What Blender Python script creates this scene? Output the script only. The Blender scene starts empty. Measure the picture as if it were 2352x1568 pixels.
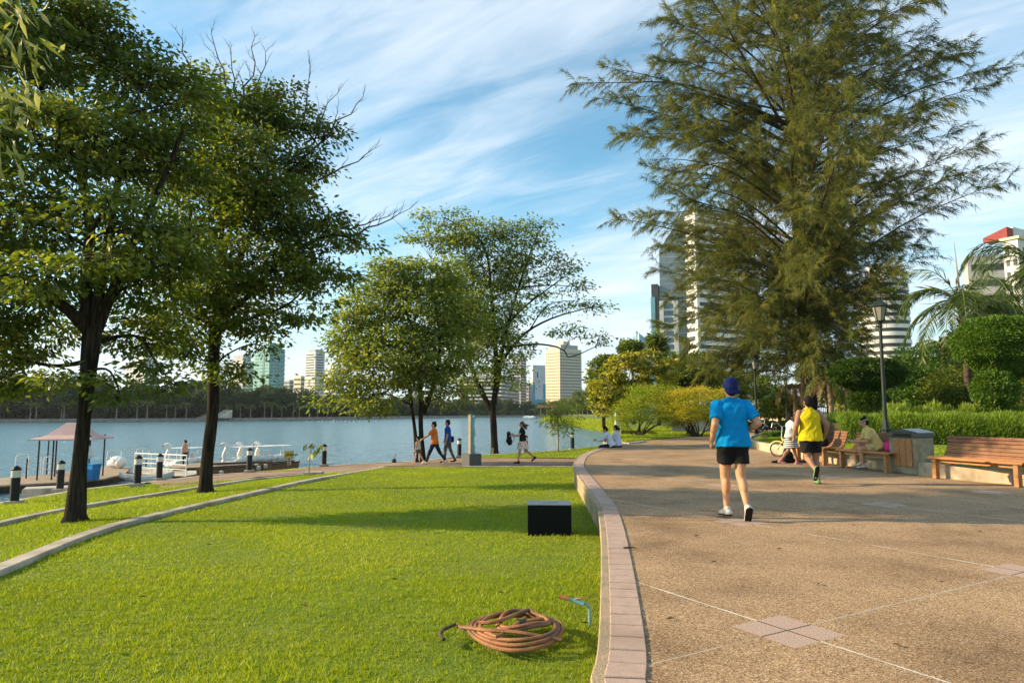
import bpy, bmesh, math, random
import numpy as np
from mathutils import Vector, Matrix
random.seed(7); rng = np.random.default_rng(11)
SC = bpy.context.scene; COL = SC.collection
R = math.radians; PI = math.pi
# ---------------------------------------------------------------- camera
HC = 1.37; FL = 1568.0; CX, CY = 1176.0, 784.0
PITCH = math.atan(160/1568)
cd = bpy.data.cameras.new('camera'); cam = bpy.data.objects.new('camera', cd); COL.objects.link(cam)
cam.location = (0, 0, HC); cam.rotation_euler = (PI/2+PITCH, 0, 0)
cd.sensor_width = 36; cd.lens = 36*1568/2352; cd.clip_end = 12000; cd.clip_start = .05
SC.camera = cam
def ray(px, py):
    a = (px-CX)/FL; b = -(py-CY)/FL; c, s = math.cos(PITCH), math.sin(PITCH)
    return Vector((a, c-b*s, s+b*c))
def W(px, py, z):                      # the ground point seen there when the ground is at height z
    d = ray(px, py); t = (z-HC)/d.z
    return Vector((d.x*t, d.y*t, z))
def D(px, py, Y):                      # the point seen there at distance Y
    d = ray(px, py); t = Y/d.y
    return Vector((d.x*t, Y, HC+d.z*t))
# ---------------------------------------------------------------- objects
def tag(o, label=None, cat=None, group=None, kind=None):
    if label: o['label'] = label
    if cat: o['category'] = cat
    if group: o['group'] = group
    if kind: o['kind'] = kind
    return o
def thing(name, label, cat, loc=(0, 0, 0), rz=0, group=None):
    o = bpy.data.objects.new(name, None); COL.objects.link(o)
    o.empty_display_size = .1
    o.location = loc; o.rotation_euler = (0, 0, rz)
    return tag(o, label, cat, group)
def kids(o): return [c for c in COL.objects if c.parent is o]
def dup(root, loc, rz=0, label=None, group=None, sc=None):
    r = root.copy(); COL.objects.link(r); r.location = loc; r.rotation_euler = (0, 0, rz)
    if sc: r.scale = (sc, sc, sc)
    if label: r['label'] = label
    if group: r['group'] = group
    for ch in root.children:
        c = ch.copy(); COL.objects.link(c); c.parent = r
        for g in ch.children:
            d = g.copy(); COL.objects.link(d); d.parent = c
    return r
def link(name, me, mat, parent=None, smooth=False):
    o = bpy.data.objects.new(name, me); COL.objects.link(o)
    if mat is not None and not me.materials: me.materials.append(mat)
    if parent is not None: o.parent = parent
    if smooth: me.polygons.foreach_set('use_smooth', [True]*len(me.polygons))
    return o
def np_mesh(name, v, f, tone=None, uv=None):
    """v Nx3, f MxK faces all of K corners; tone = one float per vertex"""
    v = np.asarray(v, dtype=np.float32); f = np.asarray(f, dtype=np.int32)
    me = bpy.data.meshes.new(name); k = f.shape[1]
    me.vertices.add(len(v)); me.vertices.foreach_set('co', v.ravel())
    me.loops.add(f.size); me.loops.foreach_set('vertex_index', f.ravel())
    me.polygons.add(len(f)); me.polygons.foreach_set('loop_start', np.arange(0, f.size, k, dtype=np.int32))
    me.polygons.foreach_set('loop_total', np.full(len(f), k, dtype=np.int32))
    me.update(calc_edges=True)
    if tone is not None:
        a = me.attributes.new('tone', 'FLOAT', 'POINT'); a.data.foreach_set('value', np.asarray(tone, dtype=np.float32))
    return me
class MB:
    def __init__(s, origin=(0, 0, 0)): s.v = []; s.f = []; s.o = Vector(origin); s.m = None
    def add(s, vs, fs):
        n = len(s.v)
        for p in vs:
            p = Vector(p)
            if s.m is not None: p = s.m @ p
            s.v.append(tuple(p-s.o))
        s.f += [tuple(i+n for i in q) for q in fs]; return s
    def box(s, c, size, rz=0, rot=None, bev=0):
        sx, sy, sz = [a/2 for a in size]; M = rot if rot is not None else Matrix.Rotation(rz, 3, 'Z'); c = Vector(c)
        if bev > 0:
            b = min(bev, sx*.9, sy*.9, sz*.9); vs = []; 
            for z in (-1, 1):
                for k in range(2):          # two rings per end: inset at the end, full a bevel further in
                    e = b if (k == 0) == (z < 0) else 0
                    zz = (-sz if k == 0 else -sz+b) if z < 0 else (sz-b if k == 0 else sz)
                    for x, y in ((-1, -1), (1, -1), (1, 1), (-1, 1)):
                        vs.append(c+M@Vector((x*(sx-e), y*(sy-e), zz)))
            fs = [(3, 2, 1, 0), (12, 13, 14, 15)]
            for r in range(3):
                for i in range(4): fs.append((r*4+i, r*4+(i+1) % 4, r*4+4+(i+1) % 4, r*4+4+i))
            return s.add(vs, fs)
        vs = [c+M@Vector((x*sx, y*sy, z*sz)) for z in (-1, 1) for x, y in ((-1, -1), (1, -1), (1, 1), (-1, 1))]
        return s.add(vs, [(3, 2, 1, 0), (4, 5, 6, 7), (0, 1, 5, 4), (1, 2, 6, 5), (2, 3, 7, 6), (3, 0, 4, 7)])
    def tube(s, pts, rad, n=8, cap=True, flat=1, closed=False):
        pts = [Vector(p) for p in pts]; m = len(pts)
        if not hasattr(rad, '__len__'): rad = [rad]*m
        up = Vector((0, 0, 1)); vs = []; fs = []; prev = None
        for i, p in enumerate(pts):
            if closed: t = pts[(i+1) % m]-pts[i-1]
            else: t = pts[min(i+1, m-1)]-pts[max(i-1, 0)]
            if t.length < 1e-9: t = up.copy()
            t.normalize()
            if prev is None:
                a = t.cross(up)
                if a.length < 1e-3: a = t.cross(Vector((1, 0, 0)))
            else: a = prev-t*prev.dot(t)
            if a.length < 1e-6: a = t.cross(Vector((0, 1, 0)))
            a.normalize(); prev = a; b = t.cross(a)
            for k in range(n):
                th = 2*PI*k/n; vs.append(p+a*(math.cos(th)*rad[i])+b*(math.sin(th)*rad[i]*flat))
        rows = m if closed else m-1
        for i in range(rows):
            j = (i+1) % m
            for k in range(n): fs.append((i*n+k, i*n+(k+1) % n, j*n+(k+1) % n, j*n+k))
        if cap and not closed: fs += [tuple(range(n-1, -1, -1)), tuple(range((m-1)*n, m*n))]
        return s.add(vs, fs)
    def lathe(s, prof, c=(0, 0, 0), n=16, a0=0):
        c = Vector(c); vs = []; fs = []; m = len(prof)
        for r, z in prof:
            for k in range(n): vs.append(c+Vector((r*math.cos(a0+2*PI*k/n), r*math.sin(a0+2*PI*k/n), z)))
        for i in range(m-1):
            for k in range(n): fs.append((i*n+k, i*n+(k+1) % n, (i+1)*n+(k+1) % n, (i+1)*n+k))
        fs += [tuple(range(n-1, -1, -1)), tuple(range((m-1)*n, m*n))]
        return s.add(vs, fs)
    def ell(s, c, r, rot=None, nu=12, nv=8):
        c = Vector(c); M = rot or Matrix.Identity(3); vs = [c+M@Vector((0, 0, -r[2]))]; fs = []
        for i in range(1, nv):
            ph = -PI/2+PI*i/nv
            for k in range(nu):
                th = 2*PI*k/nu; vs.append(c+M@Vector((r[0]*math.cos(ph)*math.cos(th), r[1]*math.cos(ph)*math.sin(th), r[2]*math.sin(ph))))
        vs.append(c+M@Vector((0, 0, r[2]))); L = len(vs)-1
        for k in range(nu): fs.append((0, 1+(k+1) % nu, 1+k)); fs.append((L, L-nu+k, L-nu+(k+1) % nu))
        for i in range(nv-2):
            for k in range(nu): a = 1+i*nu; fs.append((a+k, a+(k+1) % nu, a+nu+(k+1) % nu, a+nu+k))
        return s.add(vs, fs)
    def capsule(s, p0, p1, r0, r1, flat=1.0, side=None, n=12):
        """tapered capsule; flat = the ratio of its thickness across 'side'"""
        p0, p1 = Vector(p0), Vector(p1); t = (p1-p0); L = t.length or 1e-6; t /= L
        a = Vector(side) if side else (t.cross(Vector((0, 1, 0))) if abs(t.y) < .9 else t.cross(Vector((1, 0, 0))))
        a = (a-t*a.dot(t)).normalized(); b = t.cross(a); vs = []; rows = []
        for q in (-80, -50, -25, 0): rows.append((p0+t*(r0*math.sin(R(q))), r0*math.cos(R(q))))
        for q in (0, 25, 50, 80): rows.append((p1+t*(r1*math.sin(R(q))), r1*math.cos(R(q))))
        for c, r in rows:
            for k in range(n): th = 2*PI*k/n; vs.append(c+a*(r*math.cos(th))+b*(r*flat*math.sin(th)))
        fs = [tuple(range(n-1, -1, -1)), tuple(range(7*n, 8*n))]
        for i in range(7):
            for k in range(n): fs.append((i*n+k, i*n+(k+1) % n, (i+1)*n+(k+1) % n, (i+1)*n+k))
        return s.add(vs, fs)
    def prism(s, poly, z0, z1):
        n = len(poly); zs0 = z0 if hasattr(z0, '__len__') else [z0]*n; zs1 = z1 if hasattr(z1, '__len__') else [z1]*n
        vs = [(p[0], p[1], zs0[i]) for i, p in enumerate(poly)]+[(p[0], p[1], zs1[i]) for i, p in enumerate(poly)]
        fs = [tuple(range(n-1, -1, -1)), tuple(range(n, 2*n))]+[(i, (i+1) % n, n+(i+1) % n, n+i) for i in range(n)]
        return s.add(vs, fs)
    def sheet(s, A, B, rows=1):        # a ruled strip between two polylines of equal length
        n = len(A); vs = []; fs = []
        for r in range(rows+1):
            for a, b in zip(A, B): vs.append(Vector(a).lerp(Vector(b), r/rows))
        for r in range(rows):
            for i in range(n-1): fs.append((r*n+i, r*n+i+1, (r+1)*n+i+1, (r+1)*n+i))
        return s.add(vs, fs)
    def build(s, name, mat, parent=None, smooth=False, fix=True):
        me = bpy.data.meshes.new(name); me.from_pydata(s.v, [], s.f)
        bm = bmesh.new(); bm.from_mesh(me)
        if fix: bmesh.ops.recalc_face_normals(bm, faces=bm.faces)
        if any(len(f.verts) > 4 for f in bm.faces): bmesh.ops.triangulate(bm, faces=[f for f in bm.faces if len(f.verts) > 4])
        bm.to_mesh(me); bm.free()
        o = link(name, me, mat, parent, smooth)
        if smooth:
            try: me.set_sharp_from_angle(angle=R(40))
            except Exception: pass
        return o
def resample(pts, n):
    pts = [Vector(p) for p in pts]; d = [0]
    for a, b in zip(pts, pts[1:]): d.append(d[-1]+(b-a).length)
    out = []; j = 0
    for i in range(n):
        t = d[-1]*i/(n-1)
        while j < len(pts)-2 and d[j+1] < t: j += 1
        out.append(pts[j].lerp(pts[j+1], (t-d[j])/max(1e-9, d[j+1]-d[j])))
    return out
def smooth_curve(pts, n):               # Catmull-Rom through the points
    P = [Vector(p) for p in pts]; out = []; m = len(P)-1
    for i in range(m):
        a, b, c, d = P[max(i-1, 0)], P[i], P[i+1], P[min(i+2, m)]
        for k in range(8):
            t = k/8; out.append(.5*((2*b)+(c-a)*t+(2*a-5*b+4*c-d)*t*t+(3*b-a-3*c+d)*t**3))
    out.append(P[-1]); return resample(out, n)
# ---------------------------------------------------------------- materials
MATS = {}
def nt(name):
    m = bpy.data.materials.new(name); m.use_nodes = True; t = m.node_tree; t.nodes.clear(); MATS[name] = m
    out = t.nodes.new('ShaderNodeOutputMaterial')
    def N(typ, **kw):
        n = t.nodes.new('ShaderNode'+typ)
        for k, v in kw.items():
            if k in n.inputs.keys(): n.inputs[k].default_value = v
            else: setattr(n, k, v)
        return n
    return m, t, N, out, t.links.new
def c4(c): return (c[0], c[1], c[2], 1)
def mat(name, c, c2=None, sc=6, rough=.7, bump=0, bsc=None, spec=.3, metal=0, stretch=(1, 1, 1), detail=5, c3=None, sc3=1.2, lo=.35, hi=.65):
    m, t, N, out, L = nt(name)
    b = N('BsdfPrincipled'); b.inputs['Roughness'].default_value = rough; b.inputs['Metallic'].default_value = metal
    b.inputs['Specular IOR Level'].default_value = spec; L(b.outputs[0], out.inputs[0])
    tc = N('TexCoord'); mp = N('Mapping'); mp.inputs['Scale'].default_value = stretch; L(tc.outputs['Object'], mp.inputs[0])
    src = None
    if c2 is None: c2 = tuple(x*.8 for x in c)
    nz = N('TexNoise'); nz.inputs['Scale'].default_value = sc; nz.inputs['Detail'].default_value = detail; L(mp.outputs[0], nz.inputs['Vector'])
    rp = N('ValToRGB'); e = rp.color_ramp.elements; e[0].position = lo; e[1].position = hi; e[0].color = c4(c); e[1].color = c4(c2)
    L(nz.outputs[0], rp.inputs[0]); src = rp.outputs[0]
    if c3:
        n3 = N('TexNoise'); n3.inputs['Scale'].default_value = sc3; n3.inputs['Detail'].default_value = 3; L(mp.outputs[0], n3.inputs['Vector'])
        r3 = N('ValToRGB'); r3.color_ramp.elements[0].position = .48; r3.color_ramp.elements[1].position = .68; L(n3.outputs[0], r3.inputs[0])
        mx = N('MixRGB'); L(r3.outputs[0], mx.inputs[0]); L(src, mx.inputs[1]); mx.inputs[2].default_value = c4(c3); src = mx.outputs[0]
    L(src, b.inputs['Base Color'])
    if bump:
        nb = N('TexNoise'); nb.inputs['Scale'].default_value = bsc or sc*3; nb.inputs['Detail'].default_value = 4; L(mp.outputs[0], nb.inputs['Vector'])
        bp = N('Bump'); bp.inputs['Strength'].default_value = bump; bp.inputs['Distance'].default_value = .02; L(nb.outputs[0], bp.inputs['Height']); L(bp.outputs[0], b.inputs['Normal'])
    return m
def leafmat(name, stops, trans=.35, rough=.5, spec=.35):
    """leaf colour from the 'tone' of each leaf (which leaf it is, not where the light falls)"""
    m, t, N, out, L = nt(name)
    at = N('Attribute'); at.attribute_name = 'tone'
    rp = N('ValToRGB'); e = rp.color_ramp.elements
    while len(e) < len(stops): e.new(.5)
    for el, (p, c) in zip(e, stops): el.position = p; el.color = c4(c)
    L(at.outputs['Fac'], rp.inputs[0])
    b = N('BsdfPrincipled'); b.inputs['Roughness'].default_value = rough; b.inputs['Specular IOR Level'].default_value = spec
    L(rp.outputs[0], b.inputs['Base Color'])
    tr = N('BsdfTranslucent'); hs = N('HueSaturation'); hs.inputs['Value'].default_value = 1.5; hs.inputs['Saturation'].default_value = 1.15; hs.inputs['Hue'].default_value = .49
    L(rp.outputs[0], hs.inputs['Color']); L(hs.outputs[0], tr.inputs[0])
    mx = N('MixShader'); mx.inputs[0].default_value = trans; L(b.outputs[0], mx.inputs[1]); L(tr.outputs[0], mx.inputs[2]); L(mx.outputs[0], out.inputs[0])
    return m
# ---------------------------------------------------------------- light and sky
ELEV = R(21); AZ = Vector((-.995, .075, 0)).normalized()
TOSUN = Vector((AZ.x*math.cos(ELEV), AZ.y*math.cos(ELEV), math.sin(ELEV)))
ld = bpy.data.lights.new('sun', 'SUN'); lo = bpy.data.objects.new('sun', ld); COL.objects.link(lo)
ld.energy = 5.0; ld.angle = R(.5); ld.color = (1, .78, .48)
lo.rotation_euler = (-TOSUN).to_track_quat('-Z', 'Y').to_euler(); lo.location = (-60, 10, 40)
w = bpy.data.worlds.new('World'); SC.world = w; w.use_nodes = True
def world_nodes():
    t = w.node_tree; t.nodes.clear(); L = t.links.new
    def N(typ): return t.nodes.new('ShaderNode'+typ)
    out = N('OutputWorld'); sky = N('TexSky'); sky.sky_type = 'NISHITA'; sky.sun_disc = False
    sky.sun_elevation = ELEV; sky.sun_rotation = math.atan2(AZ.x, AZ.y); sky.altitude = 0; sky.air_density = 1.0; sky.dust_density = .6; sky.ozone_density = 1.5
    bg = N('Background'); bg.inputs[1].default_value = .125; tn = N('MixRGB'); tn.blend_type = 'MULTIPLY'; tn.inputs[0].default_value = 1; tn.inputs[2].default_value = (.70, 1.07, 1.06, 1); L(sky.outputs[0], tn.inputs[1]); L(tn.outputs[0], bg.inputs[0])
    # cirrus: the view direction laid out on a high flat layer, streaked along one bearing
    tc = N('TexCoord'); sp = N('SeparateXYZ'); L(tc.outputs['Generated'], sp.inputs[0])
    def math_(op, a, b=None):
        n = N('Math'); n.operation = op
        for i, q in enumerate((a, b)):
            if q is None: continue
            if hasattr(q, 'default_value') or hasattr(q, 'is_output'): L(q, n.inputs[i])
            else: n.inputs[i].default_value = q
        return n.outputs[0]
    zz = math_('ADD', math_('MAXIMUM', sp.outputs[2], 0.0), .10)
    cb = N('CombineXYZ'); L(math_('DIVIDE', sp.outputs[0], zz), cb.inputs[0]); L(math_('DIVIDE', sp.outputs[1], zz), cb.inputs[1])
    def noise(rot, scl, sc, det, dist, off, rough=.55):
        mp = N('Mapping'); mp.vector_type = 'TEXTURE'; mp.inputs['Rotation'].default_value = (0, 0, R(rot)); mp.inputs['Scale'].default_value = (1/scl[0], 1/scl[1], 1); mp.inputs['Location'].default_value = off
        L(cb.outputs[0], mp.inputs[0]); n = N('TexNoise'); n.inputs['Scale'].default_value = sc; n.inputs['Detail'].default_value = det; n.inputs['Distortion'].default_value = dist; n.inputs['Roughness'].default_value = rough
        L(mp.outputs[0], n.inputs['Vector']); return n.outputs[0]
    def ramp(src, a, b, top=1):
        r = N('MapRange'); r.interpolation_type = 'SMOOTHSTEP'; L(src, r.inputs[0]); r.inputs[1].default_value = a; r.inputs[2].default_value = b; r.inputs[4].default_value = top; return r.outputs[0]
    streak = noise(SKY[0], (.30, 1.0), 1.15, 8, .35, SKY[1]); fine = noise(SKY[0]+8, (.4, 1.5), 4.2, 6, .6, (3, 1, 0), .6); big = noise(SKY[0]-10, (.6, 1), .55, 3, .2, SKY[2])
    s1 = math_('ADD', math_('MULTIPLY', streak, .55), math_('ADD', math_('MULTIPLY', fine, .24), math_('MULTIPLY', big, .42)))
    mask = ramp(s1, SKY[3], SKY[4], .88)
    cl = N('Background'); cl.inputs[0].default_value = (.84, .92, 1, 1); cl.inputs[1].default_value = SKY[5]
    mx = N('MixShader'); hz = N('Background'); hz.inputs[0].default_value = (.86, .94, 1, 1); hz.inputs[1].default_value = .60; mh = N('MixShader'); L(ramp(sp.outputs[2], .30, -.04, .8), mh.inputs[0]); L(bg.outputs[0], mh.inputs[1]); L(hz.outputs[0], mh.inputs[2]); L(mask, mx.inputs[0]); L(mh.outputs[0], mx.inputs[1]); L(cl.outputs[0], mx.inputs[2]); L(mx.outputs[0], out.inputs[0])
SKY = (-42, (.4, 1.3, 0), (2.2, .6, 0), .49, .745, .66)
world_nodes()
SC.view_settings.view_transform = 'Standard'; SC.view_settings.look = 'None'; SC.view_settings.gamma = 1; SC.view_settings.exposure = .9
SC.cycles.use_denoising = True; SC.cycles.max_bounces = 6; SC.cycles.diffuse_bounces = 3; SC.cycles.glossy_bounces = 3; SC.cycles.transmission_bounces = 3; SC.cycles.transparent_max_bounces = 6
SC.cycles.sample_clamp_indirect = 6; SC.cycles.caustics_reflective = False; SC.cycles.caustics_refractive = False
# ---------------------------------------------------------------- materials
mat('stone', (.52, .45, .36), (.40, .34, .27), 5, .85, .4, 40, c3=(.25, .21, .17), sc3=1.6)
mat('bed_wall', (.52, .43, .31), (.40, .32, .22), 4, .9, .4, 50, c3=(.24, .19, .13), sc3=1.4)
mat('pale_concrete', (.62, .55, .44), (.50, .44, .34), 4, .85, .3, 30, c3=(.34, .28, .2), sc3=1.2)
mat('far_stone', (.30, .27, .22), (.20, .18, .14), .8, .9)
mat('wall_aggregate', (.44, .33, .215), (.32, .235, .145), 60, .9, .5, 90, c3=(.22, .19, .13), sc3=2)
mat('brick_pink', (.47, .335, .27), (.40, .28, .22), 14, .85, .3, 90, c3=(.33, .235, .18), sc3=1.3)
mat('mortar', (.15, .115, .08), (.10, .075, .05), 30, .95)
mat('path_brown', (.30, .19, .125), (.24, .155, .10), 3, .9, .3, 120, c3=(.34, .25, .18), sc3=.6)
mat('soil', (.075, .062, .03), (.05, .05, .02), 9, .95, .6, 30)
mat('lawn', (.12, .18, .012), (.19, .235, .018), 2.2, .9, .8, 60, c3=(.17, .19, .025), sc3=.5)
mat('bark_dark', (.045, .034, .024), (.012, .010, .008), 7, .97, 1.0, 11, stretch=(3.2, 3.2, .30), lo=.38, hi=.62, spec=.1)
mat('bark_brown', (.10, .075, .05), (.05, .037, .026), 8, .95, .9, 14, stretch=(3, 3, .4))
mat('bark_pale', (.34, .26, .17), (.22, .16, .10), 6, .9, .6, 20, stretch=(2, 2, .6))
mat('twig', (.13, .10, .07), (.08, .06, .045), 5, .9)
mat('black_paint', (.011, .012, .014), (.018, .018, .02), 12, .55, spec=.25)
mat('lamp_green', (.012, .020, .015), (.018, .028, .021), 8, .55, spec=.3)
mat('lamp_glass', (.26, .25, .20), (.20, .19, .15), 3, .35)
mat('white_paint', (.80, .79, .74), (.70, .68, .62), 5, .5)
mat('fibreglass', (.82, .80, .76), (.70, .67, .60), 3, .35, .1, spec=.5)
mat('white_bag', (.74, .70, .64), (.6, .56, .5), 9, .7, .6, 20)
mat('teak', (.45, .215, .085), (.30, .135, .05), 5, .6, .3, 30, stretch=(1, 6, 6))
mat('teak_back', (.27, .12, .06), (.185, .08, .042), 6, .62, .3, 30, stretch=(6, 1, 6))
mat('dock_wood', (.40, .30, .21), (.27, .20, .14), 4, .9, .5, 20, stretch=(1.5, 1.5, 1))
mat('dark_wood', (.06, .045, .034), (.035, .027, .022), 5, .9, .4)
mat('boat_wood', (.26, .15, .075), (.16, .09, .045), 5, .7)
mat('ochre', (.50, .32, .10), (.38, .24, .075), 5, .7)
mat('roof_pink', (.60, .40, .35), (.52, .34, .30), 2, .8)
mat('blue_plastic', (.012, .19, .46), (.01, .14, .36), 3, .5)
mat('blue_lid', (.02, .33, .72), (.02, .28, .62), 3, .45)
mat('grey_metal', (.30, .31, .31), (.22, .23, .23), 6, .5, metal=.6)
mat('far_ground', (.030, .034, .016), (.045, .042, .022), .2, .95)
mat('granite', (.006, .007, .007), (.012, .013, .013), 90, .7, spec=.08, lo=.5, hi=.8)
mat('granite_top', (.20, .225, .235), (.15, .17, .18), 60, .35, spec=.4)
mat('grey_stone', (.10, .10, .098), (.07, .07, .07), 40, .6)
mat('beige_metal', (.27, .24, .18), (.22, .19, .145), 4, .6)
mat('teal_glass', (.03, .20, .23), (.05, .30, .32), 20, .25, spec=.7, stretch=(1, 1, 3))
mat('hose', (.36, .155, .062), (.26, .105, .042), 7, .6, .3, 60, c3=(.15, .085, .045), sc3=5)
mat('pipe_blue', (.20, .42, .43), (.14, .32, .34), 9, .5)
mat('tape', (.02, .02, .02), None, 6, .6)
mat('leaf_litter', (.13, .085, .04), (.08, .05, .02), 20, .9)
mat('sign_yellow', (.46, .37, .08), (.38, .30, .07), 4, .6)
mat('marks', (.10, .085, .03), None, 4, .8)
mat('board', (.42, .30, .16), (.34, .24, .12), 5, .8)
mat('ring_red', (.45, .14, .07), (.36, .11, .05), 4, .6)
mat('rubber', (.02, .02, .02), None, 8, .8)
mat('bin_lid', (.06, .068, .06), (.045, .05, .045), 7, .5, spec=.5)
mat('bin_lid_top', (.34, .38, .40), (.26, .30, .31), 7, .3, spec=.6)
mat('bin_concrete', (.36, .30, .20), (.24, .19, .12), 6, .9, .5, 40, c3=(.09, .075, .05), sc3=2.2)
mat('fence_brown', (.30, .15, .07), (.22, .11, .055), 5, .8)
mat('bike_cream', (.70, .58, .26), (.62, .5, .2), 4, .4, spec=.5)
mat('chrome', (.6, .6, .58), None, 5, .25, metal=.9)
mat('fountain_spray', (.85, .9, .92), (.7, .76, .8), 20, .6)
mat('float_dark', (.03, .03, .03), (.5, .5, .5), 8, .6)
mat('gold', (.55, .28, .05), (.4, .2, .03), 6, .4, metal=.4)
def plaza_mat():
    m, t, N, out, L = nt('aggregate_paving')
    b = N('BsdfPrincipled'); b.inputs['Roughness'].default_value = .9; b.inputs['Specular IOR Level'].default_value = .2; L(b.outputs[0], out.inputs[0])
    tc = N('TexCoord')
    def math_(op, a, bb=None):
        n = N('Math'); n.operation = op
        for i, q in enumerate((a, bb)):
            if q is None: continue
            if hasattr(q, 'is_output'): L(q, n.inputs[i])
            else: n.inputs[i].default_value = q
        return n.outputs[0]
    def ramp(src, stops, interp='LINEAR'):
        r = N('ValToRGB'); e = r.color_ramp.elements; r.color_ramp.interpolation = interp
        while len(e) < len(stops): e.new(.5)
        for el, (p, c) in zip(e, stops): el.position = p; el.color = c4(c)
        L(src, r.inputs[0]); return r.outputs[0]
    def mix(f, a, c):
        n = N('MixRGB'); L(f, n.inputs[0])
        for i, q in ((1, a), (2, c)):
            if hasattr(q, 'is_output'): L(q, n.inputs[i])
            else: n.inputs[i].default_value = c4(q)
        return n.outputs[0]
    vo = N('TexVoronoi'); vo.inputs['Scale'].default_value = 125; L(tc.outputs['Object'], vo.inputs['Vector'])
    sx = N('SeparateXYZ'); L(vo.outputs['Color'], sx.inputs[0])
    peb = ramp(sx.outputs[0], [(0, (.10, .060, .030)), (.18, (.235, .142, .074)), (.5, (.345, .218, .115)), (.8, (.43, .282, .155)), (.95, (.53, .39, .25)), (1, (.61, .50, .37))])
    n1 = N('TexNoise'); n1.inputs['Scale'].default_value = .9; n1.inputs['Detail'].default_value = 6; n1.inputs['Roughness'].default_value = .6; L(tc.outputs['Object'], n1.inputs['Vector'])
    st = ramp(n1.outputs[0], [(.28, (.58, .54, .50)), (.42, (.86, .84, .82)), (.52, (1.02, 1.01, 1.0)), (.72, (1.25, 1.23, 1.2))])
    mu = N('MixRGB'); mu.blend_type = 'MULTIPLY'; mu.inputs[0].default_value = 1; L(peb, mu.inputs[1]); L(st, mu.inputs[2])
    # joints and the four-tile diamonds of the paving, a 3.1 m grid turned by 30.5 degrees
    mp = N('Mapping'); mp.vector_type = 'TEXTURE'; mp.inputs['Location'].default_value = (1.731, 4.457, 0); mp.inputs['Rotation'].default_value = (0, 0, R(30.5)); L(tc.outputs['Object'], mp.inputs[0])
    sp = N('SeparateXYZ'); L(mp.outputs[0], sp.inputs[0])
    def near(o):        # distance to the nearest grid line
        return math_('ABSOLUTE', math_('SUBTRACT', o, math_('MULTIPLY', math_('ROUND', math_('DIVIDE', o, 3.1)), 3.1)))
    du, dv = near(sp.outputs[0]), near(sp.outputs[1])
    brk = N('TexNoise'); brk.inputs['Scale'].default_value = 2.3; brk.inputs['Detail'].default_value = 3; L(tc.outputs['Object'], brk.inputs['Vector'])
    wd = math_('MULTIPLY', math_('SUBTRACT', brk.outputs[0], .30), .030)
    lu, lv = math_('LESS_THAN', du, wd), math_('LESS_THAN', dv, wd)
    tile = math_('MULTIPLY', math_('LESS_THAN', du, .236), math_('LESS_THAN', dv, .236))
    gap = math_('MAXIMUM', math_('LESS_THAN', du, .007), math_('LESS_THAN', dv, .007))
    col = mix(lv, mu.outputs[0], (.40, .34, .27)); col = mix(lu, col, (.66, .60, .50))
    n2 = N('TexNoise'); n2.inputs['Scale'].default_value = 60; L(tc.outputs['Object'], n2.inputs['Vector'])
    tl = mix(gap, ramp(n2.outputs[0], [(.3, (.40, .275, .215)), (.7, (.47, .335, .265))]), (.10, .07, .05)); col = mix(tile, col, tl)
    L(col, b.inputs['Base Color'])
    bp = N('Bump'); bp.inputs['Strength'].default_value = .5; bp.inputs['Distance'].default_value = .004; L(vo.outputs['Distance'], bp.inputs['Height']); L(bp.outputs[0], b.inputs['Normal'])
plaza_mat()
def water_mat():
    m, t, N, out, L = nt('lake_water')
    b = N('BsdfPrincipled'); b.inputs['Base Color'].default_value = (.10, .20, .235, 1); b.inputs['Roughness'].default_value = .16; b.inputs['IOR'].default_value = 1.33; b.inputs['Specular IOR Level'].default_value = .5
    L(b.outputs[0], out.inputs[0]); tc = N('TexCoord'); prev = None
    for sc, st, d, sx in ((2.2, 1, .22, 1.5), (.6, 1, .6, 1.2), (6, .8, .05, 1.6)):
        mp = N('Mapping'); mp.inputs['Scale'].default_value = (1, sx, 1); mp.inputs['Rotation'].default_value = (0, 0, R(9)); L(tc.outputs['Object'], mp.inputs[0])
        n = N('TexNoise'); n.inputs['Scale'].default_value = sc; n.inputs['Detail'].default_value = 3; L(mp.outputs[0], n.inputs['Vector'])
        bp = N('Bump'); bp.inputs['Strength'].default_value = st; bp.inputs['Distance'].default_value = d; L(n.outputs[0], bp.inputs['Height'])
        if prev: L(prev.outputs[0], bp.inputs['Normal'])
        prev = bp
    L(prev.outputs[0], b.inputs['Normal'])
water_mat()
# leaves: stops along the leaf's own tone
leafmat('leaf_deep', [(0, (.040, .068, .012)), (.5, (.098, .138, .021)), (.85, (.19, .225, .034)), (1, (.34, .34, .07))], .42)
leafmat('leaf_mid', [(0, (.08, .115, .020)), (.5, (.17, .22, .038)), (.85, (.29, .32, .068)), (1, (.46, .45, .14))], .45)
leafmat('leaf_sunny', [(0, (.10, .14, .02)), (.6, (.26, .28, .07)), (1, (.46, .44, .19))], .4)
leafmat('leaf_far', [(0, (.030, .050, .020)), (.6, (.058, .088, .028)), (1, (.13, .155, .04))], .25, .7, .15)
leafmat('leaf_lake', [(0, (.06, .085, .016)), (.6, (.12, .15, .03)), (1, (.24, .24, .06))], .35)
leafmat('needle', [(0, (.050, .070, .018)), (.45, (.125, .145, .032)), (.85, (.22, .215, .048)), (1, (.38, .27, .06))], .36, .6, .2)
leafmat('leaf_yellow', [(0, (.05, .08, .014)), (.3, (.13, .17, .022)), (.55, (.34, .33, .035)), (1, (.62, .54, .08))], .3)
leafmat('leaf_orange', [(0, (.10, .18, .016)), (.4, (.30, .35, .03)), (.72, (.56, .48, .06)), (1, (.72, .44, .13))], .48)
leafmat('leaf_hedge', [(0, (.07, .13, .014)), (.5, (.17, .26, .028)), (.9, (.30, .38, .05)), (1, (.50, .30, .08))], .35)
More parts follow.
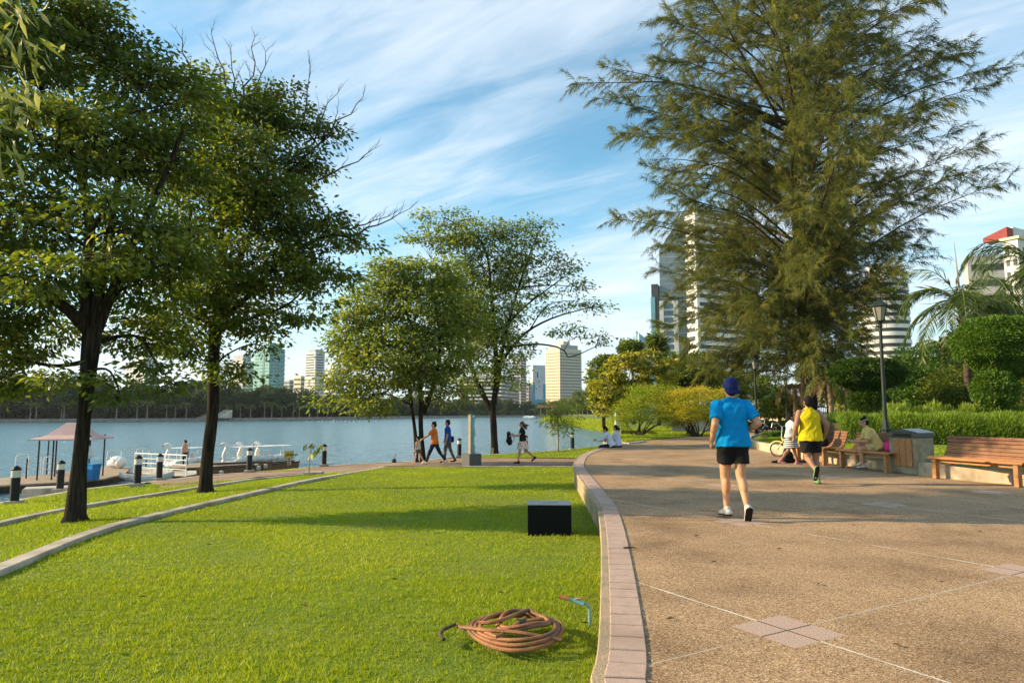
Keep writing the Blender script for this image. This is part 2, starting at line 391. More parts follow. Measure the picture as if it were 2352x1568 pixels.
leafmat('leaf_box', [(0, (.035, .085, .008)), (.6, (.09, .175, .018)), (1, (.17, .26, .04))], .28, .45, .3)  # box leaves, colour brightened to stand for sunlight on the round clipped tree
leafmat('leaf_box_shaded', [(0, (.018, .045, .006)), (.6, (.045, .092, .011)), (1, (.10, .15, .025))], .2, .5, .2)  # same box leaves with shade put into the colour, for the flat topped tree
leafmat('leaf_palm', [(0, (.03, .055, .012)), (.6, (.07, .11, .022)), (.9, (.16, .20, .04)), (1, (.25, .16, .06))], .25, .45)
leafmat('leaf_dry', [(0, (.16, .11, .045)), (.6, (.26, .19, .08)), (1, (.38, .28, .13))], .3, .6)
leafmat('grass_blade', [(0, (.085, .14, .007)), (.45, (.225, .30, .012)), (.85, (.38, .435, .03)), (1, (.58, .54, .15))], .38, .5, .3)
# ---------------------------------------------------------------- ground
def lerp_tab(tab, x):
    if x <= tab[0][0]: return tab[0][1]
    for (a, b), (c, d) in zip(tab, tab[1:]):
        if x <= c: return b+(d-b)*(x-a)/(c-a)
    return tab[-1][1]
MB().prism([(6000*math.cos(k*PI/24), 6000*math.sin(k*PI/24)) for k in range(48)], -4.0, -2.75).build('ground', MATS['soil'])['kind'] = 'structure'
# plaza
EDGE_PX = [(1370, 1568), (1380.8, 1518), (1386, 1459), (1387.6, 1400), (1388, 1310), (1385, 1222), (1377, 1168), (1366, 1148), (1350, 1121.8), (1328.9, 1091.3), (1320.5, 1077), (1319, 1067.5), (1325.9, 1053.5), (1339.6, 1042.5), (1383.8, 1026.5), (1420, 1020), (1475, 1010.5), (1560, 1003.5), (1640, 997)]
EDGE = [Vector((-.35, -2.5, 0)), Vector((.05, 0, 0)), Vector((.30, 2, 0))]+[W(x, y, 0) for x, y in EDGE_PX]
EDGE = smooth_curve(EDGE, 260)
far = EDGE[-1]
poly = [(p.x, p.y) for p in EDGE]+[(far.x+2, far.y+8), (24, 95), (75, 95), (75, -2.5)]
MB().prism(poly, -.5, 0).build('plaza', MATS['aggregate_paving'])['kind'] = 'structure'
PX_OF_Y = sorted([(p.y, p.x) for p in EDGE if p.y < 27])
# the brick band along its edge
def band():
    arc = resample(EDGE, 1400); L_ = 0; last = None; bm = MB(); cap = MB(); pitch = .222; starts = []
    acc = 0
    for i in range(1, len(arc)):
        acc += (arc[i]-arc[i-1]).length
        if acc >= pitch: starts.append(i); acc -= pitch
    def nrm(i):
        t = arc[min(i+1, len(arc)-1)]-arc[max(i-1, 0)]; n = Vector((t.y, -t.x, 0)).normalized(); return n
    for a, b in zip(starts, starts[1:]):
        if arc[a].y > 60: break
        pa, pb = arc[a], arc[b]; t = (pb-pa).normalized()*.0105; na, nb = nrm(a), nrm(b); z = .012+random.uniform(-.0015, .0015)
        q = [pa+t+na*.04, pb-t+nb*.04, pb-t+nb*.25, pa+t+na*.25]; top = [Vector((p.x, p.y, z)) for p in q]; low = [Vector((p.x, p.y, -.01)) for p in q]
        c = sum(top, Vector())/4; ins = [p+(c-p)*.04 for p in top]; mid = [Vector((p.x, p.y, z-.005)) for p in top]
        bm.add(ins+mid+low, [(3, 2, 1, 0)]+[(i+o, (i+1) % 4+o, (i+1) % 4+4+o, i+4+o) for o in (0, 4) for i in range(4)])
    bm.build('brick_edging', MATS['brick_pink'])['kind'] = 'structure'
    a = [p+nrm(i)*.035+Vector((0, 0, .004)) for i, p in enumerate(arc[::4]) for i in [i*4]]; b = [p+nrm(i)*.251+Vector((0, 0, .004)) for i, p in enumerate(arc[::4]) for i in [i*4]]
    MB().sheet(a, b).build('edging_mortar', MATS['mortar'])['kind'] = 'structure'
band()
# heights of the lawn at the foot of the plaza wall
LAWN_Z = [(-3, -.17), (4, -.19), (8, -.31), (11, -.35), (15, -.35), (20, -.48), (24.5, -.60), (40, -.62)]
inn = [p+Vector((-.012, 0, .006)) for p in EDGE]
wl = MB(); lowz = [Vector((p.x-.006, p.y, lerp_tab(LAWN_Z, p.y)-.25)) for p in EDGE]
def retaining():
    m = MB(); pts = [p for p in EDGE if p.y < 34]; n = len(pts); V = []; F = []
    for i, p in enumerate(pts):
        t = pts[min(i+1, n-1)]-pts[max(i-1, 0)]; nn = Vector((-t.y, t.x, 0)).normalized(); zb = lerp_tab(LAWN_Z, p.y)-.3
        V += [p-nn*.05+Vector((0, 0, .006)), p+nn*.022+Vector((0, 0, .006)), p+nn*.03+Vector((0, 0, -.004)), p+nn*.03+Vector((0, 0, -.07)), p+nn*.012+Vector((0, 0, -.075)), p+nn*.012+Vector((0, 0, zb))]
    for i in range(n-1):
        for k in range(5): F.append((i*6+k, i*6+k+1, i*6+7+k, i*6+6+k))
    o = m.add(V, F).build('retaining_wall', MATS['wall_aggregate'])
    tag(o, 'low curved aggregate wall holding up the brown plaza above the lawn', 'wall')
retaining()
# kerbs, as curves X(Y) with their own height
K1 = [W(x, y, z) for x, y, z in [(0, 1300, -.25), (218, 1216, -.35), (367, 1177, -.42), (588, 1127, -.5), (709, 1100.5, -.535), (798, 1085.5, -.56), (885, 1071, -.6)]]
K1 = smooth_curve([Vector((-3.2, 0, -.1)), Vector((-4.6, 4, -.18))]+K1, 90)
K2 = [W(x, y, z) for x, y, z in [(0, 1197, -.5), (190, 1159, -.58), (449, 1118, -.66), (588, 1098, -.7), (709, 1086.5, -.72)]]
K2 = smooth_curve([Vector((-6.6, 3, -.25)), Vector((-8.0, 7.5, -.4))]+K2, 80)
LE = [W(x, y, z) for x, y, z in [(0, 1155, -.9), (90, 1140, -.95), (190, 1124, -1.0), (300, 1111, -1.0), (394, 1101, -1.0), (480, 1091, -.98), (560, 1086, -.95), (640, 1080, -.95), (744, 1071, -.92), (850, 1064, -.88), (930, 1060, -.85), (1040, 1050.5, -.85), (1110, 1045.5, -.8), (1200, 1040, -.75), (1300, 1033, -.65), (1382, 1024, -.5)]]
LE = smooth_curve([Vector((-11, 3, -.55)), Vector((-12.3, 10, -.75))]+LE+[Vector((6, 45, -.4))], 170)
def kerb(name, K, wdt, label, h=.16):
    n = len(K); V = []; F = []; bv = .012
    for i, p in enumerate(K):
        t = K[min(i+1, n-1)]-K[max(i-1, 0)]; nn = Vector((t.y, -t.x, 0)).normalized()
        j = .006*math.sin(i*1.7)
        for o, z in ((wdt/2, -h-.2), (wdt/2+j*.4, -bv), (wdt/2-bv, 0), (-wdt/2+bv, 0), (-wdt/2, -bv), (-wdt/2, -h-.2)): V.append(p+nn*o+Vector((0, 0, z)))
    for i in range(n-1):
        for k in range(5): F.append((i*6+k, i*6+k+1, i*6+7+k, i*6+6+k))
    F += [tuple(range(6)), tuple(range(n*6-6, n*6))]
    return tag(MB().add(V, F).build(name, MATS['stone']), label, 'kerb')
kerb('stone_kerb', K1, .21, 'wide pale stone kerb between the big lawn and the grass strip with the trees')
kerb('stone_kerb', K2, .18, 'narrower stone kerb along the lake side of the two large tree trunks')
K3 = smooth_curve([W(x, y, -.585) for x, y in [(880, 1071.5), (1000, 1070), (1104, 1069.5), (1345, 1069.5)]], 40)
kerb('path_kerb', K3, .14, 'thin flush stone edging between the lawn and the lower brown path')
def x_of(K, y):
    for a, b in zip(K, K[1:]):
        if (a.y-y)*(b.y-y) <= 0 and a.y != b.y:
            t = (y-a.y)/(b.y-a.y); q = a.lerp(b, t); return q.x, q.z
    q = K[0] if y < K[0].y else K[-1]; return q.x, q.z
def lawn_pt(u, y):                     # u 0..1 from the kerb to the plaza wall
    xl, zl = x_of(K1, y); xr = lerp_tab(PX_OF_Y, y); zr = lerp_tab(LAWN_Z, y); zl = zl-.065
    if y > 20: zl = zl+(zr-zl)*min(1, (y-20)/4)
    xl += .115; xr -= .01
    return Vector((xl+(xr-xl)*u, y, zl+(zr-zl)*u+.03*math.sin(y*.7+u*4)*u*(1-u)))
rows = [[lawn_pt(u/16, -2.5+27*r/60) for u in range(17)] for r in range(61)]
m = MB()
for a, b in zip(rows, rows[1:]): m.sheet(a, b)
tag(m.build('lawn', MATS['lawn'], smooth=True), kind='structure')
def strip_pt(KA, KB, u, y, da=0, db=0, dza=-.03, dzb=-.1):
    xa, za = x_of(KA, y); xb, zb = x_of(KB, y); return Vector((xa+da+(xb+db-xa-da)*u, y, za+dza+(zb+dzb-za-dza)*u))
def bpt(u, y): return strip_pt(K2, K1, u, y, .085, -.12, -.07, -.02)
m = MB(); rows = [[bpt(u/5, 3+20*r/40) for u in range(6)] for r in range(41)]
for a, b in zip(rows, rows[1:]): m.sheet(a, b)
tag(m.build('tree_verge', MATS['lawn'], smooth=True), kind='structure')
def apt(u, y): return strip_pt(LE, K2, u, y, .05, -.085, 0, -.02)
m = MB(); rows = [[apt(u/5, 3+19*r/40) for u in range(6)] for r in range(41)]
for a, b in zip(rows, rows[1:]): m.sheet(a, b)
tag(m.build('lake_verge', MATS['lawn'], smooth=True), kind='structure')
PL = [W(x, y, z) for x, y, z in [(380, 1122, -.72), (520, 1105, -.74), (588, 1095, -.76), (712, 1085, -.77), (765, 1089, -.64), (800, 1084.5, -.63), (885, 1070, -.63), (1000, 1068.5, -.63), (1104, 1068, -.63), (1345, 1068, -.63)]]
PU = [W(x, y, z) for x, y, z in [(340, 1106, -1.0), (440, 1095, -.985), (520, 1088, -.97), (640, 1080, -.95), (744, 1071, -.92), (850, 1064, -.88), (930, 1060, -.86), (1020, 1053, -.82), (1104, 1050, -.65), (1345, 1051.5, -.63)]]
tag(MB().sheet(PL, PU, 2).build('path', MATS['path_brown']), kind='structure')
GL = [W(x, y, z) for x, y, z in [(1060, 1051, -.66), (1200, 1050.5, -.62), (1345, 1051.5, -.60), (1400, 1036, -.35), (1440, 1024, -.2)]]
GU = [W(x, y, z) for x, y, z in [(1060, 1048, -.83), (1200, 1040, -.74), (1300, 1033, -.64), (1382, 1024, -.49), (1425, 1018.5, -.4)]]
tag(MB().sheet(GL, GU, 3).build('shore_grass', MATS['lawn']), kind='structure')
# base land under the paths, the lake bank and the lake
base = [(-2, -6)]+[(p.x, p.y) for p in LE]+[(60, 45), (60, -6)]
tag(MB().prism([(p.x, p.y) for p in [Vector((-10.2, -6, 0))]+LE]+[(40, 45), (40, -6)], -2.9, -1.12).build('shore_land', MATS['soil']), kind='structure')
kp = MB(); n = len(LE)
V = []; F = []
for i, p in enumerate(LE):
    t = LE[min(i+1, n-1)]-LE[max(i-1, 0)]; nn = Vector((-t.y, t.x, 0)).normalized()
    V += [p-nn*.20+Vector((0, 0, .022)), p+nn*.05+Vector((0, 0, .02)), p+nn*.055+Vector((0, 0, -.1)), p+nn*.04+Vector((0, 0, -.1)), Vector((p.x, p.y, -2.6))+nn*.05]
for i in range(n-1):
    for k in range(4): F.append((i*5+k, i*5+k+1, i*5+6+k, i*5+5+k))
tag(kp.add(V, F).build('lake_edging', MATS['stone']), 'thin stone edging along the near shore of the lake', 'edging')
lake = MB().prism([(-700, 6), (-11.9, 6), (-11.9, 12), (60, 12), (60, 500), (-700, 500)], -2.5, -2.1)
tag(lake.build('lake', MATS['lake_water']), kind='structure')
# land on the right, beyond the plaza
SH = [(5.6, 36.7), (6.8, 45), (10.5, 75), (15.5, 111), (14.6, 124), (13.6, 161), (12, 217), (9.5, 236), (14, 262), (22, 330), (34, 400)]
top = [(x+2.4, y, -.42 if y > 60 else -.2) for x, y in SH]
MB().prism([(t[0], t[1]) for t in top]+[(700, 480), (700, -40), (60, -40), (60, 30)], -2.9, [t[2] for t in top]+[-.1]*4).build('park_ground', MATS['lawn'])['kind'] = 'structure'
bankm = MB().sheet([(x, y, -2.3) for x, y in SH], [Vector(t)+Vector((0, 0, .01)) for t in top], 4)
tag(bankm.build('grass_bank', MATS['lawn']), kind='structure')
# far shore
FS = [(-700, 60), (-420, 120), (-157, 209), (-92, 245), (-50, 340), (-10, 405), (34, 418), (120, 430)]
FS = [(p.x, p.y) for p in resample([Vector((x, y, 0)) for x, y in FS], 40)]
MB().prism(FS+[(900, 470), (1500, 2600), (-3200, 2600), (-3200, 60)], -2.9, -1.0).build('far_park_ground', MATS['far_ground'])['kind'] = 'structure'
m = MB(); n = len(FS); V = []; F = []
for i, (x, y) in enumerate(FS):
    a, b = FS[max(i-1, 0)], FS[min(i+1, n-1)]; t = Vector((b[0]-a[0], b[1]-a[1], 0)).normalized(); nn = Vector((t.y, -t.x, 0)); p = Vector((x, y, 0))
    V += [p+nn*2.6+Vector((0, 0, -2.4)), p+nn*2.6+Vector((0, 0, -1.65)), p+nn*.6+Vector((0, 0, -1.6)), p+nn*.6+Vector((0, 0, -.98)), p-nn*.2+Vector((0, 0, -.98))]
for i in range(n-1):
    for k in range(4): F.append((i*5+k, i*5+k+1, i*5+6+k, i*5+5+k))
tag(m.add(V, F).build('embankment_wall', MATS['far_stone']), 'long low stepped embankment wall along the far shore of the lake', 'wall')
# flower bed on the right: a low wall filled with grass
BEDP = [(11.2, 7.6)]+[(p.x, p.y) for p in [W(x, y, 0) for x, y in [(2480, 1131), (2337, 1113.5), (2185, 1100), (1986, 1074.5), (1860, 1056), (1775, 1040), (1735, 1030.5), (1718, 1023), (1714, 1017.5), (1722, 1013), (1737, 1009.5)]]]
BEDF = [(14.7, 36.5), (22, 47), (40, 47), (40, 8.5)]
bed = smooth_curve([Vector((x, y, 0)) for x, y in BEDP], 60)
poly = [(p.x, p.y) for p in bed]+BEDF
def bedwall():
    ring = bed+[Vector((x, y, 0)) for x, y in BEDF[:2]]; n = len(ring); V = []; F = []
    for i, p in enumerate(ring):
        t = ring[min(i+1, n-1)]-ring[max(i-1, 0)]; nn = Vector((-t.y, t.x, 0)).normalized()
        for o, z in ((0, -.05), (0, .265), (-.01, .275), (-.2, .275), (-.21, .265), (-.21, .1)): V.append(p+nn*o+Vector((0, 0, z)))
    for i in range(n-1):
        for k in range(5): F.append((i*6+k, i*6+k+1, i*6+7+k, i*6+6+k))
    tag(MB().add(V, F).build('planter_wall', MATS['bed_wall']), 'low curved cream wall of the planted bed behind the benches', 'wall')
bedwall()
MB().prism([(p.x+.15, p.y-.02) for p in bed]+BEDF, .05, .22).build('bed_grass', MATS['lawn'])['kind'] = 'structure'
# shrub bed on the far left of the plaza
SB = [W(x, y, 0) for x, y in [(1432, 1016), (1475, 1011.5), (1560, 1004.5), (1640, 998)]]
MB().prism([(p.x, p.y) for p in SB]+[(22, 62), (12, 70), (7.4, 50), (6.2, 42)], -.3, .05).build('shrub_bed', MATS['lawn'])['kind'] = 'structure'
# ================================================================ people
mat('skin', (.52, .28, .155), (.46, .24, .13), 5, .55, .05, 60)
mat('skin_tan', (.34, .18, .105), (.29, .15, .09), 5, .55, .05, 60)
mat('hair_black', (.009, .007, .006), (.018, .013, .010), 40, .75, .6, 60, spec=.12, stretch=(1, 1, .3))
mat('hair_brown', (.05, .025, .012), (.09, .045, .02), 40, .5, .6, 60)
mat('eye_dark', (.01, .008, .006), None, 5, .3)
mat('lips', (.30, .11, .08), None, 5, .5)
def cloth(name, c, sc=7, k=.86, bump=.9):
    return mat(name, c, tuple(x*k for x in c), sc, .85, bump, 11, spec=.15, stretch=(1, 1, .45))
for n_, c_ in [('shirt_blue', (.0, .245, .56)), ('shorts_black', (.012, .012, .013)), ('cap_blue', (.010, .018, .105)), ('vest_yellow', (.62, .50, .01)), ('shirt_orange', (.72, .19, .03)), ('shirt_navy', (.01, .075, .34)),
               ('jeans_dark', (.018, .022, .035)), ('trousers_grey', (.10, .10, .09)), ('top_white', (.70, .66, .60)), ('top_black', (.014, .013, .014)), ('shorts_grey', (.13, .13, .125)), ('tee_yellow', (.66, .48, .17)), ('shorts_tan', (.62, .46, .20)),
               ('top_pink', (.66, .36, .27)), ('shirt_pale', (.58, .60, .66)), ('band_grey', (.32, .30, .27)), ('bag_pink', (.66, .045, .20)), ('shoe_white', (.55, .54, .50)), ('shoe_pink', (.60, .18, .20)), ('shoe_green', (.16, .30, .13)), ('sole_dark', (.02, .016, .016)), ('sandal', (.62, .54, .46)), ('bag_black', (.014, .014, .013))]: cloth(n_, c_)
def pattern_mat(name, kind):
    m, t, N, out, L = nt(name); b = N('BsdfPrincipled'); b.inputs['Roughness'].default_value = .85; L(b.outputs[0], out.inputs[0]); tc = N('TexCoord')
    rp = N('ValToRGB'); rp.color_ramp.interpolation = 'CONSTANT'; e = rp.color_ramp.elements
    if kind == 'stripe':
        wv = N('TexWave'); wv.bands_direction = 'Z'; wv.inputs['Scale'].default_value = 6.5; wv.inputs['Distortion'].default_value = .6; L(tc.outputs['Object'], wv.inputs['Vector']); L(wv.outputs[0], rp.inputs[0])
        e[0].color = (.015, .015, .018, 1); e[1].position = .5; e[1].color = (.66, .62, .57, 1)
    else:
        n = N('TexNoise'); n.inputs['Scale'].default_value = 13; n.inputs['Detail'].default_value = 1; L(tc.outputs['Object'], n.inputs['Vector']); L(n.outputs[0], rp.inputs[0])
        e[0].color = (.30, .13, .09, 1); e[1].position = .44; e[1].color = (.74, .60, .50, 1); x = e.new(.6); x.color = (.60, .34, .28, 1)
    L(rp.outputs[0], b.inputs['Base Color'])
pattern_mat('stripe_cloth', 'stripe'); pattern_mat('floral_cloth', 'floral')
def blob(name, fill, m, parent, vox=.009, sm=3, fold=0):
    """primitives melted into one continuous surface"""
    mb = MB(); fill(mb); me = bpy.data.meshes.new(name); me.from_pydata(mb.v, [], mb.f); o = bpy.data.objects.new(name, me); COL.objects.link(o)
    r = o.modifiers.new('r', 'REMESH'); r.mode = 'VOXEL'; r.voxel_size = vox; s = o.modifiers.new('s', 'SMOOTH'); s.factor = .5; s.iterations = sm
    dg = bpy.context.evaluated_depsgraph_get(); m2 = bpy.data.meshes.new_from_object(o.evaluated_get(dg)); o.modifiers.clear(); o.data = m2; bpy.data.meshes.remove(me); m2.name = name
    if fold:
        from mathutils import noise
        nr = np.zeros(len(m2.vertices)*3, dtype=np.float32); m2.vertex_normals.foreach_get('vector', nr); nr = nr.reshape(-1, 3); co = np.zeros(len(m2.vertices)*3, dtype=np.float32); m2.vertices.foreach_get('co', co); co = co.reshape(-1, 3)
        for i_, p in enumerate([Vector(c_) for c_ in co.tolist()]):
            q = Vector((p.x*6.5-p.z*4.2, p.y*6.5+p.z*1.5, p.z*3.4+p.x*3.0)); h = (1-abs(noise.noise(q))*2.2)*.6+noise.noise(q*2.3)*.4; co[i_] += nr[i_]*(h-.12)*fold
        m2.vertices.foreach_set('co', co.ravel()); m2.update()
    m2.materials.clear(); m2.materials.append(MATS[m]); m2.polygons.foreach_set('use_smooth', [True]*len(m2.polygons)); o.parent = parent; return o
def loft(mb, rows, X, F, n=20, pw=.8):
    vs = []; fs = []; m = len(rows)
    for c, rx, ry in rows:
        for k in range(n):
            a = 2*PI*k/n; ca, sa = math.cos(a), math.sin(a); vs.append(c+X*(rx*math.copysign(abs(ca)**pw, ca))+F*(ry*math.copysign(abs(sa)**pw, sa)))
    for i in range(m-1):
        for k in range(n): fs.append((i*n+k, i*n+(k+1) % n, (i+1)*n+(k+1) % n, (i+1)*n+k))
    fs += [tuple(range(n-1, -1, -1)), tuple(range((m-1)*n, m*n))]; mb.add(vs, fs)
def sag(a, ab=0, sgn=1):               # direction of a limb swung forward by a and out by ab
    return Vector((sgn*math.sin(R(ab)), math.sin(R(a))*math.cos(R(ab)), -math.cos(R(a))*math.cos(R(ab))))
TORSO = [(-.06, .150, .105), (.03, .160, .112), (.12, .145, .102), (.22, .155, .108), (.33, .172, .116), (.41, .160, .104), (.46, .105, .078)]
def person(label, loc, rz, H, lean=4, legs=((8, 10, 3, 0), (-8, 10, 3, 0)), arms=((10, 12, 30, 0), (-10, 12, 30, 0)), head=(0, 0), skin='skin', fem=0, build_=1.0, tops=None, bottoms=None, shoes=None, hair='short', hairmat='hair_black', seat=None, curl=.5, face=True, group=None, vox=.009, twist=0):
    """legs/arms are (left, right); leg = swing forward, knee bend, spread, foot pitch; arm = swing, out, elbow bend, inward"""
    t = thing('person', label, 'person', loc, rz, group); s = H/1.75; l = R(lean); T = Vector((0, math.sin(l), math.cos(l))); X = Vector((1, 0, 0)); F = Vector((0, math.cos(l), -math.sin(l)))
    P = Vector((0, 0, 0)); J = {}
    ch = P+T*.30; nk = P+T*.50; hd = nk+(T*.6+Vector((0, .05, .5))).normalized()*.142
    sw = .185-.02*fem
    for i, (sg, (a, k, ab, fp)) in enumerate(zip((-1, 1), legs)):
        h = P+Vector((sg*.088, 0, -.03)); kn = h+sag(a, ab, sg)*.43; an = kn+sag(a-k, ab*.3, sg)*.41; f = Vector((sg*.12, math.cos(R(fp)), math.sin(R(fp)))).normalized(); J[i] = (h, kn, an, f)
    for i, (sg, (a, ab, e, inw)) in enumerate(zip((-1, 1), arms)):
        sh = nk-T*.07+X*(sg*sw)+F*(-sg*math.sin(R(twist))*.18); el = sh+sag(a, ab, sg)*.285; d = sag(a+e, ab*.5, sg); d = (d+X*(-sg*math.sin(R(inw)))).normalized(); J['a%d' % i] = (sh, el, el+d*.245, d)
    low = min(min((J[i][2]+J[i][3]*.16).z-.035, J[i][2].z-.085+ (0 if abs(J[i][3].z) < .5 else .03)) for i in (0, 1)); off = Vector((0, 0, (seat/s if seat is not None else -low)))
    for k in list(J): J[k] = tuple(q+off for q in J[k][:3])+(J[k][3],)
    P += off; ch += off; nk += off; hd += off
    hy, hp = R(head[0]), R(head[1]); HR = Matrix.Rotation(hy, 3, 'Z')@Matrix.Rotation(hp, 3, 'X'); S = lambda v: v*s
    def at(x, y, z): return hd+HR@Vector((x, y, z))
    b = build_
    def body(mb):
        mb.m = Matrix.Scale(s, 4)
        mb.capsule(P-X*.045, P+X*.045, .115*b, .115*b, .9, X); loft(mb, [(P+T*z, rx*b, ry*b) for z, rx, ry in TORSO], X, F)
        for sg in (-1, 1): mb.capsule(nk-T*.01, nk-T*.075+X*sg*(sw-.03), .052, .052)
        mb.capsule(nk-T*.08, nk+(hd-nk)*.55, .064, .055)
        if fem: mb.ell(ch+F*.085-X*.06, (.055, .05, .055)); mb.ell(ch+F*.085+X*.06, (.055, .05, .055))
        mb.ell(at(0, -.012, .025), (.076, .093, .100), HR); mb.ell(at(0, .022, -.050), (.058, .066, .070), HR); mb.ell(at(0, .060, -.088), (.026, .024, .022), HR)
        mb.capsule(at(0, .088, .018), at(0, .103, -.024), .010, .016); mb.ell(at(0, .083, .036), (.052, .016, .010), HR)
        for sg in (-1, 1): mb.ell(at(sg*.077, -.012, -.008), (.010, .022, .032), HR); mb.ell(at(sg*.036, .070, -.022), (.022, .018, .018), HR)
        for i, sg in ((0, -1), (1, 1)):
            h, kn, an, f = J[i]; mb.capsule(h, kn, .090*b, .058*b, n=14); mb.capsule(kn, an, .056*b, .037); mid = kn.lerp(an, .30); back = (kn-h).normalized()*.25-Vector((0, .75, 0)); mb.ell(mid+Vector((0, -.022, 0)), (.052*b, .056*b, .105), (an-kn).to_track_quat('Z', 'Y').to_matrix())
            mb.ell(h+Vector((0, -.05, -.03)), (.088*b, .085, .095)); up = Vector((0, 0, 1))-f*f.z; up.normalize(); mb.capsule(an-f*.03-up*.045, an+f*.13-up*.055, .034, .030, .8, X); mb.capsule(an, an+f*.09-up*.045, .038, .03)
            sh, el, wr, d = J['a%d' % i]; mb.ell(sh, (.062, .062, .065)); mb.capsule(sh, el, .053*b, .043*b); mb.capsule(el, wr, .044*b, .029); mb.ell(el.lerp(wr, .28), (.045*b, .045*b, .07), (wr-el).to_track_quat('Z', 'Y').to_matrix())
            # hand: palm, four fingers bent at the knuckles, thumb from the side
            n = d.cross(X*sg); n = (n if n.length > .2 else d.cross(Vector((0, 1, 0)))).normalized(); n = (X*(-sg)-d*(X*(-sg)).dot(d)); n = n.normalized() if n.length > .2 else Vector((0, -1, 0)); sd = d.cross(n).normalized()
            if sd.dot(Vector((0, 1, 0.3))) < 0: sd = -sd
            mb.capsule(wr+d*.01, wr+d*.075, .030, .036, .42, sd)
            for j, (o, ln_) in enumerate(((.028, .066), (.0095, .076), (-.0095, .070), (-.027, .055))):
                p = wr+d*.088+sd*o; c1 = (d*math.cos(curl*.7)+n*math.sin(curl*.7)); c2 = (d*math.cos(curl*1.9)+n*math.sin(curl*1.9)); q = p+c1*ln_*.55; mb.capsule(p-d*.015, q, .0088, .0080, n=8); mb.capsule(q, q+c2*ln_*.5, .0080, .0065, n=8)
            p = wr+d*.03+sd*.028; q = p+(d*.6+sd*.7+n*.25).normalized()*.045; mb.capsule(p, q, .0125, .010, n=8); mb.capsule(q, q+(d*.85+sd*.2+n*.4).normalized()*.032, .0095, .0075, n=8)
    blob('body', body, skin, t, vox)
    def part(name, m, fill, v=.010, sm=3, par=None):
        def g(mb): mb.m = Matrix.Scale(s, 4); fill(mb)
        return blob(name, g, m, par or t, v, sm, .016 if name in ('shirt', 'top', 'shorts', 'trousers') else 0)
    if tops:
        kind, m, hem, sl = tops; e = .017
        def top(mb):
            lo_ = .020 if kind != 'vest' else .014
            rows = [(P+T*z, rx*b+lo_+(.026*max(0, 1-(z+.1)/.32)), ry*b+lo_+(.030*max(0, 1-(z+.1)/.32))) for z, rx, ry in ((hem, .162, .112), (hem+.06, .164, .114), (.10, .155, .106), (.22, .158, .108), (.33, .170, .114))]
            k = 1 if kind != 'vest' else .92
            loft(mb, rows+[(P+T*.41, (.152*b+lo_*.6)*k, .104*b+lo_), (P+T*.455, (.120*b)*k, .082*b+lo_*.8)], X, F)
            for sg in (-1, 1): mb.capsule(nk-T*.012+X*sg*.02, nk-T*.075+X*sg*((sw-.03) if kind != 'vest' else .085), .062, .064)
            mb.capsule(nk-T*.10, nk-T*.042, .088, .074)
            for i, sg in ((0, -1), (1, 1)):
                if kind != 'vest': mb.capsule(ch+T*.08+X*sg*.09, J['a%d' % i][0], .088, .070)
            if fem: mb.ell(ch+F*.09-X*.06, (.066, .06, .066)); mb.ell(ch+F*.09+X*.06, (.066, .06, .066))
            if kind != 'vest':
                for i in (0, 1):
                    sh, el, wr, d = J['a%d' % i]; mb.ell(sh, (.066, .068, .070)); q = sh.lerp(el, min(sl, 1)); dd = (el-sh).normalized(); mb.tube([sh, sh.lerp(q, .6), q], [.070*b, .070*b, .066*b+.006], 14)
                    if sl > 1: mb.capsule(el, el.lerp(wr, sl-1), .054, .042)
        part('shirt' if kind == 'tee' else 'top', m, top, .008)
    if bottoms:
        kind, m, ln_ = bottoms
        def bot(mb):
            mb.capsule(P-X*.045+T*.06, P+X*.045+T*.06, .130*b, .130*b, .88, X); mb.capsule(P-X*.05, P+X*.05, .133*b, .133*b, .92, X)
            if kind == 'skirt':
                k0 = (J[0][1]+J[1][1])/2; h0 = (J[0][0]+J[1][0])/2; e = h0.lerp(k0, ln_); wd = max(abs(J[0][1].y-J[1][1].y)*.5*ln_, .02); mb.tube([P+T*.08, P, h0.lerp(e, .5), e], [.13, .155, .175+wd*.4, .19+wd*.6], 18)
            else:
                for i in (0, 1):
                    h, kn, an, f = J[i]; mb.ell(h+Vector((0, -.045, -.02)), (.105*b, .098, .11))
                    if ln_ <= 1: q = h.lerp(kn, ln_); mb.tube([h, h.lerp(q, .5), q], [.108*b, .105*b, .098*b], 16)
                    else: mb.capsule(h, kn, .102*b, .070); mb.capsule(kn, kn.lerp(an, ln_-1), .070, .050)
        part('skirt' if kind == 'skirt' else ('shorts' if ln_ <= 1 else 'trousers'), m, bot, .008)
    if shoes:
        m, sole = shoes
        for i, sg in ((0, -1), (1, 1)):
            h, kn, an, f = J[i]; up = Vector((0, 0, 1))-f*f.z
            if up.length < .3: up = (kn-an)-f*(kn-an).dot(f)
            up.normalize(); c = an-up*.05
            def shoe(mb): mb.capsule(c-f*.045, c+f*.14-up*.008, .046, .042, .80, f.cross(up)); mb.capsule(an-up*.005-f*.012, c+f*.02, .044, .045); mb.ell(c+f*.15-up*.012, (.042, .042, .030))
            o = part('shoe', m, shoe, .008, 2)
            if sole:
                def so(mb): mb.capsule(c-f*.045-up*.030, c+f*.165-up*.030, .047, .044, .32, f.cross(up))
                part('sole', sole, so, .007, 2, o)
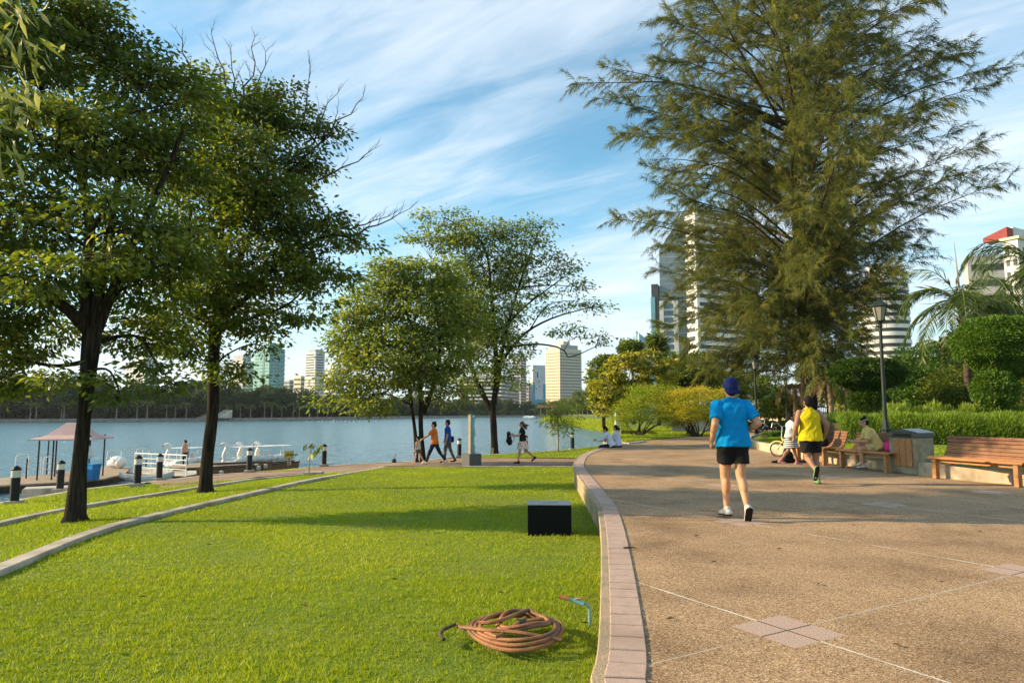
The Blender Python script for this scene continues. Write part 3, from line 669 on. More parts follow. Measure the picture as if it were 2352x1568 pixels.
    if hair:
        def hr(mb):
            mb.ell(at(0, -.022, .040), (.083, .098, .098), HR); mb.ell(at(0, -.055, -.010), (.084, .070, .082), HR)
            if hair == 'tail': mb.capsule(at(0, -.10, .03), at(0, -.15, -.02), .030, .035); mb.capsule(at(0, -.15, -.02), at(0, -.14, -.15), .035, .015)
            if hair == 'bun': mb.ell(at(0, -.06, .135), (.036, .036, .042), HR)
            if hair == 'knot': mb.ell(at(0, -.115, .0), (.042, .04, .045), HR)
            if hair == 'long': mb.capsule(at(0, -.07, .0), at(0, -.105, -.17), .070, .055); mb.capsule(at(0, -.105, -.17), at(0, -.10, -.26), .055, .03)
            if hair == 'blown':
                for dx, dy, dz in ((.02, -.26, -.10), (-.03, -.24, -.17), (.0, -.31, -.04), (.03, -.20, -.22)): mb.capsule(at(0, -.07, .02), at(dx, dy*.6, dz*.6), .05, .035); mb.capsule(at(dx, dy*.6, dz*.6), at(dx*1.3, dy, dz), .035, .012)
            if hair == 'spiky':
                for j in range(9): a = j*2.4; mb.capsule(at(.04*math.cos(a), -.02+.05*math.sin(a), .10), at(.075*math.cos(a), -.03+.085*math.sin(a), .145), .026, .008)
        if hair != 'cap': part('hair', hairmat, hr, .008, 2)
    if face:
        for sg in (-1, 1):
            mb = MB(); mb.m = Matrix.Scale(s, 4); mb.ell(at(sg*.031, .076, .008), (.013, .008, .007), HR, 8, 6); mb.build('eye', MATS['eye_dark'], t, True)
        mb = MB(); mb.m = Matrix.Scale(s, 4); mb.ell(at(0, .088, -.057), (.024, .008, .008), HR, 8, 6); mb.build('mouth', MATS['lips'], t, True)
    t['_j'] = 0; del t['_j']
    return t, dict(s=s, P=P, ch=ch, nk=nk, hd=hd, at=at, J=J, T=T, F=F, part=part)
def gp(px, py, z=0): return W(px, py, z)
# the man in the blue shirt
p = gp(1680, 1186); 
t, q = person('man in a bright blue T-shirt and backwards cap jogging away', (p.x, 8.95, 0), R(3), 1.80, 3, ((13, 17, -1, -4), (-5, 24, -2, -52)), ((-30, 16, 62, 8), (-34, 20, 95, 30)), (0, 4), 'skin', 0, 1.06, ('tee', 'shirt_blue', -.09, .74), ('shorts', 'shorts_black', .62), ('shoe_white', 'sole_dark'), 'short', curl=1.2)
def capf(mb):
    at = q['at']; mb.ell(at(0, -.016, .050), (.094, .108, .100)); mb.ell(at(0, -.045, .015), (.090, .085, .07))
def brim(mb): at = q['at']; mb.capsule(at(-.055, -.125, -.035), at(.055, -.125, -.035), .036, .036, .45, (0, .5, 1)); mb.capsule(at(-.05, -.09, -.02), at(.05, -.09, -.02), .034, .034, .6, (0, 0, 1))
co = q['part']('cap', 'cap_blue', capf, .007, 2); q['part']('brim', 'cap_blue', brim, .007, 2, co)
# the man in the yellow vest
t, q = person('man in a yellow sleeveless vest and black shorts jogging away past the benches', (gp(1857, 1108).x, 13.2, 0), R(-4), 1.70, 5, ((-2, 62, -2, -74), (4, 12, 1, 0)), ((-22, 20, 48, 5), (-26, 24, 60, 10)), (0, 6), 'skin_tan', 0, 1.18, ('vest', 'vest_yellow', -.13, 0), ('shorts', 'shorts_black', .72), ('shoe_green', 'sole_dark'), 'short', curl=1.2)
# the girl in the striped skirt beside him
person('girl in a white T-shirt and striped skirt beside the jogger in yellow', (gp(1806, 1064).x, 17.9, 0), R(-92), 1.36, 4, ((20, 8, 2, 0), (-16, 22, 2, -14)), ((18, 8, 40, 5), (22, 8, 50, 5)), (0, -4), 'skin_tan', 0, 1.05, ('tee', 'top_white', -.03, .55), ('skirt', 'stripe_cloth', .86), ('shoe_pink', 'shoe_white'), 'bun', curl=.7)
# the woman on the bench with her phone
WB = W(1931, 1073, 0).lerp(W(2036, 1086, 0), .50)
t, wq = person('woman in a yellow T-shirt sitting cross-legged on a bench with her phone', (WB.x+.36, WB.y, 0), R(78), 1.60, 28, ((82, 92, 2, -2), (98, 104, -12, -30)), ((12, 4, 78, 14), (14, 6, 74, 14)), (0, -14), 'skin', 1, 1.08, ('tee', 'tee_yellow', -.08, .80), ('shorts', 'shorts_tan', .62), ('sandal', 'sole_dark'), 'bun', seat=.575, curl=1.0)
def band_(mb):
    at = wq['at']
    for k in range(14): a = 2*PI*k/14; b_ = 2*PI*(k+1)/14; mb.capsule(at(.087*math.cos(a), -.015+.102*math.sin(a), .055-.012*math.sin(a)), at(.087*math.cos(b_), -.015+.102*math.sin(b_), .055-.012*math.sin(b_)), .019, .019, n=8)
wq['part']('headband', 'band_grey', band_, .007, 2)
# someone on the far bench, mostly hidden
person('person in black sitting on the far bench, mostly hidden behind the jogger in yellow', (W(1862, 1063, 0).x+.3, W(1862, 1063, 0).y, 0), R(90), 1.66, 8, ((84, 80, 6, 0), (80, 84, 6, 0)), ((22, 6, 66, 25), (20, 6, 60, 25)), (0, -8), 'skin', 0, 1.0, ('tee', 'top_black', -.08, 1.8), ('trousers', 'shorts_black', 1.95), ('bag_black', None), 'short', seat=.575)
# walkers on the lower path
person('small child in a pale sleeveless top and grey shorts walking beside the tree trunk', (gp(965, 1060.5, -.63).x, 26.8, -.63), R(78), 1.06, 3, ((16, 8, 3, 0), (-14, 20, 3, -18)), ((6, 8, 12, 0), (-14, 8, 20, 0)), (0, -4), 'skin', 0, 1.06, ('vest', 'top_white', -.06, 0), ('shorts', 'shorts_grey', .6), ('sandal', None), 'long')
person('man in an orange T-shirt and dark trousers striding and reaching out behind the child', (gp(1003, 1062, -.63).x, 26.3, -.63), R(84), 1.68, 4, ((24, 4, 3, 6), (-24, 14, 3, -22)), ((46, 8, 10, 0), (-16, 8, 8, 0)), (0, -4), 'skin', 0, .95, ('tee', 'shirt_orange', -.10, .7), ('trousers', 'jeans_dark', 1.88), ('sandal', None), 'spiky')
t, q = person('man in a royal blue shirt and grey trousers with a black shoulder bag', (gp(1034, 1057, -.64).x, 27.3, -.64), R(86), 1.70, 2, ((12, 8, 3, 0), (-12, 12, 3, -10)), ((-6, 8, 20, 0), (4, 14, 26, 0)), (0, -2), 'skin', 0, .95, ('tee', 'shirt_navy', -.08, .75), ('trousers', 'trousers_grey', 1.9), ('bag_black', None), 'spiky')
BAGM = q
t, q = person('young woman in a black top and floral skirt with wind-blown hair', (gp(1200, 1059, -.62).x, 26.7, -.62), R(88), 1.64, 4, ((18, 10, 2, 0), (-20, 30, 2, -36)), ((28, 8, 62, 10), (30, 10, 60, 16)), (0, -3), 'skin', 1, .92, ('tee', 'top_black', -.02, .45), ('skirt', 'floral_cloth', .80), ('bag_black', None), 'blown', 'hair_brown')
# two people on the edge of the plaza, seen from behind
person('person in a pale shirt leaning forward on the plaza edge, left of a pair', (gp(1398, 1025).x, 26.1, 0), R(74), 1.66, 26, ((82, 60, 6, 0), (78, 66, 6, 0)), ((40, 8, 50, 20), (38, 8, 54, 20)), (0, -20), 'skin', 0, 1.0, ('tee', 'shirt_pale', -.07, 1.7), ('trousers', 'jeans_dark', 1.95), ('bag_black', None), 'short', seat=.115, face=False)
person('person in a pale shirt sitting upright on the plaza edge, right of a pair', (gp(1413, 1024).x, 26.5, 0), R(60), 1.66, 10, ((80, 66, 6, 0), (84, 60, 6, 0)), ((26, 8, 50, 20), (20, 8, 44, 10)), (0, -6), 'skin', 1, 1.0, ('tee', 'shirt_pale', -.07, 1.6), ('trousers', 'jeans_dark', 1.95), ('bag_black', None), 'tail', seat=.115, face=False)
# the woman on the dock
person('woman in a pink top and dark jeans standing on the dock', (W(441, 1067, -1.75).x, 39.6, -1.75), R(82), 1.50, 4, ((4, 4, 3, 0), (-4, 6, 3, 0)), ((6, 6, 12, 0), (2, 6, 12, 0)), (0, -12), 'skin', 1, 1.0, ('tee', 'top_pink', -.05, .8), ('trousers', 'jeans_dark', 1.92), ('bag_black', None), 'knot', curl=.4)
# ---------------------------------------------------------------- things people carry
def on_person(q, name, label, cat, base_loc, rz): pass
def shoulder_bag():
    o = [x for x in COL.objects if x.get('label', '').startswith('man in a royal blue')][0]; M = Matrix.Translation(o.location)@Matrix.Rotation(o.rotation_euler.z, 4, 'Z'); s = BAGM['s']
    c = M@(s*(BAGM['P']+Vector((.19, -.10, -.02)))); t = thing('shoulder_bag', 'small black shoulder bag at the hip of the man in royal blue', 'bag', c, o.rotation_euler.z)
    mb = MB(); mb.box((0, 0, 0), (.09, .22, .24), bev=.03); mb.build('pouch', MATS['bag_black'], t, True)
    mb = MB(); a = Vector((0, .0, .12)); mb.tube([a, Vector((-.03, .07, .30)), Vector((-.12, .10, .48)), Vector((-.20, .06, .53))], .010, 6); mb.build('strap', MATS['bag_black'], t)
shoulder_bag()
def backpack():
    o = [x for x in COL.objects if x.get('label', '').startswith('young woman in a black')][0]; M = Matrix.Translation(o.location)@Matrix.Rotation(o.rotation_euler.z, 4, 'Z'); s = q['s']
    c = M@(s*((q['J']['a0'][2]+q['J']['a1'][2])/2+Vector((0, .14, -.10)))); t = thing('backpack', 'dark backpack held in front by the young woman in the floral skirt', 'backpack', c, o.rotation_euler.z)
    def f(mb): mb.capsule((0, 0, -.14), (0, .03, .16), .14, .11, .75, (1, 0, 0)); mb.ell((0, .08, -.1), (.10, .06, .09))
    blob('pack', f, 'bag_black', t, .012, 3)
    mb = MB(); mb.box((0, .14, -.10), (.10, .02, .05), bev=.008); mb.build('patch', MATS['sign_yellow'], t)
    for sx in (-.07, .07): mb = MB(); mb.tube([(sx, -.08, .2), (sx, -.18, .1), (sx, -.17, -.08), (sx, -.08, -.18)], .012, 6); mb.build('strap', MATS['bag_black'], t)
backpack()
def phone():
    o = [x for x in COL.objects if x.get('label', '').startswith('woman in a yellow')][0]; M = Matrix.Translation(o.location)@Matrix.Rotation(o.rotation_euler.z, 4, 'Z')
    a, b = wq['J']['a0'], wq['J']['a1']; c = M@(wq['s']*((a[2]+b[2])/2+(a[3]+b[3])/2*.10)); t = thing('phone', 'small pale phone in the hands of the woman on the bench', 'phone', c, o.rotation_euler.z)
    mb = MB(); mb.box((0, 0, 0), (.075, .15, .010), rot=Matrix.Rotation(R(35), 3, 'X'), bev=.004); mb.build('case', MATS['white_paint'], t); mb = MB(); mb.box((0, -.004, .0065), (.066, .135, .003), rot=Matrix.Rotation(R(35), 3, 'X')); mb.build('screen', MATS['black_paint'], t)
phone()
def pinkbag():
    t = thing('handbag', 'soft bright pink bag lying on the bench behind the seated woman', 'handbag', (WB.x+.42, WB.y-.42, .455), R(80))
    def f(mb): mb.capsule((-.15, 0, .06), (.15, 0, .07), .06, .06, .9, (0, 0, 1)); mb.capsule((-.12, 0, .15), (.13, .02, .15), .055, .05); mb.ell((0, .02, .1), (.19, .08, .11)); mb.ell((.1, 0, .19), (.07, .04, .04))
    blob('pouch', f, 'bag_pink', t, .010, 2)
    mb = MB(); mb.tube([(-.08, 0, .2), (-.04, .03, .27), (.05, .03, .26), (.1, 0, .2)], .010, 6); mb.build('handle', MATS['bag_pink'], t, True)
pinkbag()
# ================================================================ plants
def unit(v): return v/np.maximum(1e-9, np.linalg.norm(v, axis=1, keepdims=True))
def leaf_cards(P, Dv, ln, wd, tone, fold=.25, up=None):
    """folded leaf of two triangles at each P pointing along Dv"""
    n = len(P); Dv = unit(Dv); r = rng.normal(size=(n, 3)); S = unit(np.cross(Dv, r)); U = np.cross(S, Dv)
    ln = np.broadcast_to(np.asarray(ln), (n,))[:, None]; wd = np.broadcast_to(np.asarray(wd), (n,))[:, None]
    mid = P+Dv*ln*.45
    v = np.stack([P, mid+S*wd*.5+U*wd*fold, P+Dv*ln, mid-S*wd*.5+U*wd*fold], 1).reshape(-1, 3)
    i = np.arange(n)*4; f = np.concatenate([np.stack([i, i+1, i+2], 1), np.stack([i, i+2, i+3], 1)])
    return v, f, np.repeat(tone, 4)
def blades(P, Dv, ln, wd, tone):
    n = len(P); Dv = unit(Dv); r = rng.normal(size=(n, 3)); S = unit(np.cross(Dv, r))
    ln = np.broadcast_to(np.asarray(ln), (n,))[:, None]; wd = np.broadcast_to(np.asarray(wd), (n,))[:, None]
    v = np.stack([P-S*wd*.5, P+S*wd*.5, P+Dv*ln], 1).reshape(-1, 3); f = np.arange(n*3).reshape(-1, 3)
    return v, f, np.repeat(tone, 3)
def sphere_pts(n):
    return unit(rng.normal(size=(n, 3)))
def clusters_in(blobs, n, lo=.45):
    """cluster centres spread through the ellipsoids, more of them near the surface; returns centres and outward directions"""
    vol = np.array([(b[3]*b[4]*b[5])**.75*(b[6] if len(b) > 6 else 1) for b in blobs]); cnt = np.maximum(1, np.round(n*vol/vol.sum()).astype(int))
    C = []; O = []; I = []
    for k, (b, c) in enumerate(zip(blobs, cnt)):
        u = sphere_pts(c); r = lo+(1-lo)*rng.random((c, 1))**.6
        C.append(np.array(b[:3])+u*r*np.array(b[3:6])); O.append(u); I.append(np.full(c, k))
    return np.concatenate(C), np.concatenate(O), np.concatenate(I)
def pb(px, py, Y, rx, rz, w=1, dep=None):      # an ellipsoid given where it is seen, at its distance
    p = D(px, py, Y); k = Y/FL
    return (p.x, p.y, p.z, rx*k, (dep if dep else (rx+rz)/2)*k, rz*k, w)
def crown_mesh(name, blobs, ncl, per, rc, ln, wd, droop=.55, flat=.36, lo=.45, bias=0., spread=1.0):
    C, O, I = clusters_in(blobs, ncl, lo); n = len(C)
    k = np.maximum(4, (per*(.5+rng.random(n))).astype(int)); idx = np.repeat(np.arange(n), k); m = len(idx)
    off = rng.normal(size=(m, 3))*np.array([1, 1, flat])*rc*.55; P = C[idx]+off
    Dv = unit(off*np.array([1, 1, .6])+1e-6)*spread+rng.normal(size=(m, 3))*.45+O[idx]*.25+np.array([0, 0, -droop])
    ct = rng.random(n); tone = np.clip(.55*ct[idx]+.45*rng.random(m)+bias, 0, 1)
    s = .7+.6*rng.random(m)
    return leaf_cards(P, Dv, ln*s, wd*s, tone), C, I
def wig(a, b, n, amp):
    a, b = Vector(a), Vector(b); L = (b-a).length; out = []
    for i in range(n+1):
        t = i/n; p = a.lerp(b, t)
        if 0 < i < n: p += Vector((random.gauss(0, 1), random.gauss(0, 1), random.gauss(0, .6)))*amp*L
        out.append(p)
    return out
def limb(mb, pts, r0, r1, n=8, sub=3):
    pts = smooth_curve(pts, max(4, len(pts)*sub)); m = len(pts)
    mb.tube(pts, [r0+(r1-r0)*(i/(m-1))**.8 for i in range(m)], n)
    return pts
def trunk_mesh(mb, pts, radii, n=14, flare=0, seed=1, rough=.05):
    """a trunk through pts with lumpy bark outline and root flare"""
    rr = random.Random(seed); P = smooth_curve(pts, len(pts)*7); m = len(P)
    tab = [(i/(len(radii)-1), r) for i, r in enumerate(radii)]; vs = []; fs = []; ph = [rr.random()*6 for _ in range(6)]
    for i, p in enumerate(P):
        t = i/(m-1); r = lerp_tab(tab, t)
        h = (p-P[0]).length
        for k in range(n):
            a = 2*PI*k/n; q = r*(1+rough*math.sin(3*a+ph[0]+h*1.3)+rough*.8*math.sin(5*a+ph[1]-h*2.1)+rough*.6*math.sin(2*a+ph[2]+h*5))
            if flare and h < flare: q += (1-h/flare)**2*flare*.35*(.55+.45*math.sin(4*a+ph[3]))
            vs.append(p+Vector((math.cos(a)*q, math.sin(a)*q, 0)))
    for i in range(m-1):
        for k in range(n): fs.append((i*n+k, i*n+(k+1) % n, (i+1)*n+(k+1) % n, (i+1)*n+k))
    fs.append(tuple(range((m-1)*n, m*n)))
    mb.add(vs, fs); return P
def shift(v, o): return v-np.array(o, dtype=float)
def add_crown(parent, parts, mat_, name='crown'):
    o = np.array(parent.location)
    v = []; f = []; t = []; n = 0
    for a, b, c in parts:
        v.append(a); f.append(b+n); t.append(c); n += len(a)
    return link(name, np_mesh(name, np.concatenate(v)-o, np.concatenate(f), np.concatenate(t)), MATS[mat_], parent)
def broad_tree(name, label, base, trunk_pts, trunk_r, limbs, blobs, ncl, per, rc, ln, wd, leaf='leaf_deep', bark='bark_dark', flare=.35, twigs=None, stems=(), group=None, droop=.55, lo=.45, cat='tree', bias=0, twig_r=.018, nbr=1.0):
    """limbs = [(points...)] from the trunk; each crown blob is joined to the nearest limb by a branch, each cluster by a twig"""
    t = thing(name, label, cat, base, 0, group)
    mb = MB(base); trunk_mesh(mb, trunk_pts, trunk_r, 16, flare, seed=len(label))
    for pts, r0, r1 in stems: trunk_mesh(mb, pts, [r0, (r0+r1)/2, r1], 12, flare*.6, seed=len(pts)+3)
    mb.build('trunk', MATS[bark], t, True)
    mb = MB(base); nodes = []
    for pts, r0, r1 in limbs:
        q = limb(mb, pts, r0, r1, 8); nodes += [(p, r0+(r1-r0)*i/len(q)) for i, p in enumerate(q)]
    (crown, C, I) = crown_mesh(name, blobs, ncl, per, rc, ln, wd, droop, lo=lo, bias=bias)
    bn = []
    for b in blobs:
        c = Vector(b[:3]); p, r = min(nodes, key=lambda q: (q[0]-c).length+max(0, q[0].z-c.z+.3)*1.5)
        mid = p.lerp(c, .5)+Vector((random.gauss(0, .1), random.gauss(0, .1), random.uniform(-.05, .25)))*(c-p).length*.5
        rr = min(r*.6, .022+.013*(c-p).length); q = limb(mb, [p, mid, c], rr, rr*.4, 6); bn.append(q)
        for k in range(4):
            u = Vector(sphere_pts(1)[0]); u.z = abs(u.z)*.6; e = c+Vector((u.x*b[3], u.y*b[4], u.z*b[5]))*.8
            bn[-1] = bn[-1]+limb(mb, [q[len(q)//2], q[len(q)//2].lerp(e, .55)+Vector((0, 0, .05)), e], rr*.5, .006, 5)
    for k, (c, i) in enumerate(zip(C, I)):
        if random.random() > .6*nbr: continue
        c = Vector(c); p = min(bn[i], key=lambda q: (q-c).length)
        if (c-p).length > .15: mb.tube(wig(p, c, 2, .07), [twig_r*.6, twig_r*.45, twig_r*.25], 4, cap=False)
    mb.build('branches', MATS[bark], t, True)
    add_crown(t, [crown], leaf)
    if twigs: 
        mb = MB(base)
        for a, b in twigs: bare_twig(mb, Vector(a), Vector(b), .028, 3)
        mb.build('bare_twigs', MATS['twig'], t)
    return t
def bare_twig(mb, a, b, r, depth):
    L = (b-a).length; pts = wig(a, b, 5, .035); mb.tube(pts, [r*(1-.75*i/5) for i in range(6)], 5, cap=False)
    if depth == 0 or L < .12: return
    for i in (1, 2, 3, 4, 5):
        for s in range(1 if i < 5 else 2):
            d = (b-a).normalized(); u = Vector(sphere_pts(1)[0]); u = (u-d*u.dot(d)).normalized(); u.z = abs(u.z)*.7+.1
            l = L*random.uniform(.22, .42)*(1.15-.1*i); bare_twig(mb, pts[i], pts[i]+(d*.75+u*.65).normalized()*l, r*.5*(1-.1*i), depth-1)
# ---------------------------------------------------------------- the two big trees on the left
b1 = W(167, 1197, -.47); Y1 = b1.y
T = lambda px, py, dy=0: D(px, py, Y1+dy)
br1 = [pb(40, 130, Y1, 180, 120), pb(215, 90, Y1+1, 120, 90), pb(-90, 60, Y1, 160, 140), pb(330, 190, Y1+1, 120, 90), pb(120, 20, Y1+.5, 150, 90), pb(430, 235, Y1+1.2, 90, 75), pb(80, 320, Y1-1.2, 190, 110), pb(270, 330, Y1, 150, 110), pb(-120, 320, Y1, 170, 150), pb(390, 400, Y1+1, 120, 100), pb(60, 510, Y1, 190, 90), pb(260, 520, Y1-1, 150, 90), pb(390, 560, Y1, 110, 90), pb(-140, 560, Y1, 170, 130), pb(0, 690, Y1, 140, 90), pb(130, 640, Y1-1.3, 110, 60), pb(320, 650, Y1+.6, 110, 80), pb(95, 770, Y1+1, 80, 55), pb(-40, 790, Y1+.4, 110, 80), pb(15, 880, Y1+.4, 55, 50, .8), pb(330, 770, Y1+1.2, 95, 60), pb(20, 850, Y1+.3, 70, 55, .7), pb(150, 868, Y1-.6, 45, 30, .9), pb(242, 880, Y1-.3, 40, 45, .9), pb(270, 925, Y1-.3, 35, 28, 1), pb(400, 890, Y1+.2, 60, 26, 1), pb(340, 850, Y1+.6, 60, 35, .8), pb(240, 600, Y1-1.6, 70, 35, 1)]
broad_tree('broadleaf_tree', 'largest dark leafy tree with a leaning ridged trunk beside the wide stone kerb', b1,
    [T(172, 1197), T(178, 1100), T(196, 930), T(208, 810), T(214, 745)], [.165, .125, .103, .122, .155],
    [([T(206, 760), T(197, 660), T(205, 500), T(160, 320), T(60, 150)], .125, .04), ([T(217, 760), T(232, 640), T(262, 470), T(300, 260)], .11, .035), ([T(222, 760), T(262, 660), T(285, 600), T(350, 470), T(420, 300)], .10, .03),
     ([T(205, 760), T(130, 690, -.5), T(20, 640, -1), T(-120, 560, -1)], .12, .04), ([T(210, 790), T(290, 770, 1), T(350, 780, 1.5)], .06, .02), ([T(215, 640), T(200, 560, -1), T(240, 480, -1.5)], .08, .03), ([T(200, 830), T(120, 840, .5), T(30, 820, .5)], .05, .02), ([T(205, 850), T(250, 850, -.3), T(275, 900, -.3)], .03, .012), ([T(330, 780, 1), T(370, 850, .6), T(405, 880, .3)], .03, .012)],
    br1, 1020, 60, .34, .118, .054, 'leaf_deep', flare=.15, lo=.30, bias=.04)
b2 = W(470, 1131, -.64); Y2 = b2.y
T2 = lambda px, py, dy=0: D(px, py, Y2+dy)
br2 = [pb(480, 215, Y2, 70, 60), pb(560, 270, Y2, 110, 70), pb(640, 225, Y2, 45, 35, .8), pb(690, 285, Y2, 70, 40), pb(620, 260, Y2+1, 60, 50), pb(540, 380, Y2-1.2, 140, 100), pb(690, 370, Y2, 80, 45), pb(755, 310, Y2, 35, 25, .8), pb(730, 390, Y2+.5, 40, 20, .8), pb(480, 470, Y2, 130, 100), pb(610, 480, Y2-.8, 110, 80), pb(660, 440, Y2, 60, 40), pb(740, 525, Y2, 90, 40), pb(822, 560, Y2, 42, 20, .9), pb(700, 580, Y2-.5, 70, 40), pb(600, 600, Y2-.9, 120, 80), pb(480, 620, Y2-1.2, 100, 80), pb(720, 640, Y2, 75, 40), pb(775, 625, Y2+.5, 35, 22, .8), pb(560, 710, Y2, 110, 60), pb(700, 712, Y2, 55, 30), pb(430, 720, Y2-.5, 80, 70), pb(600, 770, Y2+.4, 70, 26, .8), pb(625, 806, Y2-.2, 40, 12, .9), pb(430, 800, Y2, 70, 45, .8), pb(520, 845, Y2-.3, 52, 30, .9), pb(560, 862, Y2-.2, 34, 18, .8)]
broad_tree('broadleaf_tree', 'tall dark leafy tree with bare twigs sticking out of its top, between two stone kerbs', b2,
    [T2(472, 1131), T2(476, 1060), T2(489, 940), T2(490, 830), T2(497, 745)], [.165, .138, .14, .128, .15],
    [([T2(497, 760), T2(500, 640), T2(510, 470), T2(480, 260)], .10, .03), ([T2(500, 760), T2(540, 620), T2(610, 470), T2(690, 370), T2(760, 310)], .12, .02), ([T2(500, 740), T2(560, 690), T2(660, 590), T2(760, 540), T2(820, 555)], .09, .02), ([T2(492, 760), T2(450, 690), T2(430, 600, -1), T2(440, 470, -1)], .09, .03), ([T2(505, 760), T2(580, 730), T2(660, 700), T2(720, 640)], .05, .015), ([T2(488, 850), T2(520, 815), T2(580, 790), T2(630, 806)], .03, .01), ([T2(487, 880), T2(520, 862), T2(560, 862)], .025, .01), ([T2(510, 600), T2(560, 420), T2(600, 280)], .07, .02)],
    br2, 680, 58, .42, .138, .064, 'leaf_deep', flare=.2, lo=.30,
    twigs=[(T2(560, 230), T2(585, 85)), (T2(530, 220), T2(485, 75)), (T2(545, 230), T2(530, 110)), (T2(570, 250), T2(610, 120)), (T2(690, 300), T2(712, 150)), (T2(740, 320), T2(835, 222)), (T2(700, 350), T2(775, 215)), (T2(730, 415), T2(862, 340)), (T2(800, 530), T2(905, 490)), (T2(820, 540), T2(940, 480)), (T2(450, 190), T2(405, 70)), (T2(700, 330), T2(800, 300))])
# ---------------------------------------------------------------- the two trees in the middle
b3 = W(962, 1061, -.66); Y3 = b3.y
T3 = lambda px, py, dy=0: D(px, py, Y3+dy)
br3 = [pb(905, 635, Y3, 60, 45), pb(985, 625, Y3, 80, 42), pb(860, 700, Y3, 85, 55), pb(960, 720, Y3, 110, 80), pb(800, 760, Y3, 45, 40), pb(830, 790, Y3, 70, 50), pb(900, 820, Y3-.8, 100, 70), pb(800, 850, Y3-.6, 45, 40, .8), pb(775, 893, Y3-.6, 48, 32, .8), pb(735, 925, Y3-.5, 26, 20, .7), pb(860, 905, Y3-.8, 55, 50), pb(1000, 820, Y3, 80, 70), pb(1030, 905, Y3, 55, 32, .8), pb(955, 880, Y3-.6, 60, 35), pb(1060, 720, Y3+1, 60, 60), pb(905, 560+40, Y3, 30, 16, .5)]
broad_tree('lakeside_tree', 'bushy tree with a pair of slim trunks and low foliage behind the walking child', b3,
    [T3(972, 1061), T3(968, 1010), T3(966, 950), T3(968, 900)], [.125, .10, .088, .075],
    [([T3(968, 930), T3(962, 860), T3(950, 760), T3(900, 650)], .11, .03), ([T3(972, 950), T3(1000, 870), T3(1010, 780), T3(990, 640)], .11, .03), ([T3(945, 930), T3(930, 850), T3(870, 760), T3(820, 700)], .09, .02), ([T3(935, 890), T3(880, 880), T3(800, 880), T3(740, 920)], .05, .015), ([T3(1000, 880), T3(1040, 890), T3(1060, 900)], .04, .015)],
    br3, 850, 36, .50, .175, .075, 'leaf_mid', flare=.15, bark='bark_dark', stems=[([T3(957, 1061), T3(954, 1000), T3(945, 930)], .085, .06)], twig_r=.02)
b4 = W(1136, 1041.5, -.78); Y4 = b4.y
T4 = lambda px, py, dy=0: D(px, py, Y4+dy)
br4 = [pb(1020, 505, Y4, 60, 28, .8), pb(975, 545, Y4, 45, 24, .7), pb(1060, 560, Y4, 70, 40), pb(1110, 535, Y4, 80, 35), pb(1160, 530, Y4, 50, 22, .8), pb(1245, 522, Y4, 45, 22, .8), pb(1205, 575, Y4, 70, 40), pb(1130, 620, Y4, 80, 50), pb(1060, 640, Y4, 70, 50), pb(1200, 660, Y4+.5, 60, 45, .8), pb(1275, 610, Y4, 45, 36, .7), pb(1320, 665, Y4, 45, 20, .6), pb(1355, 705, Y4, 40, 20, .7), pb(1270, 715, Y4, 60, 18, .5), pb(1310, 760, Y4, 55, 16, .6), pb(1375, 775, Y4, 34, 16, .7), pb(1120, 720, Y4, 95, 75), pb(1150, 800, Y4, 75, 60), pb(1085, 770, Y4-.5, 75, 65), pb(1175, 865, Y4, 42, 28, .8), pb(1080, 865, Y4, 55, 40, .8), pb(1020, 690, Y4, 60, 60)]
broad_tree('lakeside_tree', 'taller airy tree with one dark forked trunk and long spreading limbs on the lake edge', b4,
    [T4(1136, 1041), T4(1134, 990), T4(1132, 940), T4(1130, 925)], [.20, .168, .165, .18],
    [([T4(1126, 940), T4(1105, 895), T4(1085, 850), T4(1060, 740), T4(1010, 640)], .15, .03), ([T4(1134, 930), T4(1140, 850), T4(1130, 700), T4(1110, 560), T4(1020, 500)], .16, .03), ([T4(1140, 900), T4(1155, 800), T4(1185, 680), T4(1225, 560), T4(1245, 520)], .13, .02), ([T4(1145, 840), T4(1200, 770), T4(1270, 730), T4(1360, 705)], .10, .02), ([T4(1150, 800), T4(1230, 790), T4(1290, 800), T4(1310, 820), T4(1390, 785)], .07, .015), ([T4(1150, 760), T4(1210, 700), T4(1290, 640), T4(1320, 610)], .08, .015), ([T4(1195, 660), T4(1270, 655), T4(1340, 660)], .05, .012), ([T4(1215, 760), T4(1260, 700), T4(1330, 690)], .04, .012)],
    br4, 800, 34, .54, .185, .08, 'leaf_mid', flare=.2, bark='bark_dark', twig_r=.03, nbr=1.5, twigs=[(T4(1330, 700), T4(1395, 720)), (T4(960, 560), T4(905, 505))])
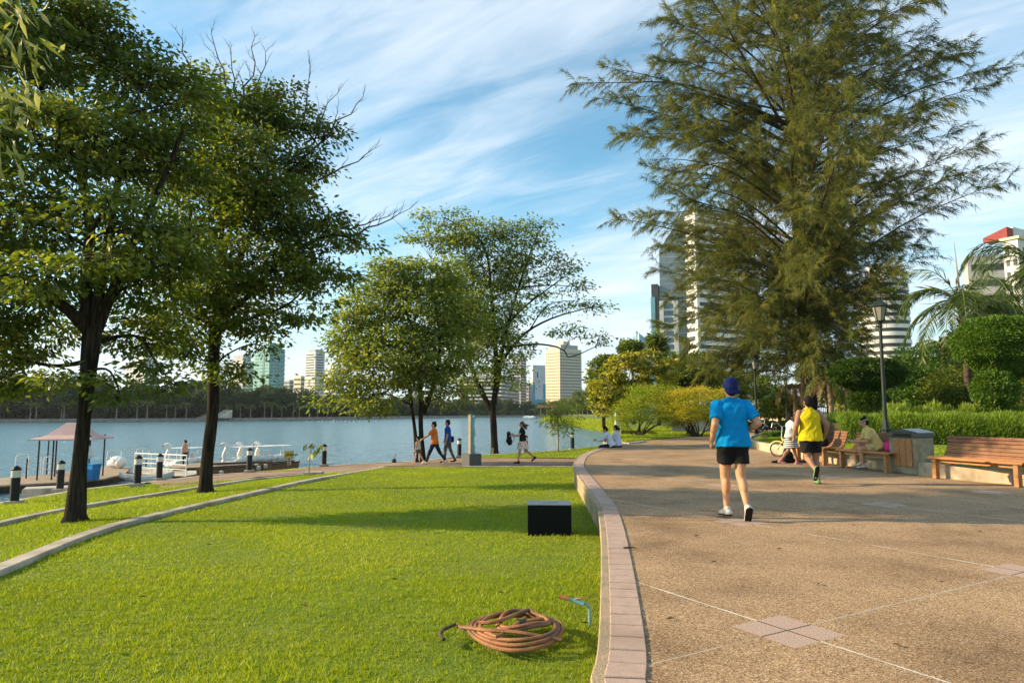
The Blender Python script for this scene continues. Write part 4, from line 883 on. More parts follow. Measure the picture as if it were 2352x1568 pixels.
# ---------------------------------------------------------------- pale leaves overhead, a tree standing just outside on the left
def near_branch():
    base = Vector((-4.9, 3.4, -.3)); t = thing('overhanging_tree', 'sunlit pale green leaves of a close tree reaching in at the upper left corner', 'tree', base)
    mb = MB(base); trunk_mesh(mb, [base, base+Vector((.1, 0, 1.6)), base+Vector((.3, 0, 3.2))], [.14, .11, .09], 12, .12); mb.build('trunk', MATS['bark_brown'], t, True)
    mb = MB(base); cl = []
    tips = [(20, 40), (35, 120), (15, 200), (30, 240), (0, 290), (-40, 60), (-60, 180), (60, 20), (-80, 300), (-30, 350), (-120, 120), (-160, 240), (-200, 40)]
    for px, py in tips:
        Y = 3.3+random.uniform(-.25, .35); e = D(px-20, py, Y); s = base+Vector((.3, 0, random.uniform(2.4, 3.2)))
        q = limb(mb, [s, s.lerp(e, .6)+Vector((0, 0, .2)), e], .022, .004, 5)
        for k in range(9): cl.append(q[-1-min(k//2, len(q)-1)]+Vector((random.gauss(0, .06), random.gauss(0, .08), random.gauss(0, .05))))
    mb.build('branches', MATS['bark_brown'], t, True)
    C = np.array(cl); idx = np.repeat(np.arange(len(C)), 12); m = len(idx); P = C[idx]+rng.normal(size=(m, 3))*.07
    Dv = rng.normal(size=(m, 3))*.5+np.array([.35, 0, -1.0]); add_crown(t, [leaf_cards(P, Dv, .13*(.6+.6*rng.random(m)), .026, rng.random(m), .2)], 'leaf_sunny')
near_branch()
# ---------------------------------------------------------------- casuarina
def casuarina():
    YC = 47.0; base = Vector((D(1862, 1000, YC).x, YC, .0)); k = YC/FL
    t = thing('casuarina_tree', 'huge feathery olive casuarina tree with drooping needles on the right of the plaza', 'tree', base)
    def P(px, py, dy=0): return D(px, py, YC+dy)
    mb = MB(base); ax = trunk_mesh(mb, [base, P(1858, 900), P(1850, 760), P(1838, 600), P(1825, 400), P(1812, 180), P(1800, -60), P(1795, -180)], [.56, .50, .44, .36, .26, .18, .10, .04], 16, .4, 5); mb.build('trunk', MATS['bark_dark'], t, True)
    mb = MB(base); spr = []                               # sprays: (start, direction, length)
    K = YC/27
    prof = [(1.6, 3.4), (2.6, 4.6), (3.6, 5.2), (5.5, 6.0), (8, 8.0), (10, 8.8), (13, 9.2), (15.5, 8.4), (17.5, 7.0), (19.5, 5.0), (21, 2.0)]   # height : reach of the limbs, for a tree at 27 m, scaled by K
    profL = [(1.6, 5.0), (3.9, 5.6), (5.6, 6.3), (7.3, 6.4), (9.5, 8.6), (11.8, 8.0), (15.9, 8.8), (17.6, 6.2), (19.5, 4.2), (21, 2)]; profR = [(1.6, 2.4), (3.9, 2.6), (5.6, 3.6), (7.3, 5.6), (9.5, 7.4), (11.8, 7.4), (15.9, 5.8), (17.6, 4.4), (19.5, 3.4), (21, 1.6)]
    ends = []; NL = 262
    for i in range(NL):
        zt = 2.2+18.7*((i+.5)/NL)**1.12; a = i*2.39996+random.gauss(0, .35); wl_ = .5-.5*math.cos(a); reach = (lerp_tab(profL, zt)*wl_+lerp_tab(profR, zt)*(1-wl_))*random.uniform(.58, 1.03)
        rise = reach*(.20+.30*random.random()) if zt > 5 else reach*random.uniform(-.10, .10)
        z0 = max(1.7, zt-rise*1.15)*K; reach *= K; e = Vector((math.cos(a)*reach, math.sin(a)*reach, zt*K))
        tr = min(ax, key=lambda q: abs(q.z-z0)); s = Vector((tr.x, tr.y, z0)); e = Vector((tr.x, tr.y, 0))+e
        m1 = s.lerp(e, .45)+Vector((random.gauss(0, .3), random.gauss(0, .3), .10*reach)); m2 = s.lerp(e, .8)+Vector((random.gauss(0, .25), random.gauss(0, .25), .05*reach))
        q = limb(mb, [s, m1, m2, e], .022+.0085*reach, .008, 6, 4); ends.append(q)
    for q in ends:
        n = len(q); L = (q[-1]-q[0]).length
        for j in range(int(7+L*3.0)):
            u = .04+.96*random.random()**.85; i = min(n-2, int(u*(n-1))); p = q[i].lerp(q[i+1], random.random()); d = (q[min(i+1, n-1)]-q[max(i-1, 0)]).normalized()
            sd = Vector(sphere_pts(1)[0]); sd = (sd-d*sd.dot(d)).normalized(); l = random.uniform(.9, 2.5)*(1.12-.5*u)*K*.62
            dv = (d*.8+sd*.75+Vector((0, 0, .10))).normalized(); e = p+dv*l+Vector((0, 0, -.11*l*l))
            pts = [p, p+dv*l*.5+Vector((0, 0, .03)), e]; mb.tube(pts, [.013, .009, .004], 4, cap=False); spr.append((pts, random.random()))
        spr.append(([q[-3], q[-2], q[-1]], random.random()))
    mb.build('branches', MATS['bark_brown'], t, True)
    # needle tufts hung along each spray
    Pp = []; Dd = []; Tn = []
    for pts, tone in spr:
        a, b, c = [np.array(x) for x in pts]; m = 50; u = rng.random(m)**.8
        q = np.where(u[:, None] < .5, a+(b-a)*(u[:, None]*2), b+(c-b)*(u[:, None]*2-1)); d = unit((c-a)[None])[0]
        Pp.append(q+rng.normal(size=(m, 3))*.05); Dd.append(d*.75+rng.normal(size=(m, 3))*.42+np.array([0, 0, -.50])); Tn.append(np.clip(.65*tone+.35*rng.random(m)-.04, 0, 1))
    Pp = np.concatenate(Pp); Dd = np.concatenate(Dd); Tn = np.concatenate(Tn); n = len(Pp)
    add_crown(t, [blades(Pp, Dd, (.24+.30*rng.random(n))*1.15, .034, Tn)], 'needle')
casuarina()
# ---------------------------------------------------------------- small trees near the path
def young_tree(name, label, base, h, blobs, ncl, per, rc, ln, wd, leaf, r=.05, bark='bark_pale', lean=(0, 0), cat='young tree', bias=0):
    top = Vector(base)+Vector((lean[0], lean[1], h)); t = thing(name, label, cat, base)
    mb = MB(base); P = trunk_mesh(mb, [Vector(base), Vector(base).lerp(top, .5)+Vector((.03, 0, 0)), top], [r, r*.8, r*.6], 10, .06); mb.build('trunk', MATS[bark], t, True)
    mb = MB(base); cr, C, I = crown_mesh(name, blobs, ncl, per, rc, ln, wd, .7, bias=bias)
    for c in C[::3]: limb(mb, [P[-2], P[-1].lerp(Vector(c), .5)+Vector((0, 0, .1)), Vector(c)], r*.35, .006, 5, 2)
    mb.build('branches', MATS[bark], t, True); add_crown(t, [cr], leaf); return t
by = W(1281, 1034, -.62)
young_tree('young_tree', 'slim young tree with narrow drooping leaves and a pale stem on the lake bank', by, 2.0, [pb(1275, 975, by.y, 30, 20), pb(1300, 950, by.y, 30, 24), pb(1262, 935, by.y, 22, 22), pb(1290, 985, by.y, 26, 16), pb(1320, 965, by.y, 22, 20, .7)], 62, 15, .36, .28, .045, 'leaf_mid', .045)
bs = W(709, 1093, -.65)
def sapling():
    t = thing('sapling', 'tiny sapling with a thin bare stem and a few big leaves by the kerb', 'sapling', bs); Y = bs.y
    mb = MB(bs); pts = [bs, D(710, 1065, Y), D(711, 1048, Y), D(716, 1030, Y)]; mb.tube(pts, [.022, .018, .016, .012], 7)
    tips = [(703, 1020), (718, 1017), (722, 1034), (731, 1028), (735, 1020), (712, 1040)]
    for a, b in tips: mb.tube([pts[-1], D((716+a)/2, 1024, Y), D(a, b, Y)], [.008, .006, .004], 5)
    mb.build('stem', MATS['bark_pale'], t, True)
    P = np.array([D(a, b, Y) for a, b in tips for k in range(2)]); m = len(P)
    add_crown(t, [leaf_cards(P, rng.normal(size=(m, 3))*.4+np.array([.1, 0, -1]), .24, .11, rng.random(m), .2)], 'leaf_mid', 'leaves')
sapling()
# ---------------------------------------------------------------- shrubs and trees along the left side of the plaza
def shrub(name, label, base, blobs, ncl, per, rc, ln, wd, leaf, stems=9, bark='bark_brown', droop=.1, cat='shrub', group=None, bias=0, lo=.5):
    t = thing(name, label, cat, base, 0, group); mb = MB(base); b0 = Vector(base)
    cr, C, I = crown_mesh(name, blobs, ncl, per, rc, ln, wd, droop, lo=lo, bias=bias)
    for k in range(stems):
        c = Vector(C[int(k*len(C)/max(1, stems))]); s = b0+Vector((random.gauss(0, .18), random.gauss(0, .15), -.05)); c.z = min(c.z, b0.z+(c.z-b0.z)*.9)
        limb(mb, [s, s.lerp(c, .4)+Vector((random.gauss(0, .12), random.gauss(0, .12), .1)), c], .045, .010, 6)
    if stems: mb.build('stems', MATS[bark], t, True)
    add_crown(t, [cr], leaf, 'foliage'); return t
ba = W(1465, 1003, .05); Ya = 37.5
shrub('flowering_shrub', 'broad green bush with amber tips and several stems beside the seated couple', D(1465, 1002, Ya), [pb(1445, 945, Ya, 40, 28), pb(1500, 915, Ya+1, 45, 24), pb(1425, 970, Ya, 26, 20), pb(1480, 950, Ya, 45, 24), pb(1530, 935, Ya+1, 40, 28), pb(1545, 965, Ya, 26, 18), pb(1475, 900, Ya+2, 40, 20), pb(1530, 900, Ya+2.5, 40, 18)], 620, 32, .34, .085, .036, 'leaf_orange', 12, bias=-.24)
shrub('flowering_shrub', 'golden orange bush with a dense dome and twisted bare stems left of the blue jogger', D(1590, 1001, Ya), [pb(1565, 945, Ya, 50, 34), pb(1620, 930, Ya, 45, 36), pb(1600, 905, Ya+.5, 50, 16), pb(1545, 955, Ya-.3, 28, 16), pb(1640, 955, Ya, 36, 26), pb(1590, 950, Ya-.5, 46, 18), pb(1535, 925, Ya+.6, 40, 26), pb(1570, 915, Ya+.6, 44, 20), pb(1655, 915, Ya+.8, 36, 22)], 760, 34, .30, .085, .036, 'leaf_orange', 18, bias=.05)
YT = 46
def flowering():
    b = D(1416, 990, YT); b.z = -.1
    broad_tree('flowering_tree', 'round yellow flowering tree at the left edge of the plaza', b, [b, b+Vector((.1, 0, 1)), D(1420, 945, YT)], [.14, .12, .11],
        [([D(1420, 950, YT), D(1400, 900, YT), D(1395, 860, YT)], .07, .02), ([D(1420, 950, YT), D(1440, 890, YT), D(1450, 840, YT)], .07, .02), ([D(1420, 955, YT), D(1470, 900, YT), D(1500, 840, YT)], .06, .02)],
        [pb(1400, 890, YT, 45, 44), pb(1440, 850, YT, 50, 40), pb(1490, 830, YT+1, 45, 28), pb(1385, 930, YT, 28, 26), pb(1440, 910, YT, 50, 36), pb(1500, 880, YT+1, 40, 40), pb(1540, 850, YT+2, 30, 24)], 520, 28, .25, .19, .12, 'leaf_yellow', 'bark_pale', .1, lo=.78, cat='tree', bias=.02)
flowering()
def dark_tree(name, label, px, py, Y, rx, rz, n, leaf='leaf_deep', zb=-.1, group=None, base_px=None, ln=.3, trunk=.18, bias=0, sub=6, zlow=None, bark='bark_dark'):
    c = D(px, py, Y); k = Y/FL; b = Vector((D(base_px or px, py, Y).x, Y, zb)); t = thing(name, label, 'tree', b, 0, group)
    bl = [(c.x+random.uniform(-.55, .55)*rx*k, Y+random.uniform(-.4, .4)*rx*k, c.z+random.uniform(-.55, .55)*rz*k, rx*k*random.uniform(.4, .6), rx*k*.5, rz*k*random.uniform(.4, .6)) for _ in range(sub)]+[(c.x, Y, c.z, rx*k*.7, rx*k*.7, rz*k*.75)]
    mb = MB(b); P = trunk_mesh(mb, [b, b.lerp(c, .5), c], [trunk, trunk*.8, trunk*.5], 9, .1)
    for q in bl: limb(mb, [P[len(P)//2], P[-3].lerp(Vector(q[:3]), .5), Vector(q[:3])], trunk*.4, .02, 5, 2)
    mb.build('trunk', MATS[bark], t, True)
    cr, C, I = crown_mesh(name, bl, n, 18, .03*k*FL/30+.35, ln, ln*.5, .4, lo=.6, bias=bias); add_crown(t, [cr], leaf); return t
dark_tree('park_tree', 'dark green tree rising behind the yellow flowering tree', 1385, 855, 62, 42, 50, 260, ln=.34)
dark_tree('park_tree', 'dark layered tree in front of the small glass tower', 1452, 795, 70, 30, 16, 120, ln=.34)
dark_tree('park_tree', 'pointed dark tree beside the small glass tower', 1510, 790, 64, 18, 34, 110, ln=.32)
dark_tree('park_tree', 'broad dark tree below the tall striped tower', 1600, 850, 60, 80, 60, 380, ln=.34)
for i, (px, py, Y, rx, rz, lf, lab) in enumerate([(1560, 880, 52, 40, 34, 'leaf_deep', 'dark bushy tree just above the golden bush'), (1680, 905, 66, 50, 60, 'leaf_deep', 'dark shaded tree behind the head of the blue jogger'), (1760, 900, 70, 55, 60, 'leaf_deep', 'dark shaded tree behind the slender street lamps'), (1790, 930, 60, 40, 34, 'leaf_mid', 'dim bushy tree beside the double row of lamps'), (1900, 890, 62, 60, 60, 'leaf_deep', 'dark tree behind the casuarina trunk'), (1960, 920, 54, 50, 40, 'leaf_mid', 'tree with hanging leaves in front of the brown fence'), (2060, 870, 58, 60, 60, 'leaf_deep', 'dark tree behind the tall street lamp'), (2150, 880, 48, 60, 60, 'leaf_deep', 'dark leafy tree behind the palms'), (2330, 850, 50, 80, 80, 'leaf_deep', 'dark tree at the right edge behind the clipped tree'), (2215, 815, 42, 60, 70, 'leaf_deep', 'tall dark tree filling the gap behind the arching palm'), (2300, 745, 44, 60, 60, 'leaf_deep', 'tall dark tree just left of the white building with the red roof')]):
    dark_tree('park_tree', lab, px, py, Y, rx, rz, 300, lf, ln=.30)
# row of slim trees along the right-hand shore
for i in range(15):
    Y = 112+i*8.2; x = 17.6+(2.2 if i % 2 else 0)-.016*(Y-112)+random.uniform(-.4, .4); h = random.uniform(5.2, 7.2); b = Vector((x, Y, -.45))
    t = thing('shore_tree', ['slim pale trunked tree in the row along the right shore, nearest of the row', 'slim tree second along the right shore row', 'slim pale trunked tree in the row on the right shore'][min(i, 2)], 'tree', b, 0, 'slim trees in a row along the right shore')
    mb = MB(b); trunk_mesh(mb, [b, b+Vector((.1, 0, h*.4)), b+Vector((0, 0, h*.7))], [.11, .09, .06], 7); mb.build('trunk', MATS['bark_pale'], t, True)
    cr, C, I = crown_mesh('c', [(x, Y, h*.62, 1.9, 1.9, h*.30), (x+.6, Y, h*.45, 1.4, 1.6, h*.2), (x-.7, Y+.4, h*.7, 1.2, 1.3, h*.22)], 90, 16, .6, .45, .2, .5); add_crown(t, [cr], 'leaf_lake')
# ---------------------------------------------------------------- far shore: trees, palms and shrubs (each a copy of one of a few, with its own place)
def far_pos(u):
    i = u*(len(FS)-1); k = min(len(FS)-2, int(i)); f = i-k; return Vector((FS[k][0]+(FS[k+1][0]-FS[k][0])*f, FS[k][1]+(FS[k+1][1]-FS[k][1])*f, -1.0))
protos = []
for k in range(4):
    t = thing('far_tree', 'dark dense tree in the belt across the lake', 'tree', (0, 0, 0), 0, 'dark trees across the lake'); h = 13
    mb = MB(); trunk_mesh(mb, [Vector((0, 0, 0)), Vector((.2, 0, 3)), Vector((0, .2, 7))], [.35, .28, .2], 8); mb.build('trunk', MATS['bark_dark'], t, True)
    bl = [(random.uniform(-3.0, 3.0), random.uniform(-2.4, 2.4), random.uniform(2.4, 9.8), random.uniform(2.0, 3.2), random.uniform(2, 3), random.uniform(1.6, 2.6)) for _ in range(11)]
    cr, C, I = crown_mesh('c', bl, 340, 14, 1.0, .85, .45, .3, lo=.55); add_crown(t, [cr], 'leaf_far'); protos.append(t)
used = set()
def put(proto, loc, rz, s, label=None):
    if proto not in used: used.add(proto); proto.location = loc; proto.rotation_euler = (0, 0, rz); proto.scale = (s, s, s); r = proto
    else: r = dup(proto, loc, rz, None, None, s)
    if label: r['label'] = label
    return r
def screen_x(p): return CX+FL*p.x/p.y
n_far = 0; U0 = next(k/400 for k in range(400) if far_pos(k/400).x > -265)
for row, (off, cnt) in enumerate([(8, 70), (17, 60)]):
    for i in range(cnt):
        u = U0+(1-.045-U0)*(i+.5+.3*math.sin(i*5.1+row))/cnt; p = far_pos(u)
        a, b = far_pos(max(0, u-.01)), far_pos(min(1, u+.01)); nn = Vector((-(b-a).y, (b-a).x, 0)).normalized(); p = p+nn*(off+2*math.sin(i*3.3))
        if p.x < -320: continue
        sx = screen_x(p); sc = lerp_tab([(-400, 1.35), (200, 1.12), (500, 1.02), (700, .88), (850, .78), (1300, .72)], sx)*random.uniform(.82, 1.12)*(1.1 if row else .92)
        put(protos[(i*7+row*3+i//3) % 4], p, random.uniform(0, 6), sc); n_far += 1
def far_palm():
    t = thing('far_palm', 'slender pale trunked palm on the far promenade', 'palm', (0, 0, 0), 0, 'slender palms along the far promenade')
    mb = MB(); mb.tube([(0, 0, 0), (.05, 0, 2.5), (0, 0, 5)], [.20, .16, .13], 7); mb.build('trunk', MATS['bark_pale'], t, True)
    P = []; Dv = []
    for k in range(13):
        a = k*2.4; up = random.uniform(-.1, .9)
        for j in range(9):
            f = j/8; P.append((math.cos(a)*f*1.7, math.sin(a)*f*1.7, 5+f*up*1.5-f*f*1.3)); Dv.append((math.cos(a)*.7, math.sin(a)*.7, -.6))
            P.append(P[-1]); Dv.append((math.cos(a)*.7+.5*math.sin(a), math.sin(a)*.7-.5*math.cos(a), -.5))
    m = len(P); add_crown(t, [leaf_cards(np.array(P), np.array(Dv), .8, .28, rng.random(m))], 'leaf_lake', 'fronds'); return t
fp = far_palm()
for i, px in enumerate([62, 88, 118, 150, 258, 292, 330, 366, 400, 432, 520, 548, 572, 600, 622, 640, 662, 684, 706, 728, 752, 776, 800, 840]):
    best = min((far_pos(k/400) for k in range(401)), key=lambda p: abs(screen_x(p)-px)); a = best+Vector((0, 3.0+2*math.sin(i*4), 0)); put(fp, a, random.uniform(0, 6), random.uniform(.85, 1.25)*(1 if a.y < 300 else 1.15))
sp_ = shrub('far_shrub', 'small rounded bush on the far lake edge', Vector((0, 0, 0)), [(0, 0, 1.5, 2.2, 2.0, 1.5), (1.4, 0, 1.2, 1.5, 1.5, 1.1)], 60, 14, .6, .6, .35, 'leaf_lake', 3, group='rounded bushes on the far lake edge')
for i, px in enumerate([1075, 1098, 1122, 1150, 1178, 1200, 1222, 1060]):
    best = min((far_pos(k/400) for k in range(401)), key=lambda p: abs(screen_x(p)-px)); put(sp_, best+Vector((0, 3.5, .1)), random.uniform(0, 6), random.uniform(.9, 1.4))
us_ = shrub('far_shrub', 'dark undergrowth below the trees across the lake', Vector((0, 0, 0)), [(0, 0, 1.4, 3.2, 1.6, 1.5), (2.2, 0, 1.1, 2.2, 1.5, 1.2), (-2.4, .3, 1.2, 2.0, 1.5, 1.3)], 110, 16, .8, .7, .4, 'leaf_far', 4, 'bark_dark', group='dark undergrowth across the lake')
for i in range(64):
    u = U0+(.955-U0)*(i+.5)/64; p = far_pos(u); a, b = far_pos(max(0, u-.01)), far_pos(min(1, u+.01)); nn = Vector((-(b-a).y, (b-a).x, 0)).normalized(); put(us_, p+nn*(21+3*math.sin(i*2.2)), math.atan2((b-a).y, (b-a).x)+random.uniform(-.2, .2), random.uniform(1.1, 1.7))
# ---------------------------------------------------------------- palms, clipped trees and hedge on the right
def frond_palm(name, label, base, top, nf, length, seed, up=1.0, dry=0.0, spear=False):
    rr = random.Random(seed); t = thing(name, label, 'palm', base); base = Vector(base); top = Vector(top)
    mb = MB(base); pts = [base, base.lerp(top, .5)+Vector((.08, 0, 0)), top]; q = smooth_curve(pts, 22)
    mb.tube(q, [.17-.05*i/21+.012*(i % 2) for i in range(22)], 12); mb.build('trunk', MATS['bark_pale'] if dry else MATS['bark_brown'], t, True)
    V = []; n0 = 0; Fm = []; Tn = []
    for k in range(nf):
        a = k*2.39996+rr.gauss(0, .2); el = rr.uniform(-.25, 1.25)*up; L = length*rr.uniform(.8, 1.1); h = Vector((math.cos(a), math.sin(a), 0)); p = top.copy(); d = (h*math.cos(el)+Vector((0, 0, math.sin(el)))).normalized(); spine = [p.copy()]
        for j in range(14): p = p+d*(L/14); d = (d+Vector((0, 0, -.13-.02*j*(1 if up > .3 else .3)))).normalized(); spine.append(p.copy())
        rb = MB(base); rb.tube(spine, [.035*(1-j/17) for j in range(15)], 5, cap=False); P = []; Dv = []; ln = []
        for j in range(2, 15):
            tdir = (spine[j]-spine[j-1]).normalized(); side = tdir.cross(Vector((0, 0, 1)))
            if side.length < .1: side = Vector((-h.y, h.x, 0))
            side.normalize()
            for f in range(4):
                for s in (-1, 1):
                    P.append(spine[j-1].lerp(spine[j], f/4)); Dv.append(tdir*.65+side*s*.8+Vector((0, 0, -.45+rr.gauss(0, .25)))); ln.append(L*.26*(1-abs(j-7)/11))
        m = len(P); tone = np.clip(rng.random(m)*.5+rr.random()*.5, 0, 1); v, f, tn = leaf_cards(np.array(P), np.array(Dv), np.array(ln), .045, tone, .15)
        v = np.concatenate([v-np.array(base), np.array(rb.v)]); nb = len(tn); f2 = np.array([(a_, b_, c_) for q4 in rb.f for a_, b_, c_ in ((q4[0]+nb, q4[1]+nb, q4[2]+nb), (q4[0]+nb, q4[2]+nb, q4[3]+nb))])
        link('frond', np_mesh('frond', v, np.concatenate([f, f2]), np.concatenate([tn, np.full(len(rb.v), .9)])), MATS['leaf_dry' if dry and rr.random() < dry else 'leaf_palm'], t)
    if spear:
        mb = MB(base); mb.tube([top, top+Vector((-.05, 0, 1.3)), top+Vector((-.12, 0, 2.9))], [.05, .035, .006], 6); mb.build('spear_leaf', MATS['bark_pale'], t, True)
    return t
def gz(px, Y, z): p = D(px, 900, Y); return Vector((p.x, Y, z))
frond_palm('palm_tree', 'arching green palm with an upright spear leaf, right of the tall street lamp', gz(2222, 30, .2), D(2207, 700, 30), 22, 3.5, 3, spear=True)
frond_palm('palm_tree', 'taller palm at the right edge in front of the white building', gz(2400, 33, .2), D(2380, 615, 33), 24, 4.6, 5)
frond_palm('palm_tree', 'lower dark palm with hanging fronds behind the arching palm', gz(2262, 34, .2), D(2275, 735, 34), 18, 3.0, 8)
frond_palm('palm_tree', 'shaded drooping palm between the lamp and the clipped tree', gz(2160, 35, .2), D(2165, 790, 35), 16, 2.6, 9, up=.5)
frond_palm('palm_tree', 'dry drooping palm with a pale trunk in front of the brown fence', gz(1905, 43, .0), D(1903, 872, 43), 16, 2.4, 12, up=.45, dry=.6)
frond_palm('palm_tree', 'short palm with tan hanging fronds beside the casuarina trunk', gz(1822, 50, .0), D(1824, 885, 50), 14, 2.2, 14, up=.4, dry=.8)
def clipped(label, base, balls, n, stem_r, ln=.085, leaf='leaf_box'):
    t = thing('clipped_tree', label, 'topiary tree', base); b = Vector(base); mb = MB(base); top = Vector(balls[0][:3])
    trunk_mesh(mb, [b, b.lerp(top, .5), top], [stem_r, stem_r*.9, stem_r*.7], 9, .1); mb.build('trunk', MATS['bark_dark'], t, True)
    P = []; Dv = []
    vol = sum(q[3]*q[5] for q in balls)
    for q in balls:
        m = int(n*q[3]*q[5]/vol); u = sphere_pts(m); lump = 1+.05*np.sin(u[:, :1]*9+1)*np.cos(u[:, 1:2]*8)+.04*np.sin(u[:, 2:]*11); u2 = u
        P.append(np.array(q[:3])+u2*lump*np.array(q[3:6])*(.86+.14*rng.random((m, 1))**.4)); Dv.append(u+rng.normal(size=(m, 3))*.7)
    P = np.concatenate(P); Dv = np.concatenate(Dv); m = len(P); add_crown(t, [leaf_cards(P, Dv, ln*(.7+.6*rng.random(m)), ln*.55, rng.random(m), .2)], leaf)
YB = 26.5
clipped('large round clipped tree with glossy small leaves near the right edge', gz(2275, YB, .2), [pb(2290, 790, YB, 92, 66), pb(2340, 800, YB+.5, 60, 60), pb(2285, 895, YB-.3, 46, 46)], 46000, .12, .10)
clipped('dark flat topped clipped tree in the shade left of the tall lamp', gz(1990, 30, .2), [pb(1990, 858, 30, 84, 36), pb(1995, 925, 30, 38, 50)], 30000, .14, .10, 'leaf_box_shaded')
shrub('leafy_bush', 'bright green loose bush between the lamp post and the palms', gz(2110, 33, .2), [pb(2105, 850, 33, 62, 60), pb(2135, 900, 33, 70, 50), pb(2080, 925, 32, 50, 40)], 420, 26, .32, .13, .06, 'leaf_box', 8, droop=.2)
shrub('leafy_bush', 'dark green bush below the drooping palm', gz(2190, 31, .2), [pb(2190, 900, 31, 70, 60), pb(2230, 930, 30.5, 60, 36)], 330, 26, .32, .12, .06, 'leaf_deep', 8, droop=.2)
shrub('leafy_bush', 'dark bush at the right edge behind the hedge', gz(2345, 29, .2), [pb(2345, 915, 29, 46, 46)], 200, 26, .3, .12, .06, 'leaf_deep', 6, droop=.2)
def hedge(name, label, pts, wdt, h, n, ln, leaf, z0=.2, lump=.1, bias=0, tall=0.0):
    """leaves over a long clipped body that follows pts"""
    pts = resample([Vector((x, y, 0)) for x, y in pts], 60); b = pts[0].copy(); b.z = z0; t = thing(name, label, 'hedge', b)
    core = MB(b); V = []; F = []
    for i, p in enumerate(pts):
        tt = pts[min(i+1, 59)]-pts[max(i-1, 0)]; nn = Vector((-tt.y, tt.x, 0)).normalized(); e = .75 if 0 < i < 59 else .4
        for o, z in ((-.5, 0), (-.5*e, h*.75), (.5*e, h*.75), (.5, 0)): V.append(p+nn*o*wdt*.8+Vector((0, 0, z0+z)))
    for i in range(59):
        for k in range(3): F.append((i*4+k, i*4+k+1, i*4+5+k, i*4+4+k))
    F += [(0, 1, 2, 3), (236, 237, 238, 239)]
    core.add(V, F).build('stems', MATS['soil'], t)
    A = np.array([list(p) for p in pts]); u = rng.random(n)*58.99; i = u.astype(int); f = (u-i)[:, None]; p = A[i]*(1-f)+A[i+1]*f; d = unit(A[i+1]-A[i]); nn = np.stack([-d[:, 1], d[:, 0], np.zeros(n)], 1)
    a = rng.random(n)*PI; prof = np.stack([np.cos(a), np.sin(a)], 1); prof = np.sign(prof)*np.abs(prof)**(.75 if tall > .3 else .55); r = .80+.24*rng.random(n)
    lum = 1+lump*np.sin(u*.9)+lump*.7*np.sin(u*2.3+1)
    P = p+nn*(prof[:, :1]*wdt*.5*r[:, None])+np.stack([np.zeros(n), np.zeros(n), z0+prof[:, 1]*h*r*lum], 1)
    Dv = nn*prof[:, :1]+np.stack([np.zeros(n), np.zeros(n), prof[:, 1]+tall], 1)+rng.normal(size=(n, 3))*.6
    add_crown(t, [leaf_cards(P, Dv, ln*(.7+.6*rng.random(n)), ln*(.45 if tall < .5 else .13), np.clip(rng.random(n)*.8+bias, 0, 1), .2)], leaf, 'foliage')
hedge('clipped_hedge', 'long bright green hedge with feathery tips behind the benches', [(11.9, 25.6), (14, 25.2), (17.5, 24.6), (22, 24), (27, 23.4)], 2.3, 1.0, 80000, .16, 'leaf_hedge', lump=.05, tall=.75, bias=.08)
hedge('clipped_hedge', 'taller ragged band of grasses and orange flowers behind the bright hedge', [(15, 27.4), (18, 27), (22, 26.6), (27, 26)], 1.2, 1.2, 20000, .26, 'leaf_hedge', lump=.12, tall=.9, bias=.14)
hedge('low_hedge', 'low dark hedge on the far side of the triangular grass bed', [(10.9, 29.6), (12.5, 32.2), (14.6, 36)], .35, .22, 5000, .08, 'leaf_box', lump=.03)
hedge('low_hedge', 'low dark planted strip beyond the street lamps', [(17, 52), (22, 51), (30, 50)], 2.0, .6, 9000, .14, 'leaf_deep', z0=0, lump=.1)
# ---------------------------------------------------------------- grass
def view_ok(P, m=1.5):
    x, y = P[:, 0], P[:, 1]; return (np.abs(x) < .78*np.maximum(y, .1)+m) & (y > 1.6)
def scatter(fn, n, ylo, yhi, pw=1.0):
    out = []; u = rng.random(n); yy = ylo+(yhi-ylo)*rng.random(n)**pw
    P = np.array([fn(a, b) for a, b in zip(u, yy)]); return P[view_ok(P)]
def grass(name, label, sets, extra_tone=0):
    v = []; f = []; t = []; k = 0
    for P, h, wd in sets:
        n = len(P); x, y = P[:, 0], P[:, 1]
        patch = .5+.25*np.sin(x*1.7+np.sin(y*1.3)*2)+.25*np.sin(y*2.1+np.cos(x*2.4)*1.7)
        tuft = np.sin(x*23+3*np.sin(y*17))*np.sin(y*21+2*np.cos(x*19)); ht = h*(.55+.7*rng.random(n))*(.75+.4*patch)*(1+.35*tuft); big_ = .5+.5*np.sin(x*.55+1.3*np.sin(y*.42))*np.sin(y*.5+1.1*np.cos(x*.6)); tone = np.clip(.18*patch+.22*big_+.60*rng.random(n)*.95+.10*tuft+extra_tone, 0, 1)
        a, b, c = blades(P+np.array([0, 0, -.012]), rng.normal(size=(n, 3))*np.array([.85, .85, .1])+np.array([0, 0, 1.0]), ht, wd*(.7+.6*rng.random(n)), tone)
        v.append(a); f.append(b+k); t.append(c); k += len(a)
    o = link(name, np_mesh(name, np.concatenate(v), np.concatenate(f), np.concatenate(t)), MATS['grass_blade']); tag(o, label, 'grass', kind='stuff'); return o
